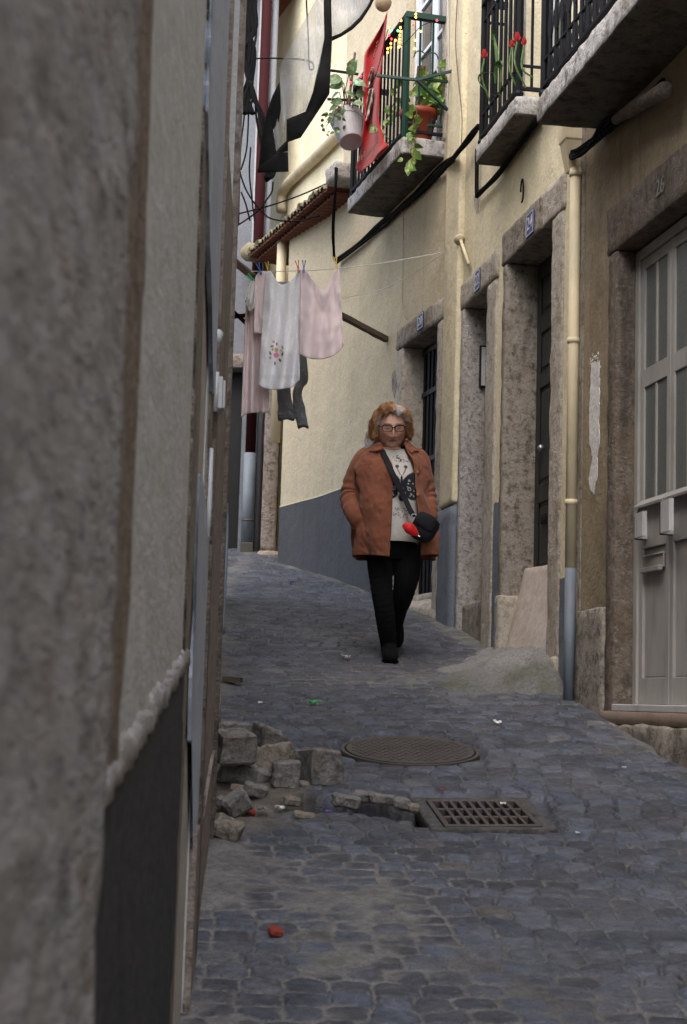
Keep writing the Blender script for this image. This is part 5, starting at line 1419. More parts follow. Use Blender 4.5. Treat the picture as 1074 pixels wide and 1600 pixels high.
# pegs
def peg(px, py, mat, tilt, label):
    Y = line_Y(px)-.055; c = at(px, py, Y); b = bmesh.new()
    for sx in (-1, 1):
        P = [Vector((sx*.001, 0, -.035)), Vector((sx*.008, 0, -.03)), Vector((sx*.004, 0, .0)), Vector((sx*.013, 0, .045)), Vector((sx*.006, 0, .045)), Vector((sx*.0005, 0, .0))]
        A = [b.verts.new(p+Vector((0, -.006, 0))) for p in P]; B = [b.verts.new(p+Vector((0, .006, 0))) for p in P]
        b.faces.new(A); b.faces.new(B[::-1])
        for i in range(6): b.faces.new((A[i], B[i], B[(i+1) % 6], A[(i+1) % 6]))
    tube(b, [(0, -.009, .004), (0, .009, .004)], .006, 8)
    bmesh.ops.transform(b, matrix=Matrix.Translation(c) @ Matrix.Rotation(tilt, 4, 'Y') @ Matrix.Scale(1.25, 4), verts=b.verts)
    tag(put('clothes_peg', fix(b), M[mat], None, c), label, 'clothes peg', 'plastic pegs on the washing line')
for a in ((406, 421, 'peg_blue', -.35, 'blue peg at the neck of the pink nightdress'), (418.5, 420, 'peg_yellow', -.15, 'yellow peg on the left corner of the white towel'), (395, 436, 'peg_green', -.9, 'green peg half hidden on the ruffled sleeve'), (466, 418, 'peg_red', -.2, 'red peg on the right corner of the white towel'),
          (475, 418, 'peg_blue', .0, 'blue peg on the left corner of the pink towel'), (525.5, 412, 'peg_yellow', -.15, 'yellow peg on the right corner of the pink towel')): peg(*a)

# ------------------------------------------------------------ plastic rain covers hung above the washing
def px_sheet(name, pts, Y, mat, parent, bulge=.05, thick=.006, seed=0, cut=.09):
    b = bmesh.new(); vs_ = [b.verts.new((x, y, 0)) for x, y in pts]; b.faces.new(vs_)
    bmesh.ops.triangulate(b, faces=b.faces)
    for _ in range(5):
        es = [e for e in b.edges if e.calc_length() > 14]
        if not es: break
        bmesh.ops.subdivide_edges(b, edges=es, cuts=1); bmesh.ops.triangulate(b, faces=b.faces)
    for v in b.verts:
        x, y = v.co.x, v.co.y
        yy = Y+bulge*math.sin(x*.035+seed)+bulge*.6*mn.noise(Vector((x*.03, y*.02, seed)))
        v.co = at(x, y, yy)
    o = put(name, fix(b), M[mat], parent, smooth=True)
    md = o.modifiers.new('thick', 'SOLIDIFY'); md.thickness = thick; md.offset = 0
    return o
YC_ = 11.7
c1 = thing('rain_cover', 'clear plastic laundry cover with wide black hem hanging at the left', 'plastic cover', at(470, 150, YC_), 'plastic rain covers above the washing')
px_sheet('clear_panel', [(520, -60), (506, 0), (507, 60), (500, 100), (489, 144), (478, 173), (448, 186), (442, 214), (437, 104), (466, 50), (494, 0), (515, -60)][::-1], YC_, 'plastic', c1, .06)
px_sheet('hem', [(519, -60), (506, 0), (507, 60), (489, 144), (478, 174), (448, 187), (448, 220), (430, 238), (450, 238), (451, 268), (403, 270), (403, 262), (432, 240), (450, 236), (450, 222), (470, 215), (504, 164), (515, 147), (519, 62), (518, 0), (530, -60)], YC_+.008, 'black_fabric', c1, .06)
px_sheet('hem', [(437, 128), (426, 150), (417, 176), (408, 225), (404, 268), (428, 255), (432, 238), (427, 203), (436, 190), (439, 170)], YC_+.06, 'black_fabric', c1, .05, seed=.4)
px_sheet('clear_panel', [(434, 185), (440, 220), (434, 236), (428, 205)], YC_+.05, 'plastic', c1, .04)
c2 = thing('rain_cover', 'clear plastic laundry cover with curved black hem at the top edge', 'plastic cover', at(545, 20, YC_), 'plastic rain covers above the washing')
px_sheet('clear_panel', [(519, -50), (519, 57), (532, 52), (548, 41), (562, 27), (574, 10), (584, -10), (596, -50)], YC_+.2, 'plastic', c2, .06, seed=2)
px_sheet('hem', [(519, 57), (532, 52), (548, 41), (562, 27), (574, 10), (584, -10), (596, -50), (601, -50), (588, -8), (579, 11), (566, 31), (551, 46), (534, 57), (519, 64)], YC_+.207, 'black_fabric', c2, .06, seed=2)
b = bmesh.new(); tube(b, [at(430, -60, YC_), at(520, -58, YC_+.05), at(640, -50, YC_+.25)], .004, 5); tag(put('washing_line', fix(b), M['cable_grey'], None), 'grey line holding the plastic covers above the picture edge', 'washing line')

# ------------------------------------------------------------ plants, banner and lights on the plant balcony
def leaf(b, c, dirv, nrm, L, W, bend=.25, shape=1.0):
    t = dirv.normalized(); n = (nrm-t*nrm.dot(t)).normalized(); s = t.cross(n); prof = [(0, .05), (.12, .62), (.3, 1.0), (.55, .86), (.8, .45), (1, .02)]
    rows = []
    for k, (a, w) in enumerate(prof):
        p = c+t*(a*L)-n*(bend*L*a*a); rows.append([b.verts.new(p+s*(W*w*x*.5)+n*(abs(x)*W*.10*w)) for x in (-1, 0, 1)])
    for A, B in zip(rows, rows[1:]):
        for i in (0, 1): b.faces.new((A[i], A[i+1], B[i+1], B[i]))
def frustum(bm, c, axis, h, r0, r1, n=26, wall=.006, rim=.008):
    t = axis.normalized(); x = t.orthogonal().normalized(); y = t.cross(x)
    prof = [(0, 0), (0, r0*.96), (.01, r0), (h*.80, r0+(r1-r0)*.78), (h*.80, r0+(r1-r0)*.80+rim*.6), (h, r1+rim*.6), (h, r1-wall), (h*.90, r1-wall*1.5)]
    rings = [[bm.verts.new(c+t*a+(x*math.cos(2*PI*k/n)+y*math.sin(2*PI*k/n))*max(r, .001)) for k in range(n)] for a, r in prof]
    for A, B in zip(rings, rings[1:]):
        for k in range(n): bm.faces.new((A[k], A[(k+1) % n], B[(k+1) % n], B[k]))
    return rings
rnd = random.Random(21)
def rv(a=1.0): return Vector((rnd.uniform(-a, a), rnd.uniform(-a, a), rnd.uniform(-a, a)))
TOCAM = Vector((0, -1, -.25)).normalized()
# hanging grey pot
s, z = FB.hit(546, 214, .50); YG = FB.w(s, z, .50).y
pc = at(549, 222, YG); axis = (at(541, 172, YG)-pc)+Vector((0, .15, 0)); k_ = YG/F_PX
gp = thing('potted_plant', 'pale grey plastic pot with leafy plant hung outside the railing', 'potted plant', pc)
b = bmesh.new(); frustum(b, pc, axis, 58*k_, 19*k_, 27*k_); put('pot', fix(b), M['pot_grey'], gp, smooth=False)
b = bmesh.new(); bmesh.ops.create_circle(b, cap_ends=True, radius=20*k_, segments=20, matrix=Matrix.Translation(pc+axis.normalized()*52*k_) @ axis.to_track_quat('Z', 'Y').to_matrix().to_4x4()); put('soil', b, M['soil'], gp)
b = bmesh.new(); st = bmesh.new(); topc = pc+axis.normalized()*54*k_
for x, y, L, W, dx, dz in ((534, 122, .15, .10, -.9, -.3), (545, 118, .14, .09, .3, .5), (538, 130, .14, .10, -1, -.1), (552, 128, .12, .09, .8, -.2), (540, 143, .12, .10, .9, -.35), (531, 144, .10, .08, -.8, -.4), (552, 160, .10, .08, .8, -.2), (535, 158, .10, .07, -.8, -.1), (545, 108, .10, .07, .5, .8), (528, 165, .09, .06, -1, -.3), (556, 148, .10, .07, .6, .2)):
    p = at(x, y, YG-.03); leaf(b, p, Vector((dx, rnd.uniform(-.5, .3), dz)), TOCAM+rv(.5)+Vector((0, 0, .5)), L, W, .3); tube(st, spline([topc+rv(.03), (topc+p)/2+rv(.03), p], 5), .004, 4)
for i in range(34):
    x, y = rnd.uniform(503, 540), rnd.uniform(170, 208); y += (540-x)*.12
    p = at(x, y, YG-.06+rnd.uniform(-.06, .1)); leaf(b, p, rv()+Vector((-.2, -.2, -.5)), TOCAM+rv(.7), rnd.uniform(.028, .05), rnd.uniform(.022, .036), .3)
for i in range(5): tube(st, spline([topc+rv(.04), at(530+rnd.uniform(-5, 5), 168+rnd.uniform(-5, 5), YG-.06), at(508+rnd.uniform(0, 22), 196+rnd.uniform(-8, 12), YG-.05)], 5), .003, 4)
put('foliage', b, M['leaf_pale'], gp, smooth=True); put('stem', st, M['stem'], gp)
b = bmesh.new(); tube(b, [topc, at(555, 82, YG+.02)], .012, 6); put('stake', fix(b), M['wood_pink'], gp)
b = bmesh.new()
for (x0, y0, x1, y1) in ((517, 110, 560, 116), (512, 155, 560, 157), (515, 178, 545, 187)): bar(b, at(x0, y0, YG+.15), at(x1, y1, YG+.22), .018)
tag(put('iron_bracket', fix(b), M['iron'], None), 'black iron arms at the far end of the plant balcony', 'bracket')
# red pot with trailing variegated ivy
s0 = .335; d0 = .175; zt_ = 4.325
rc = FB.w(s0, zt_+.004, d0); kr = rc.y/F_PX
rp_ = thing('potted_plant', 'terracotta red pot with trailing variegated ivy on the balcony slab', 'potted plant', rc)
b = bmesh.new(); frustum(b, rc, Vector((0, 0, 1)), .25, .10, .15); put('pot', fix(b), M['pot_red'], rp_, smooth=True)
b = bmesh.new(); bmesh.ops.create_circle(b, cap_ends=True, radius=.135, segments=20, matrix=Matrix.Translation(rc+Vector((0, 0, .235)))); put('soil', b, M['soil'], rp_)
b = bmesh.new(); st = bmesh.new()
def ivy(b, st, pts, Y, step, L0, L1):
    P = spline([at(x, y, Y) for x, y in pts], 8); tube(st, P, .004, 4)
    acc = 0
    for a, c in zip(P, P[1:]):
        acc += (c-a).length
        if acc > step:
            acc = 0; L = rnd.uniform(L0, L1); leaf(b, c, rv()+Vector((0, -.4, -.6)), TOCAM+rv(.6), L, L*.8, .3)
Yv = rc.y-.22
ivy(b, st, [(652, 168), (651, 180), (650, 200), (648, 225), (645, 248), (640, 262)], Yv, .05, .06, .085)
for x, y, L in ((646, 180, .085), (641, 206, .08), (652, 200, .08), (648, 163, .08), (647, 230, .07), (636, 254, .075), (630, 248, .05), (648, 246, .07), (640, 258, .085), (642, 218, .06)):
    leaf(b, at(x, y, Yv), rv(.6)+Vector((0, -.2, -.5)), TOCAM+rv(.4), L, L*.75, .2)
for i in range(70):
    x, y = rnd.uniform(650, 704), rnd.uniform(120, 172); p = at(x, y, rc.y+rnd.uniform(-.15, .12)); L = rnd.uniform(.07, .13)
    leaf(b, p, rv()+Vector((.1, -.3, -.2)), TOCAM+rv(.8), L, L*.8, .3)
for i in range(12):
    x, y = rnd.uniform(690, 708), rnd.uniform(88, 130); leaf(b, at(x, y, rc.y-.1), rv()+Vector((0, -.3, -.4)), TOCAM+rv(.6), rnd.uniform(.07, .11), .06, .3)
for i in range(16):
    x, y = rnd.uniform(610, 655), rnd.uniform(115, 175); leaf(b, at(x, y, rc.y+.25), rv()+Vector((0, -.3, -.3)), TOCAM+rv(.7), rnd.uniform(.06, .10), .065, .3)
put('foliage', b, M['leaf_varieg'], rp_, smooth=True); put('stem', st, M['stem'], rp_)
b = bmesh.new(); tube(b, [rc+Vector((0, 0, .2)), rc+Vector((.01, 0, .62))], .034, 10); put('moss_pole', roughen(b, .02, .008, 30, 3), M['stem'], rp_)
# ivy hanging at the front rail
fp = thing('ivy', 'small yellowing ivy tied to the front railing beside the red banner', 'plant', FB.w(.85, 4.5, .36))
b = bmesh.new(); st = bmesh.new(); Yf = FB.w(.75, 0, .40).y
for x, y, L in ((605, 165, .09), (611, 180, .09), (598, 191, .085), (590, 200, .075), (584, 196, .05), (594, 206, .07), (600, 203, .06), (606, 195, .06), (614, 172, .06), (588, 205, .05)):
    leaf(b, at(x, y, Yf), rv(.5)+Vector((-.2, -.3, -.5)), TOCAM+rv(.4), L, L*.75, .25)
tube(st, spline([at(616, 160, Yf), at(608, 180, Yf), at(600, 205, Yf), at(612, 222, Yf)], 5), .004, 4); tube(st, spline([at(590, 222, Yf), at(604, 224, Yf), at(616, 218, Yf)], 5), .006, 4)
put('foliage', b, M['leaf_varieg'], fp, smooth=True); put('stem', st, M['stem'], fp)
# red banner
def fpx(fr, x, y, d): s, z = fr.hit(x, y, d); return fr.w(s, z, d)
bn = thing('banner', 'faded red cloth banner with pale figure hanging over the balcony rail', 'banner', FB.w(1.3, 4.4, .40))
def bsheet(name, rows, mat, d0=.375, off=0.0, nu=14):
    """rows of (y, xl, xr) down the cloth"""
    V = []; n = len(rows); RR = []
    for k in range(40):
        t = k/39*(n-1); i = min(int(t), n-2); f = t-i; RR.append([rows[i][j]*(1-f)+rows[i+1][j]*f for j in range(4)])
    for k, (yl, xl, yr, xr_) in enumerate(RR):
        for i in range(nu):
            u = i/(nu-1); x = xl+(xr_-xl)*u; y = yl+(yr-yl)*u
            V.append(fpx(FB, x, y, d0+off+.018*math.sin(u*7+k*.09)+.012*float(vnoise(u*4, k*.15, 3))))
    me = np_mesh(name, np.array(V)-np.array(WL[bn]), grid_faces(len(RR), nu)); o = put_mesh(name, me, M[mat], bn, WL[bn], smooth=True)
    md = o.modifiers.new('thick', 'SOLIDIFY'); md.thickness = .003
bsheet('cloth', [(40, 597, 18, 606), (84, 570, 80, 600), (134, 567, 134, 594), (190, 569, 186, 592), (241, 563, 222, 601), (263, 556, 227, 608), (271, 563, 240, 598)], 'flag')
bsheet('printed_figure', [(139, 577, 138, 584), (160, 573, 160, 582), (190, 570, 189, 575)], 'flag_print', .381, .003, 8)
bsheet('printed_figure', [(105, 581, 105, 584), (120, 576, 122, 580), (137, 574, 137, 578)], 'flag_print', .381, .003, 6)
b = bmesh.new()
for i, (x, y) in enumerate([(561, 252), (565, 250), (569, 245), (573, 246), (576, 243), (579, 240), (583, 236), (586, 232)]):
    bar(b, fpx(FB, x, y, .40), fpx(FB, x+1.5, y-7-(i % 3), .40), .010, .003)
for i, (x, y) in enumerate([(583, 92), (584, 86), (586, 80), (588, 74), (589, 68)]): bar(b, fpx(FB, x, y, .40), fpx(FB, x+2, y-4, .40), .008, .003)
put('lettering', fix(b), M['flag_print'], bn)
b = bmesh.new(); ball(b, at(599, 4, 12.2), .068, 1, 1, 1.1, 16, 10); tag(put('cloth_ball', fix(b), M['ball_beige'], None, smooth=True), 'round beige cloth ball above the red banner', 'ornament')
# green folding drying rack
b = bmesh.new(); Yg = 11.62
for x0, y0, x1, y1, ya, yb in ((589, 118, 652, 125, Yg-.02, Yg), (652, 125, 711, 110, Yg, Yg+.04), (650, 122, 700, 128, Yg+.02, Yg+.10), (653, 126, 700, 172, Yg, Yg+.12), (711, 104, 711, 122, Yg+.04, Yg+.04)):
    bar(b, at(x0, y0, ya), at(x1, y1, yb), .024, .018)
tag(put('drying_rack', fix(b), M['green_iron'], None), 'green metal drying rack arm fixed beside the plant balcony', 'drying rack')
# string lights
sl = thing('string_lights', 'coloured string lights wound along the plant balcony railing', 'string lights', FB.w(.5, 5.0, .30))
b = bmesh.new()
for pts in ([(580, 130), (590, 110), (607, 45), (613, 55), (617, 62), (622, 60), (628, 30), (627, 70), (640, 60), (660, 40), (684, 32)], [(650, 20), (649, 80), (646, 90)], [(606, 75), (606, 82), (612, 60), (611, 75)]):
    tube(b, spline([at(x, y, 11.75) for x, y in pts], 6), .003, 4)
put('cable', fix(b), M['cable'], sl)
WARM, RED, GRN = (1, .45, .08), (1, .03, .05), (.1, 1, .35)
for nm, c in (('warm', WARM), ('red', RED), ('green', GRN)): M['bulb_'+nm] = emit('lit_bulb_'+nm, c, 1.6)
for x, y, c in ((608, 43, 'warm'), (611, 48, 'green'), (622, 48, 'green'), (608, 55, 'red'), (612, 61, 'red'), (618, 63, 'warm'), (626, 31, 'red'), (627, 32, 'warm'), (626, 43, 'warm'), (626, 49, 'warm'), (625, 55, 'warm'), (625, 61, 'warm'), (625, 66, 'warm'), (625, 72, 'warm'), (623, 74, 'warm'), (611, 68, 'warm'), (611, 74, 'warm'), (606, 76, 'warm'), (606, 82, 'warm'),
                (650, 22, 'warm'), (650, 27, 'warm'), (646, 39, 'red'), (658, 49, 'warm'), (683, 32, 'red'), (682, 39, 'green'), (649, 63, 'warm'), (648, 76, 'warm'), (564, 119, 'red'), (548, 129, 'red'), (557, 128, 'green')):
    b = bmesh.new(); ball(b, at(x, y, 11.72), .0085, 1, 1, 1.2, 8, 6); put('bulb', b, M['bulb_'+c], sl, smooth=True)
# red cloth tulips on the middle balcony
def tulip(px, py, label, big=1.0, stem_to=None):
    s, z = FA.hit(px, py, .20); c = FA.w(s, z, .20); t = thing('red_flower', label, 'flower', c, 'red flowers on the middle balcony')
    b = bmesh.new()
    for k in range(5): leaf(b, c-Vector((0, 0, .03*big)), Vector((math.cos(k*1.257)*.35, math.sin(k*1.257)*.35, 1)), Vector((-math.cos(k*1.257), -math.sin(k*1.257), .2)), .085*big, .06*big, -.15)
    put('petals', b, M['flower_red'], t, smooth=True)
    b = bmesh.new(); tube(b, spline([c-Vector((0, 0, .03*big)), c-Vector((.01, 0, .16)), FA.w(s, max(3.72, z-.35), .14)], 5), .006, 5); put('stem', b, M['leaf'], t)
tulip(757, 86, 'large red flower poking through the railing of the middle balcony', .75); tulip(800, 70, 'dark red flower behind the bars left of the brightest', .6); tulip(808, 60, 'bright red flower behind the bars of the middle balcony', .75); tulip(819, 66, 'small red flower nearest the right end of the middle balcony', .6)
t = thing('leafy_plant', 'green strap leaved plant looping out of the middle balcony', 'plant', FA.w(1.8, 3.75, .2))
b = bmesh.new()
def strap(pts, w, d=.22):
    P = spline([fpx(FA, x, y, d) for x, y in pts], 6); rows = []
    for k, p in enumerate(P):
        ww = w*math.sin(PI*min(.97, .12+k/len(P)*.88)); rows.append((b.verts.new(p-Vector((ww, 0, 0))), b.verts.new(p+Vector((ww, 0, .0))+Vector((0, .01, 0)))))
    for A, B in zip(rows, rows[1:]): b.faces.new((A[0], A[1], B[1], B[0]))
strap([(776, 150), (762, 142), (750, 130), (749, 118), (757, 113), (768, 113), (775, 115)], .006); strap([(774, 130), (775, 112), (779, 97), (784, 95), (786, 104)], .014); strap([(780, 148), (783, 120), (784, 100)], .008); strap([(770, 62), (772, 50), (776, 44)], .014); strap([(778, 110), (776, 80), (772, 52)], .012)
o = put('leaves', b, M['leaf'], t, smooth=True)
# ------------------------------------------------------------ the woman walking down the alley
YW = 9.858
WB = Vector((.306, YW, .247))
woman = thing('person', 'elderly woman in rust brown coat and black boots walking downhill with hands in pockets', 'person', WB)
KP = YW/F_PX
def W(px, py, dy=0.0): return at(px, py, YW+dy)
HC = W(612.0, 668.0, -.015)
HR = Matrix.Rotation(math.radians(5), 3, 'Z') @ Matrix.Rotation(math.radians(19), 3, 'X') @ Matrix.Rotation(math.radians(-2), 3, 'Y')
HS = 1.13
def Hd(x, f, z): return HC + HR @ Vector((x*HS, -f*HS, z*HS))
def Hinv(V):
    q = (np.asarray(V)-np.array(HC)) @ np.array(HR)/HS; return np.stack([q[:, 0], -q[:, 1], q[:, 2]], -1)
def ringtube(bm, C, n=24, caps=True, wr=0.0, seed=0, wfreq=30, zsq=None):
    """C: list of (centre, half width, half depth); rings are horizontal-ish, square to the path"""
    rings = []; N = len(C)
    for i, (c, w, d) in enumerate(C):
        t = (C[min(i+1, N-1)][0]-C[max(i-1, 0)][0]).normalized()
        x = Vector((1, 0, 0)); x = (x-t*x.dot(t)).normalized(); y = t.cross(x)
        r = []
        for k in range(n):
            a = 2*PI*k/n; f = 1+wr*(mn.noise(Vector((math.cos(a)*1.5, math.sin(a)*1.5, i*wfreq/N+seed)))+.6*math.sin(i*wfreq/N*2.2+2*math.sin(a+seed)))
            r.append(bm.verts.new(c+x*(w*f*math.cos(a))+y*(d*f*math.sin(a))))
        rings.append(r)
    for A, B in zip(rings, rings[1:]):
        for k in range(n): bm.faces.new((A[k], A[(k+1) % n], B[(k+1) % n], B[k]))
    if caps: bm.faces.new(rings[0][::-1]); bm.faces.new(rings[-1])
    return rings
def path(pts, k=6):
    """(px,py,dy,half width px, depth factor) -> densified list for ringtube"""
    P = spline([W(p[0], p[1], p[2]) for p in pts], k); Q = spline([Vector((p[3]*KP, p[3]*KP*p[4], 0)) for p in pts], k)
    return [(a, b.x, b.y) for a, b in zip(P, Q)]
def remesh(bm, vox, smooth=2):
    fix(bm); me = bpy.data.meshes.new('t'); bm.to_mesh(me); bm.free()
    o = bpy.data.objects.new('t', me); COL.objects.link(o)
    m = o.modifiers.new('r', 'REMESH'); m.mode = 'VOXEL'; m.voxel_size = vox
    if smooth: s = o.modifiers.new('s', 'SMOOTH'); s.factor = .5; s.iterations = smooth
    dg = bpy.context.evaluated_depsgraph_get(); dg.update()
    out = bpy.data.meshes.new_from_object(o.evaluated_get(dg)); bpy.data.objects.remove(o); bpy.data.meshes.remove(me)
    return out
def mesh_np(me):
    V = np.empty(len(me.vertices)*3, np.float32); me.vertices.foreach_get('co', V); return V.reshape(-1, 3).astype(float)
def set_np(me, V):
    me.vertices.foreach_set('co', np.asarray(V, np.float32).ravel()); me.update()
def set_col(me, c):
    a = me.color_attributes.new('Col', 'FLOAT_COLOR', 'POINT'); q = np.ones((len(c), 4), np.float32); q[:, :3] = c; a.data.foreach_set('color', q.ravel())
def g2(x, z, cx, cz, sx, sz): return np.exp(-((x-cx)/sx)**2-((z-cz)/sz)**2)

# body: head, neck, trunk, arms, hands and legs grown into one skin
bm = bmesh.new()
nu_, nv_ = 120, 90
th = np.linspace(0.001, PI-.001, nv_)[:, None]; ph = np.linspace(0, 2*PI, nu_, endpoint=False)[None, :]
x = np.sin(th)*np.cos(ph); f = np.sin(th)*np.sin(ph); z = np.cos(th)+0*ph
def sp(v, p): return np.sign(v)*np.abs(v)**p
X = .077*sp(x, .88)*(1-.10*np.clip(z, 0, 1)**2+.03*np.clip(-z, 0, 1)); Fw = .100*f*(1+.0*z); Z = np.where(z > 0, .118, .126)*z
low = np.clip(-z-.15, 0, 1); X = X*(1-.07*low**1.5); Fw = np.where(f > 0, Fw*(1-.10*low), Fw*(1-.35*low))
fr_ = np.clip(f, 0, 1)**.6
ax = np.abs(X)
D = .023*np.exp(-(X/.0095)**2)*sstep(.030, -.022, Z)*sstep(-.046, -.034, Z)
D += .004*np.exp(-(X/.012)**2)*g2(0*X, Z, 0, .012, 1, .018)
D += .007*g2(ax, Z, .013, -.033, .008, .008)
D += -.0120*g2(ax, Z, .031, .016, .018, .012) + .0070*g2(ax, Z, .031, .013, .012, .008) - .0030*g2(ax, Z, .033, -.004, .016, .0035) + .0045*g2(ax, Z, .029, .036, .024, .008)
D += .0085*g2(ax, Z, .043, -.026, .024, .022) - .0042*(np.exp(-((ax-.026-.35*(-.035-Z))/.005)**2)*sstep(-.030, -.04, Z)*sstep(-.072, -.06, Z))
D += .0048*np.exp(-(X/.021)**2)*np.exp(-((Z+.0525-.0016*np.cos(X*170))/.0046)**2) - .0070*np.exp(-(X/.026)**2)*np.exp(-((Z+.0580)/.0028)**2) + .0055*np.exp(-(X/.019)**2)*np.exp(-((Z+.0640)/.0052)**2)
D += -.003*g2(X, Z, 0, -.073, .02, .006) + .013*g2(X, Z, 0, -.097, .026, .017) + .006*g2(ax, Z, .044, -.074, .022, .024) + .006*np.exp(-((Z+.045)/.02)**2)*np.exp(-(X/.035)**2)
Fw = Fw+D*fr_
vs_ = [[bm.verts.new(Hd(X[j, i], Fw[j, i], Z[j, i])) for i in range(nu_)] for j in range(nv_)]
for j in range(nv_-1):
    for i in range(nu_): bm.faces.new((vs_[j][i], vs_[j][(i+1) % nu_], vs_[j+1][(i+1) % nu_], vs_[j+1][i]))
bm.faces.new(vs_[0][::-1]); bm.faces.new(vs_[-1])
for sx in (-1, 1):   # ears
    ball(bm, Hd(sx*.078, -.006, .004), .030, .35, .6, 1.0, 14, 10)
    ball(bm, Hd(sx*.078, .0, -.022), .012, .5, .7, 1.0, 10, 8)
# double chin, neck
ball(bm, Hd(0, .026, -.116), .054, 1.16, .86, .50, 24, 16); ball(bm, Hd(0, .010, -.128), .054, 1.05, .86, .5, 24, 16)
ringtube(bm, path([(613, 680, .035, 13, 1), (613, 700, .04, 14, 1), (613, 712, .045, 17.5, .9), (613, 722, .04, 24, .6)]), 24)
TORSO = [(612, 714, .035, 30, .45), (611, 730, .03, 35, .6), (611, 755, .02, 36, .75), (611, 790, .02, 36, .75), (612, 820, .02, 36, .75), (612, 850, .02, 37, .75), (612, 868, .02, 35, .7)]
ringtube(bm, path(TORSO), 28)
LEGA = [(595, 850, .01, 18, 1), (594, 890, -.01, 16.0, 1), (596, 925, -.04, 12.8, 1), (598, 940, -.05, 12.0, 1), (602, 965, -.03, 11.0, 1.0), (605, 990, .01, 8.6, 1.0), (607, 1010, .04, 7.6, 1.0), (608, 1022, .04, 7.0, 1.0)]
LEGB = [(634, 850, .02, 20, 1), (636, 880, .01, 17.5, 1), (635, 908, .0, 14.5, 1), (629, 934, .05, 11.6, 1), (621, 958, .20, 9.6, 1.0), (617, 982, .40, 7.6, 1.0), (617, 994, .52, 6.6, 1), (618, 1001, .57, 6.0, 1)]
ringtube(bm, path(LEGA), 18); ringtube(bm, path(LEGB), 18)
ARML = [(574, 716, .03, 11, 1), (560, 738, .04, 10, 1), (551, 768, .05, 9.5, 1), (549, 782, .04, 9, 1), (555, 800, -.01, 7.5, 1), (566, 815, -.05, 6.5, .8)]
ARMR = [(650, 716, .03, 11, 1), (660, 738, .04, 10, 1), (666, 768, .05, 9.5, 1), (668, 784, .04, 9, 1), (668, 802, .03, 7.5, 1), (664, 815, .03, 6.5, .8)]
ringtube(bm, path(ARML), 14); ringtube(bm, path(ARMR), 14)
for (c0, sx, dy_) in (((567, 816), 1, -.05), ((664, 816), -1, .03)):    # hands, in the pockets
    pc = W(c0[0], c0[1], dy_); dn = Vector((sx*.40, -.10, -1)).normalized(); sd = Vector((.75*sx, -.65, .1)).normalized()
    tube(bm, [pc, pc+dn*.045, pc+dn*.085], [.026, .034, .030], 10)
    for k, L in enumerate((.058, .07, .076, .066)):
        b0 = pc+dn*.08+sd*(.030-.019*k); tube(bm, [b0, b0+dn*L*.5+Vector((sx*.006, 0, 0)), b0+dn*L+Vector((sx*.02, 0, .004))], [.0095, .0085, .007], 8)
    b0 = pc+dn*.03+sd*.028; tube(bm, [b0, b0+sd*.022+dn*.025, b0+sd*.020+dn*.058], [.011, .010, .008], 8)
for P0, hd in ((W(608, 1028, .04), Vector((0, -1, 0))),):
    ringtube(bm, [(P0+Vector((0, .03, .01)), .02, .02), (P0+Vector((0, 0, .01)), .025, .025), (P0+Vector((0, -.08, .0)), .026, .016), (P0+Vector((0, -.12, -.004)), .016, .010)], 12)
me = remesh(bm, .0026, 1)
V = mesh_np(me); h = Hinv(V); hx, hf, hz = h.T; ax = np.abs(hx)
c = np.ones((len(V), 3))*np.array([.56, .33, .235])
front = sstep(.0, .04, hf)
def tint(k, col, a=1.0):
    global c
    c = c*(1-(k*a)[:, None])+np.array(col)*(k*a)[:, None]
tint(front*g2(ax, hz, .045, -.03, .022, .018), (.47, .17, .115), .6)
tint(front*g2(hx, hz, 0, -.030, .014, .012), (.47, .17, .12), .55)
tint(front*np.exp(-(hx/.022)**4)*np.exp(-((hz+.058)/.009)**4), (.34, .095, .085), .85)
tint(front*np.exp(-(hx/.022)**4)*np.exp(-((hz+.0583)/.0022)**2), (.10, .03, .025), .9)
tint(front*np.exp(-((ax-.031)/.019)**4)*np.exp(-((hz-.034-.003*np.cos(ax*60))/.0042)**2), (.13, .075, .05), .65)
tint(front*g2(ax, hz, .031, .012, .02, .013), (.27, .12, .08), .55)
tint(front*np.exp(-((ax-.031)/.014)**4)*np.exp(-((hz-.0095+.0*ax)/.0022)**2), (.03, .018, .014), .9)
tint(front*np.exp(-((ax-.026-.35*(-.035-hz))/.003)**2)*sstep(-.030, -.04, hz)*sstep(-.080, -.06, hz), (.25, .10, .06), .5)
tint(front*g2(ax, hz, .0075, -.041, .004, .003), (.06, .02, .015), .8)
set_col(me, c)
set_np(me, V-np.array(WB)); put_mesh('body', me, M['skin'], woman, WB, smooth=True)

# jumper with its printed butterfly
rows = [(849, 612, 41, .172, .02), (838, 612, 43, .180, .02), (815, 612, 43.5, .182, .02), (790, 612, 43, .176, .02), (765, 612, 43, .172, .02), (748, 612, 42.5, .160, .02), (732, 612, 41.5, .128, .03), (718, 612, 38, .095, .03), (709, 613, 30, .080, .03), (703, 613.5, 23, .076, .03), (701, 613.5, 20.5, .074, .03)]
n = 300; R = []
P5 = spline([Vector((r[1], r[0], 0)) for r in rows], 22); Q5 = spline([Vector((r[2], r[3], r[4])) for r in rows], 22)
V = []; PXY = []
for a, q in zip(P5, Q5):
    cc = W(a.x, a.y, q.z); w_ = q.x*KP; dep = q.y
    for k in range(n):
        t = 2*PI*k/n; x_ = w_*sp(np.cos(t), .9); y_ = -dep*sp(np.sin(t), .9) if math.sin(t) > 0 else .125*-math.sin(t)
        V.append((cc.x+x_, cc.y+float(y_), cc.z)); PXY.append((a.x+x_/KP, a.y))
V = np.array(V); PXY = np.array(PXY); nr = len(P5)
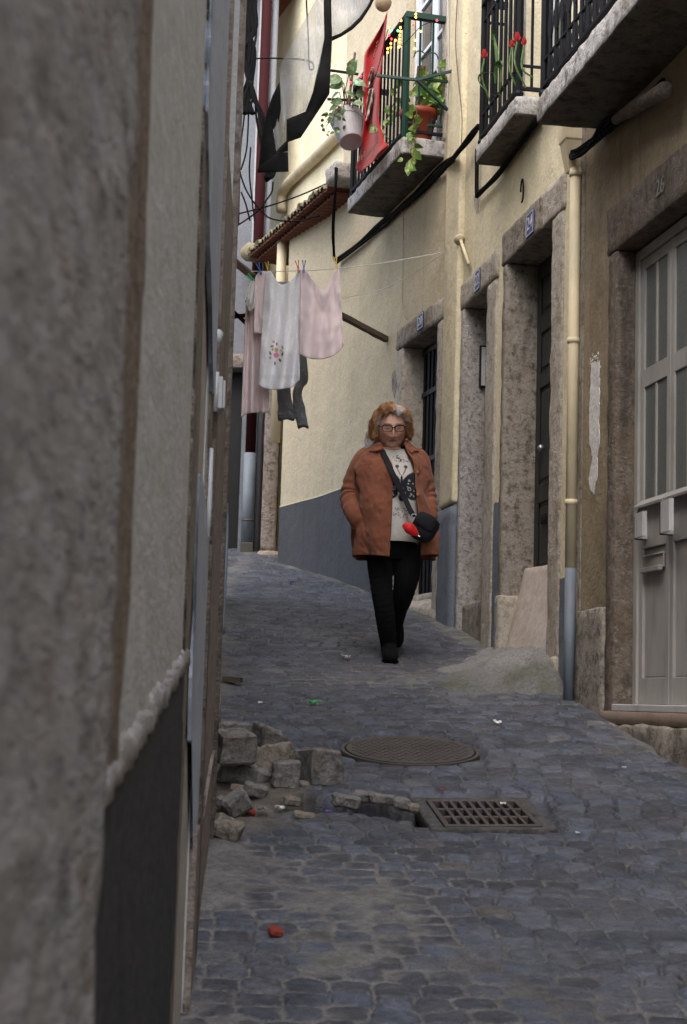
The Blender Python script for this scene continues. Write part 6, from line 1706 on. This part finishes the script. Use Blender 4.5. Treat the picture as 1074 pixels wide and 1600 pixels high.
# droop of the scooped neckline at the front
isf = (V[:, 1] < W(612, 760, .0).y)
px_, py_ = PXY[:, 0], PXY[:, 1]
V[:, 2] -= .022*isf*np.exp(-((py_-701)/8)**2)*np.exp(-((px_-614)/16)**2)
V[:, 1] += .004*fbm(V[:, 0]*14, V[:, 2]*10, 2)
me = np_mesh('jumper', V-np.array(WB), grid_faces(nr, n, True))
cc = np.ones((len(V), 3))*np.array([.52, .49, .45])
cc *= (1+.10*fbm(V[:, 0]*90, V[:, 2]*90, 4))[:, None]
dark = np.zeros(len(V)); fm = isf.astype(float)
# wings: centre of the moth near (627,752)
dx, dy = px_-626.5, py_-760
adx = np.abs(dx)
wing = sstep(1.06, .94, np.hypot((adx-13)/15.5, (dy+2+.55*(adx-13))/(12.5+.15*adx)))
wing = np.maximum(wing, sstep(1.08, .92, np.hypot((adx-17)/11, (dy-15)/10)))
wing = wing*sstep(1.5, 3.0, adx)
for cx_, cy_, r_ in ((12, -5, 2.2), (10.5, 0, 1.6), (9, 5, 1.2), (18, -1, 1.6), (12, 8, 3.6), (20, 10, 1.6), (15, 16, 2.0), (19, 18, 1.8), (23, -9, 1.5), (22, 3, 1.5), (13, 19, 1.2)):
    wing = wing*(1-.85*sstep(r_, r_*.6, np.hypot(adx-cx_, dy-cy_)))
wing = np.maximum(wing, sstep(2.2, 1.2, np.hypot(adx-12, dy-8)))
body_ = sstep(1.1, .9, np.hypot(dx/2.4, (dy-2)/15)); body_ = np.maximum(body_, sstep(1.1, .85, np.hypot(dx/5.4, (dy-22)/6.5)))
ant = np.exp(-((adx-2.5-(-(dy+14))*.45)/.9)**2)*sstep(-28, -25, dy)*sstep(-12, -14, dy); ant = np.maximum(ant, sstep(1.6, .8, np.abs(np.hypot(adx-6.8, dy+27)-1.6)))
dark = np.maximum.reduce([wing, body_, ant])
for (cy_, hw, hh) in ((720, 15, 6.5), (806, 17, 8.5)):      # scribbled flower garlands
    q = np.hypot((px_-626)/hw, (py_-cy_)/hh)
    sc_ = np.abs(vnoise(px_*.42, py_*.42, cy_)+.3*vnoise(px_*.9, py_*.9, 3)); dark = np.maximum(dark, sstep(.20, .08, sc_)*sstep(1.1, .9, q)*.95)
dark = np.clip(dark*fm, 0, 1)
cc = cc*(1-dark[:, None])+np.array([.014, .016, .026])*dark[:, None]
a_ = me.color_attributes.new('Col', 'FLOAT_COLOR', 'POINT'); q_ = np.ones((len(V), 4), np.float32); q_[:, :3] = cc; a_.data.foreach_set('color', q_.ravel())
o = put_mesh('jumper', me, attr_cloth('knitted_jumper', weave=300), woman, WB, smooth=True); md = o.modifiers.new('thick', 'SOLIDIFY'); md.thickness = .005; md.offset = 1

# trousers and boots
bm = bmesh.new()
ringtube(bm, path([(612, 836, .02, 39, .80), (612, 850, .02, 40.5, .80), (612, 866, .02, 41, .75), (612, 876, .02, 36, .7)]), 28)
TA = [(593.5, 856, .01, 21.5, .95), (594, 885, -.01, 20.0, 1), (596.5, 915, -.035, 17.0, 1), (598.5, 935, -.045, 15.2, 1), (602, 960, -.03, 13, 1.05)]
TB = [(634, 856, .02, 24, .9), (636.5, 880, .01, 22.0, 1), (635.5, 906, .0, 19.0, 1), (629, 932, .05, 15.6, 1), (621, 955, .19, 12.5, 1.05)]
ringtube(bm, path(TA, 8), 22, wr=.012, seed=1); ringtube(bm, path(TB, 8), 22, wr=.012, seed=2)
me = remesh(bm, .007, 1); V = mesh_np(me); set_np(me, V-np.array(WB)); put_mesh('trousers', me, M['black_knit'], woman, WB, smooth=True)
def boot(pts, foot, seed):
    b = bmesh.new(); ringtube(b, path(pts, 14), 26, wr=.036, seed=seed, wfreq=60)
    ringtube(b, foot, 20)
    me = remesh(b, .0055, 1); V = mesh_np(me); set_np(me, V-np.array(WB)); return put_mesh('boot', me, M['black_suede'], woman, WB, smooth=True)
P0 = W(608, 1030, 0); g0 = G(YW)+.012
def ft(o_, u, f_, L=1.0):
    """foot rings from heel to toe: o_ ankle point on the sole, f_ forward, u up"""
    return [(o_-f_*.062+u*.045, .030, .044), (o_-f_*.045+u*.050, .042, .054), (o_+u*.056, .047, .060), (o_+f_*.05+u*.052, .050, .055), (o_+f_*.10+u*.044, .052, .046), (o_+f_*.145+u*.036, .049, .037), (o_+f_*.176+u*.030, .034, .025), (o_+f_*.186+u*.028, .015, .012)]
sole_ = Vector((P0.x+.002, YW+.05, G(YW)+.020))
ff = Vector((.03, -1, -.179)).normalized(); uu = Vector((0, -.176, .984))
bA = boot([(595, 898, -.02, 19.0, 1), (597.5, 928, -.045, 16.8, 1), (601, 955, -.04, 15.6, 1.05), (604, 980, -.01, 14.6, 1.05), (606.5, 1000, .03, 13.2, 1.0), (608, 1014, .05, 12.6, 1.0), (608.5, 1024, .05, 12.2, 1.0)], ft(sole_, uu, ff), 3)
b = bmesh.new(); pr = [(-.068, .022), (-.055, .040), (0, .044), (.05, .048), (.10, .053), (.15, .049), (.180, .034), (.192, .012)]
L_ = []; 
for s_, w_ in pr: L_.append((sole_+ff*s_, w_))
sx = ff.cross(uu).normalized()
for lo, hi in ((-.010, .006),):
    A = [p+sx*w_ for p, w_ in L_]+[p-sx*w_ for p, w_ in L_[::-1]]
    T = [b.verts.new(p+uu*hi) for p in A]; Bt = [b.verts.new(p+uu*lo) for p in A]; b.faces.new(T); b.faces.new(Bt[::-1])
    for i in range(len(A)): b.faces.new((T[i], Bt[i], Bt[(i+1) % len(A)], T[(i+1) % len(A)]))
put('sole', fix(b), M['frame_black'], bA)
toe = on_ground(619, 1011, .012); toe = Vector((toe.x, toe.y, G(toe.y)+.03))
f2 = Vector((.02, -.62, -.78)).normalized(); u2 = Vector((0, -.78, .62)).normalized(); o2 = toe-f2*.14
bB = boot([(636, 896, .0, 20.6, 1), (630.5, 928, .04, 17.0, 1), (622.5, 952, .18, 14.4, 1.05), (618, 976, .37, 12.6, 1.05), (617.5, 992, .50, 11.2, 1.0), (618.5, 1000, .56, 9.8, 1.0)], ft(o2, u2, f2), 5)

# coat
CO = [(872, 556, 682, 607.5, 657, .205), (855, 554, 683, 608, 656, .205), (830, 553, 682, 609.5, 654, .205), (800, 555, 673, 611, 651, .200), (775, 556, 668, 612, 648.5, .195), (750, 556, 666, 613.2, 647.5, .185), (735, 555, 666, 612.5, 645.5, .165), (722, 556, 665, 607.5, 641, .130), (712, 559, 661, 601.5, 636, .100), (705, 567, 654, 598, 633, .085), (699, 578, 645, 596.5, 631.5, .078), (694, 588, 638, 596, 631, .074)]
SUB = 9
Cp = spline([Vector((r[0], r[1], r[2])) for r in CO], SUB); Cq = spline([Vector((r[3], r[4], r[5])) for r in CO], SUB)
n = 170; V = []; INFO = []
for a, q in zip(Cp, Cq):
    y_, L_, R_ = a; xl, xr, dep = q
    cx_ = (L_+R_)/2; w_ = (R_-L_)/2
    def ang(x): 
        cth = max(-1, min(1, (x-cx_)/w_)); return math.acos(cth)
    tl = ang(xl); tr = ang(xr)        # front is sin>0; left edge has the larger angle
    for k in range(n):
        u = k/(n-1); t = tl+(2*PI+tr-tl)*u
        c_, s_ = math.cos(t), math.sin(t)
        x = cx_+w_*math.copysign(abs(c_)**.92, c_)
        if k == 0: x = xl
        if k == n-1: x = xr
        yy = -dep*abs(s_)**.86 if s_ > 0 else .14*abs(s_)
        low = float(sstep(740, 860, y_))
        fold = .015*low*math.sin(t*8+1.5*math.sin(y_*.025)+.012*y_)+.009*math.sin(t*5+y_*.035)*float(sstep(715, 745, y_))
        p = W(x, y_, .025)
        dirn = Vector((c_, -s_, 0))
        nz = .016*mn.fractal(Vector((t*2.4, y_*.028, 4)), 1, 2, 4)+.005*mn.noise(Vector((t*8+y_*.05, y_*.07, 8)))
        p = Vector((p.x, p.y+yy, p.z))+dirn*(fold+nz)
        if k < 6 or k > n-7: p += Vector((0, -.004, 0))
        if y_ > 860: p.z += .010*math.sin(t*3)*float(sstep(860, 872, y_))
        V.append(p[:])
nr = len(Cp)
CVERT = np.array(V)
me = np_mesh('coat', np.array(V)-np.array(WB), grid_faces(nr, n))
coat = put_mesh('coat', me, [M['coat'], M['coat_in']], woman, WB, smooth=True)
md = coat.modifiers.new('thick', 'SOLIDIFY'); md.thickness = .006; md.offset = -1
# sleeves
def sleeve(pts, seed, sgn):
    b = bmesh.new(); C = path(pts, 16); rings = []; N = len(C); m = 44
    for i, (c_, w_, d_) in enumerate(C):
        t = (C[min(i+1, N-1)][0]-C[max(i-1, 0)][0]).normalized(); x = Vector((1, 0, 0)); x = (x-t*x.dot(t)).normalized(); y = t.cross(x); v = i/(N-1)
        el = math.exp(-((v-.52)/.18)**2)
        r = []
        for k in range(m):
            a = 2*PI*k/m; inner = .5+.5*math.cos(a if sgn < 0 else a+PI)
            wr = .085*el*math.sin(i*.62+1.1*math.sin(a+seed))*(.35+.65*(1-inner))+.05*float(sstep(.68, .95, v))*math.sin(i*.75+1.3*math.sin(a*1+seed*2))
            wr += .07*mn.fractal(Vector((math.cos(a)*1.4, math.sin(a)*1.4, v*5+seed)), 1, 2, 3)+.03*math.sin(3*a+v*7)
            r.append(b.verts.new(c_+x*(w_*(1+wr)*math.cos(a))+y*(d_*(1+wr)*math.sin(a))))
        rings.append(r)
    for A, B in zip(rings, rings[1:]):
        for k in range(m): b.faces.new((A[k], A[(k+1) % m], B[(k+1) % m], B[k]))
    b.faces.new(rings[0][::-1]); b.faces.new(rings[-1])
    return put('sleeve', fix(b), M['coat'], coat, smooth=True)
sleeve([(578, 709, .03, 13.5, .9), (567, 718, .03, 15.5, 1.0), (558, 736, .03, 15.2, 1.05), (550, 758, .04, 15.0, 1.05), (546.5, 776, .03, 14.6, 1.05), (548.5, 792, -.03, 13.8, 1.0), (554, 806, -.07, 12.8, .95), (561, 819, -.06, 12.0, .8), (568, 829, -.03, 9, .7)], 1, -1)
sleeve([(646, 709, .03, 12.5, .9), (656, 718, .03, 14.0, 1.0), (661, 736, .03, 14.0, 1.05), (665.5, 758, .04, 13.6, 1.05), (669, 778, .04, 13.4, 1.05), (672, 796, .0, 13.0, 1.0), (672.5, 810, -.02, 12.2, .9), (668, 822, -.02, 11, .75), (662, 832, .0, 8, .7)], 2, 1)
# collar
def collar():
    b = bmesh.new(); m = 46; inn, mid, out = [], [], []
    for k in range(m):
        u = k/(m-1); a = PI*.5+ (PI*1.18)*(1 if 0 else 0)
        t = math.radians(143+ (397-143)*u)     # from front left, round the back, to front right
        c_, s_ = math.cos(t), math.sin(t); fl = max(0, s_)
        cx_ = 613; r0 = 18.5; e = math.sin(PI*u)
        pi = W(cx_+r0*c_, 703-13*(1-fl)+4*fl, .03)+Vector((0, -.070*s_, 0))
        pm = W(cx_+(r0+2.5)*c_, 698-12*(1-fl)+5*fl, .03)+Vector((0, -.082*s_, 0))
        flare = 9+5*(1-e)
        pt = W(cx_+(r0+flare)*c_-(6 if c_ < 0 else -5)*(1-e), 706-9*(1-fl)+4.0*(1-e)**3, .03)+Vector((0, -(.100+.040*fl)*s_-.004, 0))
        inn.append(b.verts.new(pi)); mid.append(b.verts.new(pm)); out.append(b.verts.new(pt))
    mm = [b.verts.new((p.co+q.co)/2+Vector((0, -.006, .004))) for p, q in zip(mid, out)]
    for A, B in ((inn, mid), (mid, mm), (mm, out)):
        for k in range(m-1): b.faces.new((A[k], A[k+1], B[k+1], B[k]))
    o = put('collar', fix(b), M['coat'], coat, smooth=True)
    md = o.modifiers.new('thick', 'SOLIDIFY'); md.thickness = .006; md.offset = 0
collar()
def coat_front(px, py, extra=.004):
    """a point on the coat's front surface"""
    ys_ = [r.x for r in Cp]; i = min(range(len(ys_)), key=lambda q: abs(ys_[q]-py)); y_, L_, R_ = Cp[i]; dep = Cq[i].z
    cx_ = (L_+R_)/2; w_ = (R_-L_)/2; cc_ = max(-.99, min(.99, (px-cx_)/w_)); s_ = math.sqrt(1-abs(cc_)**(2/.92))
    p = W(px, py, .025); return Vector((p.x, p.y-dep*s_**.86-extra, p.z))
def wing(pts, lift):
    b = bmesh.new(); cx_ = sum(p[0] for p in pts)/len(pts); cy_ = sum(p[1] for p in pts)/len(pts)
    def pt(x, y): 
        p = coat_front(x, max(y, 695), .0); return Vector((p.x, p.y-lift(x, y), W(x, y, .0).z))
    o_ = spline([Vector((x, y, 0)) for x, y in pts+[pts[0]]], 1)[:-1]; out = []
    for i in range(len(pts)):
        a, c = pts[i], pts[(i+1) % len(pts)]
        for k in range(4): out.append((a[0]+(c[0]-a[0])*k/4, a[1]+(c[1]-a[1])*k/4))
    R0 = [b.verts.new(pt(x, y)) for x, y in out]; R1 = [b.verts.new(pt(cx_+(x-cx_)*.5, cy_+(y-cy_)*.5)+Vector((0, -.003, 0))) for x, y in out]; C0 = b.verts.new(pt(cx_, cy_)+Vector((0, -.004, 0)))
    n = len(out)
    for i in range(n):
        b.faces.new((R0[i], R0[(i+1) % n], R1[(i+1) % n], R1[i])); b.faces.new((R1[i], R1[(i+1) % n], C0))
    o = put('collar', fix(b), M['coat'], coat, smooth=True); md = o.modifiers.new('thick', 'SOLIDIFY'); md.thickness = .007; md.offset = 0
wing([(597, 696), (589, 694.5), (582, 699), (577, 708.5), (588, 708.5), (597, 705.5), (600.5, 706.5)], lambda x, y: .010+.014*sstep(700, 708, y))
wing([(631, 696), (638, 694.5), (645, 698), (651, 704), (655, 706), (647, 708), (643, 712.5), (639, 709), (634, 703)], lambda x, y: .010+.014*sstep(699, 709, y))
from mathutils.bvhtree import BVHTree
_ctv = [Vector(v) for v in CVERT]; _ctf = [list(map(int, q)) for q in grid_faces(nr, n)]
CTREE = BVHTree.FromPolygons(_ctv, _ctf)
def on_coat(px, py, lift=.003):
    r = ray(px, py).normalized(); h_ = CTREE.ray_cast(Vector((0, 0, 0)), r)
    return (h_[0] if h_[0] is not None else coat_front(px, py, 0))-r*lift
def seam(pts, r_=.0016, name='seam', mat='coat'):
    P = spline([Vector((x, y, 0)) for x, y in pts], 10); b = bmesh.new(); tube(b, [on_coat(p.x, p.y, .0062) for p in P], r_, 5); put(name, fix(b), M[mat], coat, smooth=True)
seam([(566, 726), (580, 725), (595, 723), (607, 721.5)], .0022); seam([(562, 787), (578, 787), (597, 785), (610, 783)], .0022); seam([(606, 730), (607.5, 760), (605.5, 800), (603.5, 840), (602, 868)], .0018)
seam([(648, 724), (656, 722), (663, 722)], .002); seam([(653, 740), (654.5, 770), (658, 800)], .0018)
seam([(570, 800), (563, 815), (557, 832), (554, 842)], .0032)
for x, y in ((652, 737), (653, 772)):
    b = bmesh.new(); p = on_coat(x, y, .009); bmesh.ops.create_cone(b, cap_ends=True, radius1=.010, radius2=.009, depth=.005, segments=14, matrix=Matrix.Translation(p) @ Matrix.Rotation(PI/2, 4, 'X')); put('button', b, M['button'], coat, smooth=False)

# hair
bm = bmesh.new()
def hb(x, f, z, r, sx=1, sy=1, sz=1): ball(bm, Hd(x, f, z), r, sx, sy, sz, 20, 14)
hb(0, -.030, .036, .096, .98, 1.0, .98)
for x, f_, z_, r_ in ((-.072, .020, .050, .032), (-.086, -.004, .012, .038), (-.088, -.006, -.024, .037), (-.078, -.022, -.048, .032), (.072, .020, .050, .031), (.085, -.004, .010, .036), (.084, -.006, -.022, .034), (.074, -.022, -.042, .030), (-.046, .040, .096, .036), (.0, .046, .106, .036), (.036, .046, .100, .036), (.060, .028, .082, .032), (-.064, .028, .080, .032), (0, -.09, -.03, .07), (.05, -.08, -.04, .06), (-.05, -.08, -.04, .06), (-.02, .036, .112, .034)):
    hb(x, f_, z_, r_)
me = remesh(bm, .0045, 3); V = mesh_np(me); N_ = np.empty(len(V)*3, np.float32); me.vertices.foreach_get('normal', N_); N_ = N_.reshape(-1, 3)
h = Hinv(V)
wv = .0085*np.sin(h[:, 0]*95+h[:, 2]*60+4*vnoise(h[:, 0]*18, h[:, 1]*18, h[:, 2]*18))+.006*fbm(h[:, 0]*38, h[:, 1]*38, h[:, 2]*22)
V = V+N_*wv[:, None]
def hair_col(h):
    hx, hf, hz = h.T
    nn = fbm(hx*40, hf*40, hz*16, 3)
    c = np.array([.33, .155, .066])+0*hx[:, None]
    gold = sstep(-.2, .7, nn+.8*g2(hx, hz, -.10, -.02, .035, .06)); c = c*(1-gold[:, None]*.7)+np.array([.56, .33, .155])*gold[:, None]*.7
    dk = sstep(.1, .7, fbm(hx*60+5, hf*60, hz*20, 2)); c = c*(1-.5*dk[:, None])
    gr = np.clip(g2(hx, hz, .030, .098, .026, .030)*1.3+.9*g2(np.abs(hx), hz, .074, .035, .012, .03)*sstep(.02, .05, hf), 0, 1)*sstep(-.45, .35, nn+.25)*sstep(-.01, .03, hf)
    c = c*(1-gr[:, None])+np.array([.62, .59, .60])*gr[:, None]
    return c
set_col(me, hair_col(Hinv(V)))
set_np(me, V-np.array(WB)); hair_o = put_mesh('hair', me, M['hair'], woman, WB, smooth=True)
# loose curls over the mass
bm = bmesh.new(); rnd = random.Random(4); cols = []
from mathutils.bvhtree import BVHTree
tree = BVHTree.FromPolygons([Vector(v) for v in V], [list(p.vertices) for p in me.polygons])
for k in range(1500):
    side = rnd.choice((-1, 1)); a0 = rnd.uniform(-.4, PI+.4)
    st = Vector((rnd.uniform(-.03, .045), rnd.uniform(-.06, .075), .15)); ang_ = rnd.uniform(0, 2*PI); pts = []; Ln = rnd.uniform(.7, 1.25)
    for j in range(9):
        q = j/8*Ln; rad = .012+.115*q**.8; x = st.x+rad*math.cos(ang_)*1.05; f_ = st.y*.7+rad*math.sin(ang_)*.95; zz = .14-.205*max(0, q-.15)**1.35
        if f_ > .045 and zz < .085 and abs(x) < .075: break
        p = Hd(x, f_, zz); lo = tree.find_nearest(p)
        if lo[0] is None: break
        wav = .0042*math.sin(q*13+3*ang_+.5*math.sin(k))
        pts.append(lo[0]+lo[1]*(.0015+abs(wav)*.5+.002*rnd.random())+Vector((wav, 0, 0)))
    if len(pts) > 4:
        e = pts[-1]; d_ = (pts[-1]-pts[-2]); out_ = (e-HC).normalized()
        pts.append(e+d_*.5+out_*rnd.uniform(-.004, .014)); 
        tube(bm, spline(pts, 2), [.0009+.0005*math.sin(PI*i/(2*(len(pts)-1))) for i in range(2*(len(pts)-1)+1)], 4, caps=False)
me2 = bpy.data.meshes.new('curl'); fix(bm); bm.to_mesh(me2); bm.free(); V2 = mesh_np(me2); set_col(me2, hair_col(Hinv(V2))*(1+.45*vnoise(V2[:, 0]*70, V2[:, 2]*40, V2[:, 1]*70))[:, None]); set_np(me2, V2-np.array(WB))
put_mesh('curl', me2, M['hair'], hair_o, WB, smooth=True)
# spectacles
bm = bmesh.new(); ln = bmesh.new()
for sx in (-1, 1):
    pts = []; lv = []
    for k in range(25):
        t = 2*PI*k/24; c_, s_ = math.cos(t), math.sin(t); x = sx*.0345+.0275*math.copysign(abs(c_)**.55, c_); z_ = .0125+.0165*math.copysign(abs(s_)**.6, s_)
        pts.append(Hd(x, .108-.35*max(0, abs(x)-.03)*1.1, z_))
    tube(bm, pts, [.0042 if math.sin(2*PI*k/24) > .2 else .0026 for k in range(25)], 6, caps=False)
    ln.faces.new([ln.verts.new(p) for p in pts[:-1]])
    tube(bm, [Hd(sx*.062, .098, .02), Hd(sx*.074, .07, .018), Hd(sx*.080, .0, .014), Hd(sx*.079, -.02, .002)], .0028, 6)
tube(bm, [Hd(-.008, .111, .017), Hd(0, .113, .019), Hd(.008, .111, .017)], .0030, 6)
sp_ = put('glasses', fix(bm), M['frame_black'], woman, smooth=True); put('lens', ln, M['lens'], sp_)
b = bmesh.new(); ball(b, Hd(-.083, .012, -.037), .005, 1, 1, 1, 8, 6); put('earring', b, M['steel'], woman, smooth=True)

# shoulder bag and its strap, with a red pouch clipped on
bag = thing('shoulder_bag', 'black nylon shoulder bag worn across the woman\'s front', 'bag', W(664, 850, -.24))
def sup(bm, c, rx, ry, rz, rot, e=.7, u=28, v=18, amp=.0, seed=0):
    rows = []
    for j in range(v+1):
        t = PI*j/v; r = []
        for i in range(u):
            p = 2*PI*i/u; f = lambda q, k: math.copysign(abs(q)**k, q)
            q = Vector((rx*f(math.sin(t), e)*f(math.cos(p), e), ry*f(math.sin(t), e)*f(math.sin(p), e), rz*f(math.cos(t), e)))
            q *= 1+amp*mn.fractal(q*16+Vector((seed, 0, 0)), 1, 2, 3)
            r.append(bm.verts.new(c+rot @ q))
        rows.append(r)
    for A, B in zip(rows, rows[1:]):
        for i in range(u): bm.faces.new((A[i], A[(i+1) % u], B[(i+1) % u], B[i]))
    bmesh.ops.remove_doubles(bm, verts=bm.verts, dist=1e-5)
rb = Matrix.Rotation(math.radians(32), 3, 'Y'); bc = W(663.5, 825, -.245)
b = bmesh.new(); sup(b, bc, .080, .048, .088, rb, .72, amp=.05, seed=3); put('bag_body', fix(b), M['bag'], bag, smooth=True)
b = bmesh.new(); sup(b, bc+rb @ Vector((-.012, -.034, .030)), .070, .024, .050, rb, .65, amp=.05, seed=5); put('flap', fix(b), M['bag'], bag, smooth=True)
b = bmesh.new(); tube(b, [bc+rb @ Vector((x, -.050, .07-.012*(x*12)**2)) for x in (-.07, -.035, 0, .035, .07)], .003, 5); put('zip', fix(b), M['steel'] if 0 else M['iron'], bag)
SP = [(594, 696, .0), (597, 703, -.075), (603, 716, -.125), (612, 736, -.185), (622, 757, -.20), (633, 779, -.208), (641, 797, -.225), (648, 808, -.235)]
P = spline([W(x, y, d_) for x, y, d_ in SP], 6); b = bmesh.new(); rows = []
for k, p in enumerate(P):
    t = (P[min(k+1, len(P)-1)]-P[max(k-1, 0)]).normalized(); s_ = t.cross(Vector((0, -1, 0))).normalized(); w_ = .0165
    rows.append([b.verts.new(p+s_*w_+Vector((0, -.002, 0))), b.verts.new(p-s_*w_+Vector((0, -.002, 0))), b.verts.new(p-s_*w_+Vector((0, .002, 0))), b.verts.new(p+s_*w_+Vector((0, .002, 0)))])
for A, B in zip(rows, rows[1:]):
    for k in range(4): b.faces.new((A[k], A[(k+1) % 4], B[(k+1) % 4], B[k]))
b.faces.new(rows[0]); b.faces.new(rows[-1][::-1]); put('strap', fix(b), M['bag'], bag)
b = bmesh.new(); e = W(647, 806, -.238); tube(b, [e+Vector((.014*math.cos(t), -.003, .012*math.sin(t))) for t in [2*PI*k/12 for k in range(13)]], .0022, 5, caps=False); put('buckle', fix(b), M['steel'], bag)
pc = thing('pouch', 'shiny red folded pouch clipped to the black shoulder bag', 'pouch', W(643, 838, -.30))
b = bmesh.new(); c_ = W(642.5, 827.5, -.305); rt = Matrix.Rotation(math.radians(40), 3, 'Y')
sup(b, c_, .054, .026, .031, rt, .9, 40, 30, amp=.22, seed=9)
for v in b.verts:
    q = rt.transposed() @ (v.co-c_); k = 1-.30*max(0, q.x/.055); q.y *= k; q.z *= k; v.co = c_+rt @ q
put('pouch_body', fix(b), M['pouch'], pc, smooth=True)
b = bmesh.new(); tube(b, [c_+rt @ Vector((.050, 0, 0)), c_+rt @ Vector((.068, -.004, .003))], .0035, 6); put('clip', fix(b), M['steel'], pc)
# ------------------------------------------------------------ camera, light
cam = bpy.data.cameras.new('camera'); co = bpy.data.objects.new('camera', cam); COL.objects.link(co)
cam.sensor_fit = 'VERTICAL'; cam.sensor_height = 23.6; cam.sensor_width = 23.6; cam.lens = F_PX/1600*23.6
cam.clip_start = .05; cam.clip_end = 500
Mx = Matrix(((CR.x, CU.x, -_fwd.x, 0), (CR.y, CU.y, -_fwd.y, 0), (CR.z, CU.z, -_fwd.z, 0), (0, 0, 0, 1)))
co.matrix_world = Mx
cam.dof.use_dof = True; cam.dof.focus_distance = 9.8; cam.dof.aperture_fstop = 5.6
SC.camera = co
w = bpy.data.worlds.new('World'); SC.world = w; w.use_nodes = True
nt = w.node_tree; bg = nt.nodes['Background']
sky = nt.nodes.new('ShaderNodeTexSky'); sky.sky_type = 'NISHITA'; sky.sun_disc = False
SUN_EL, SUN_AZ = math.radians(56), math.radians(205)      # azimuth clockwise from +Y
sky.sun_elevation = SUN_EL; sky.sun_rotation = SUN_AZ
sky.dust_density = 3.0; sky.ozone_density = 1.0; sky.air_density = 1.0
nt.links.new(sky.outputs[0], bg.inputs[0]); bg.inputs[1].default_value = .13
sd = bpy.data.lights.new('sun', 'SUN'); sd.energy = 1.5; sd.angle = math.radians(110); sd.color = (1, .97, .92)
so = bpy.data.objects.new('sun', sd); COL.objects.link(so)
d = Vector((math.sin(SUN_AZ)*math.cos(SUN_EL), math.cos(SUN_AZ)*math.cos(SUN_EL), math.sin(SUN_EL)))
so.rotation_euler = (-d).to_track_quat('-Z', 'Y').to_euler(); so.location = d*20
vs = SC.view_settings; vs.view_transform = 'Standard'; vs.look = 'None'; vs.gamma = 1; vs.exposure = 1.75; vs.use_curve_mapping = False
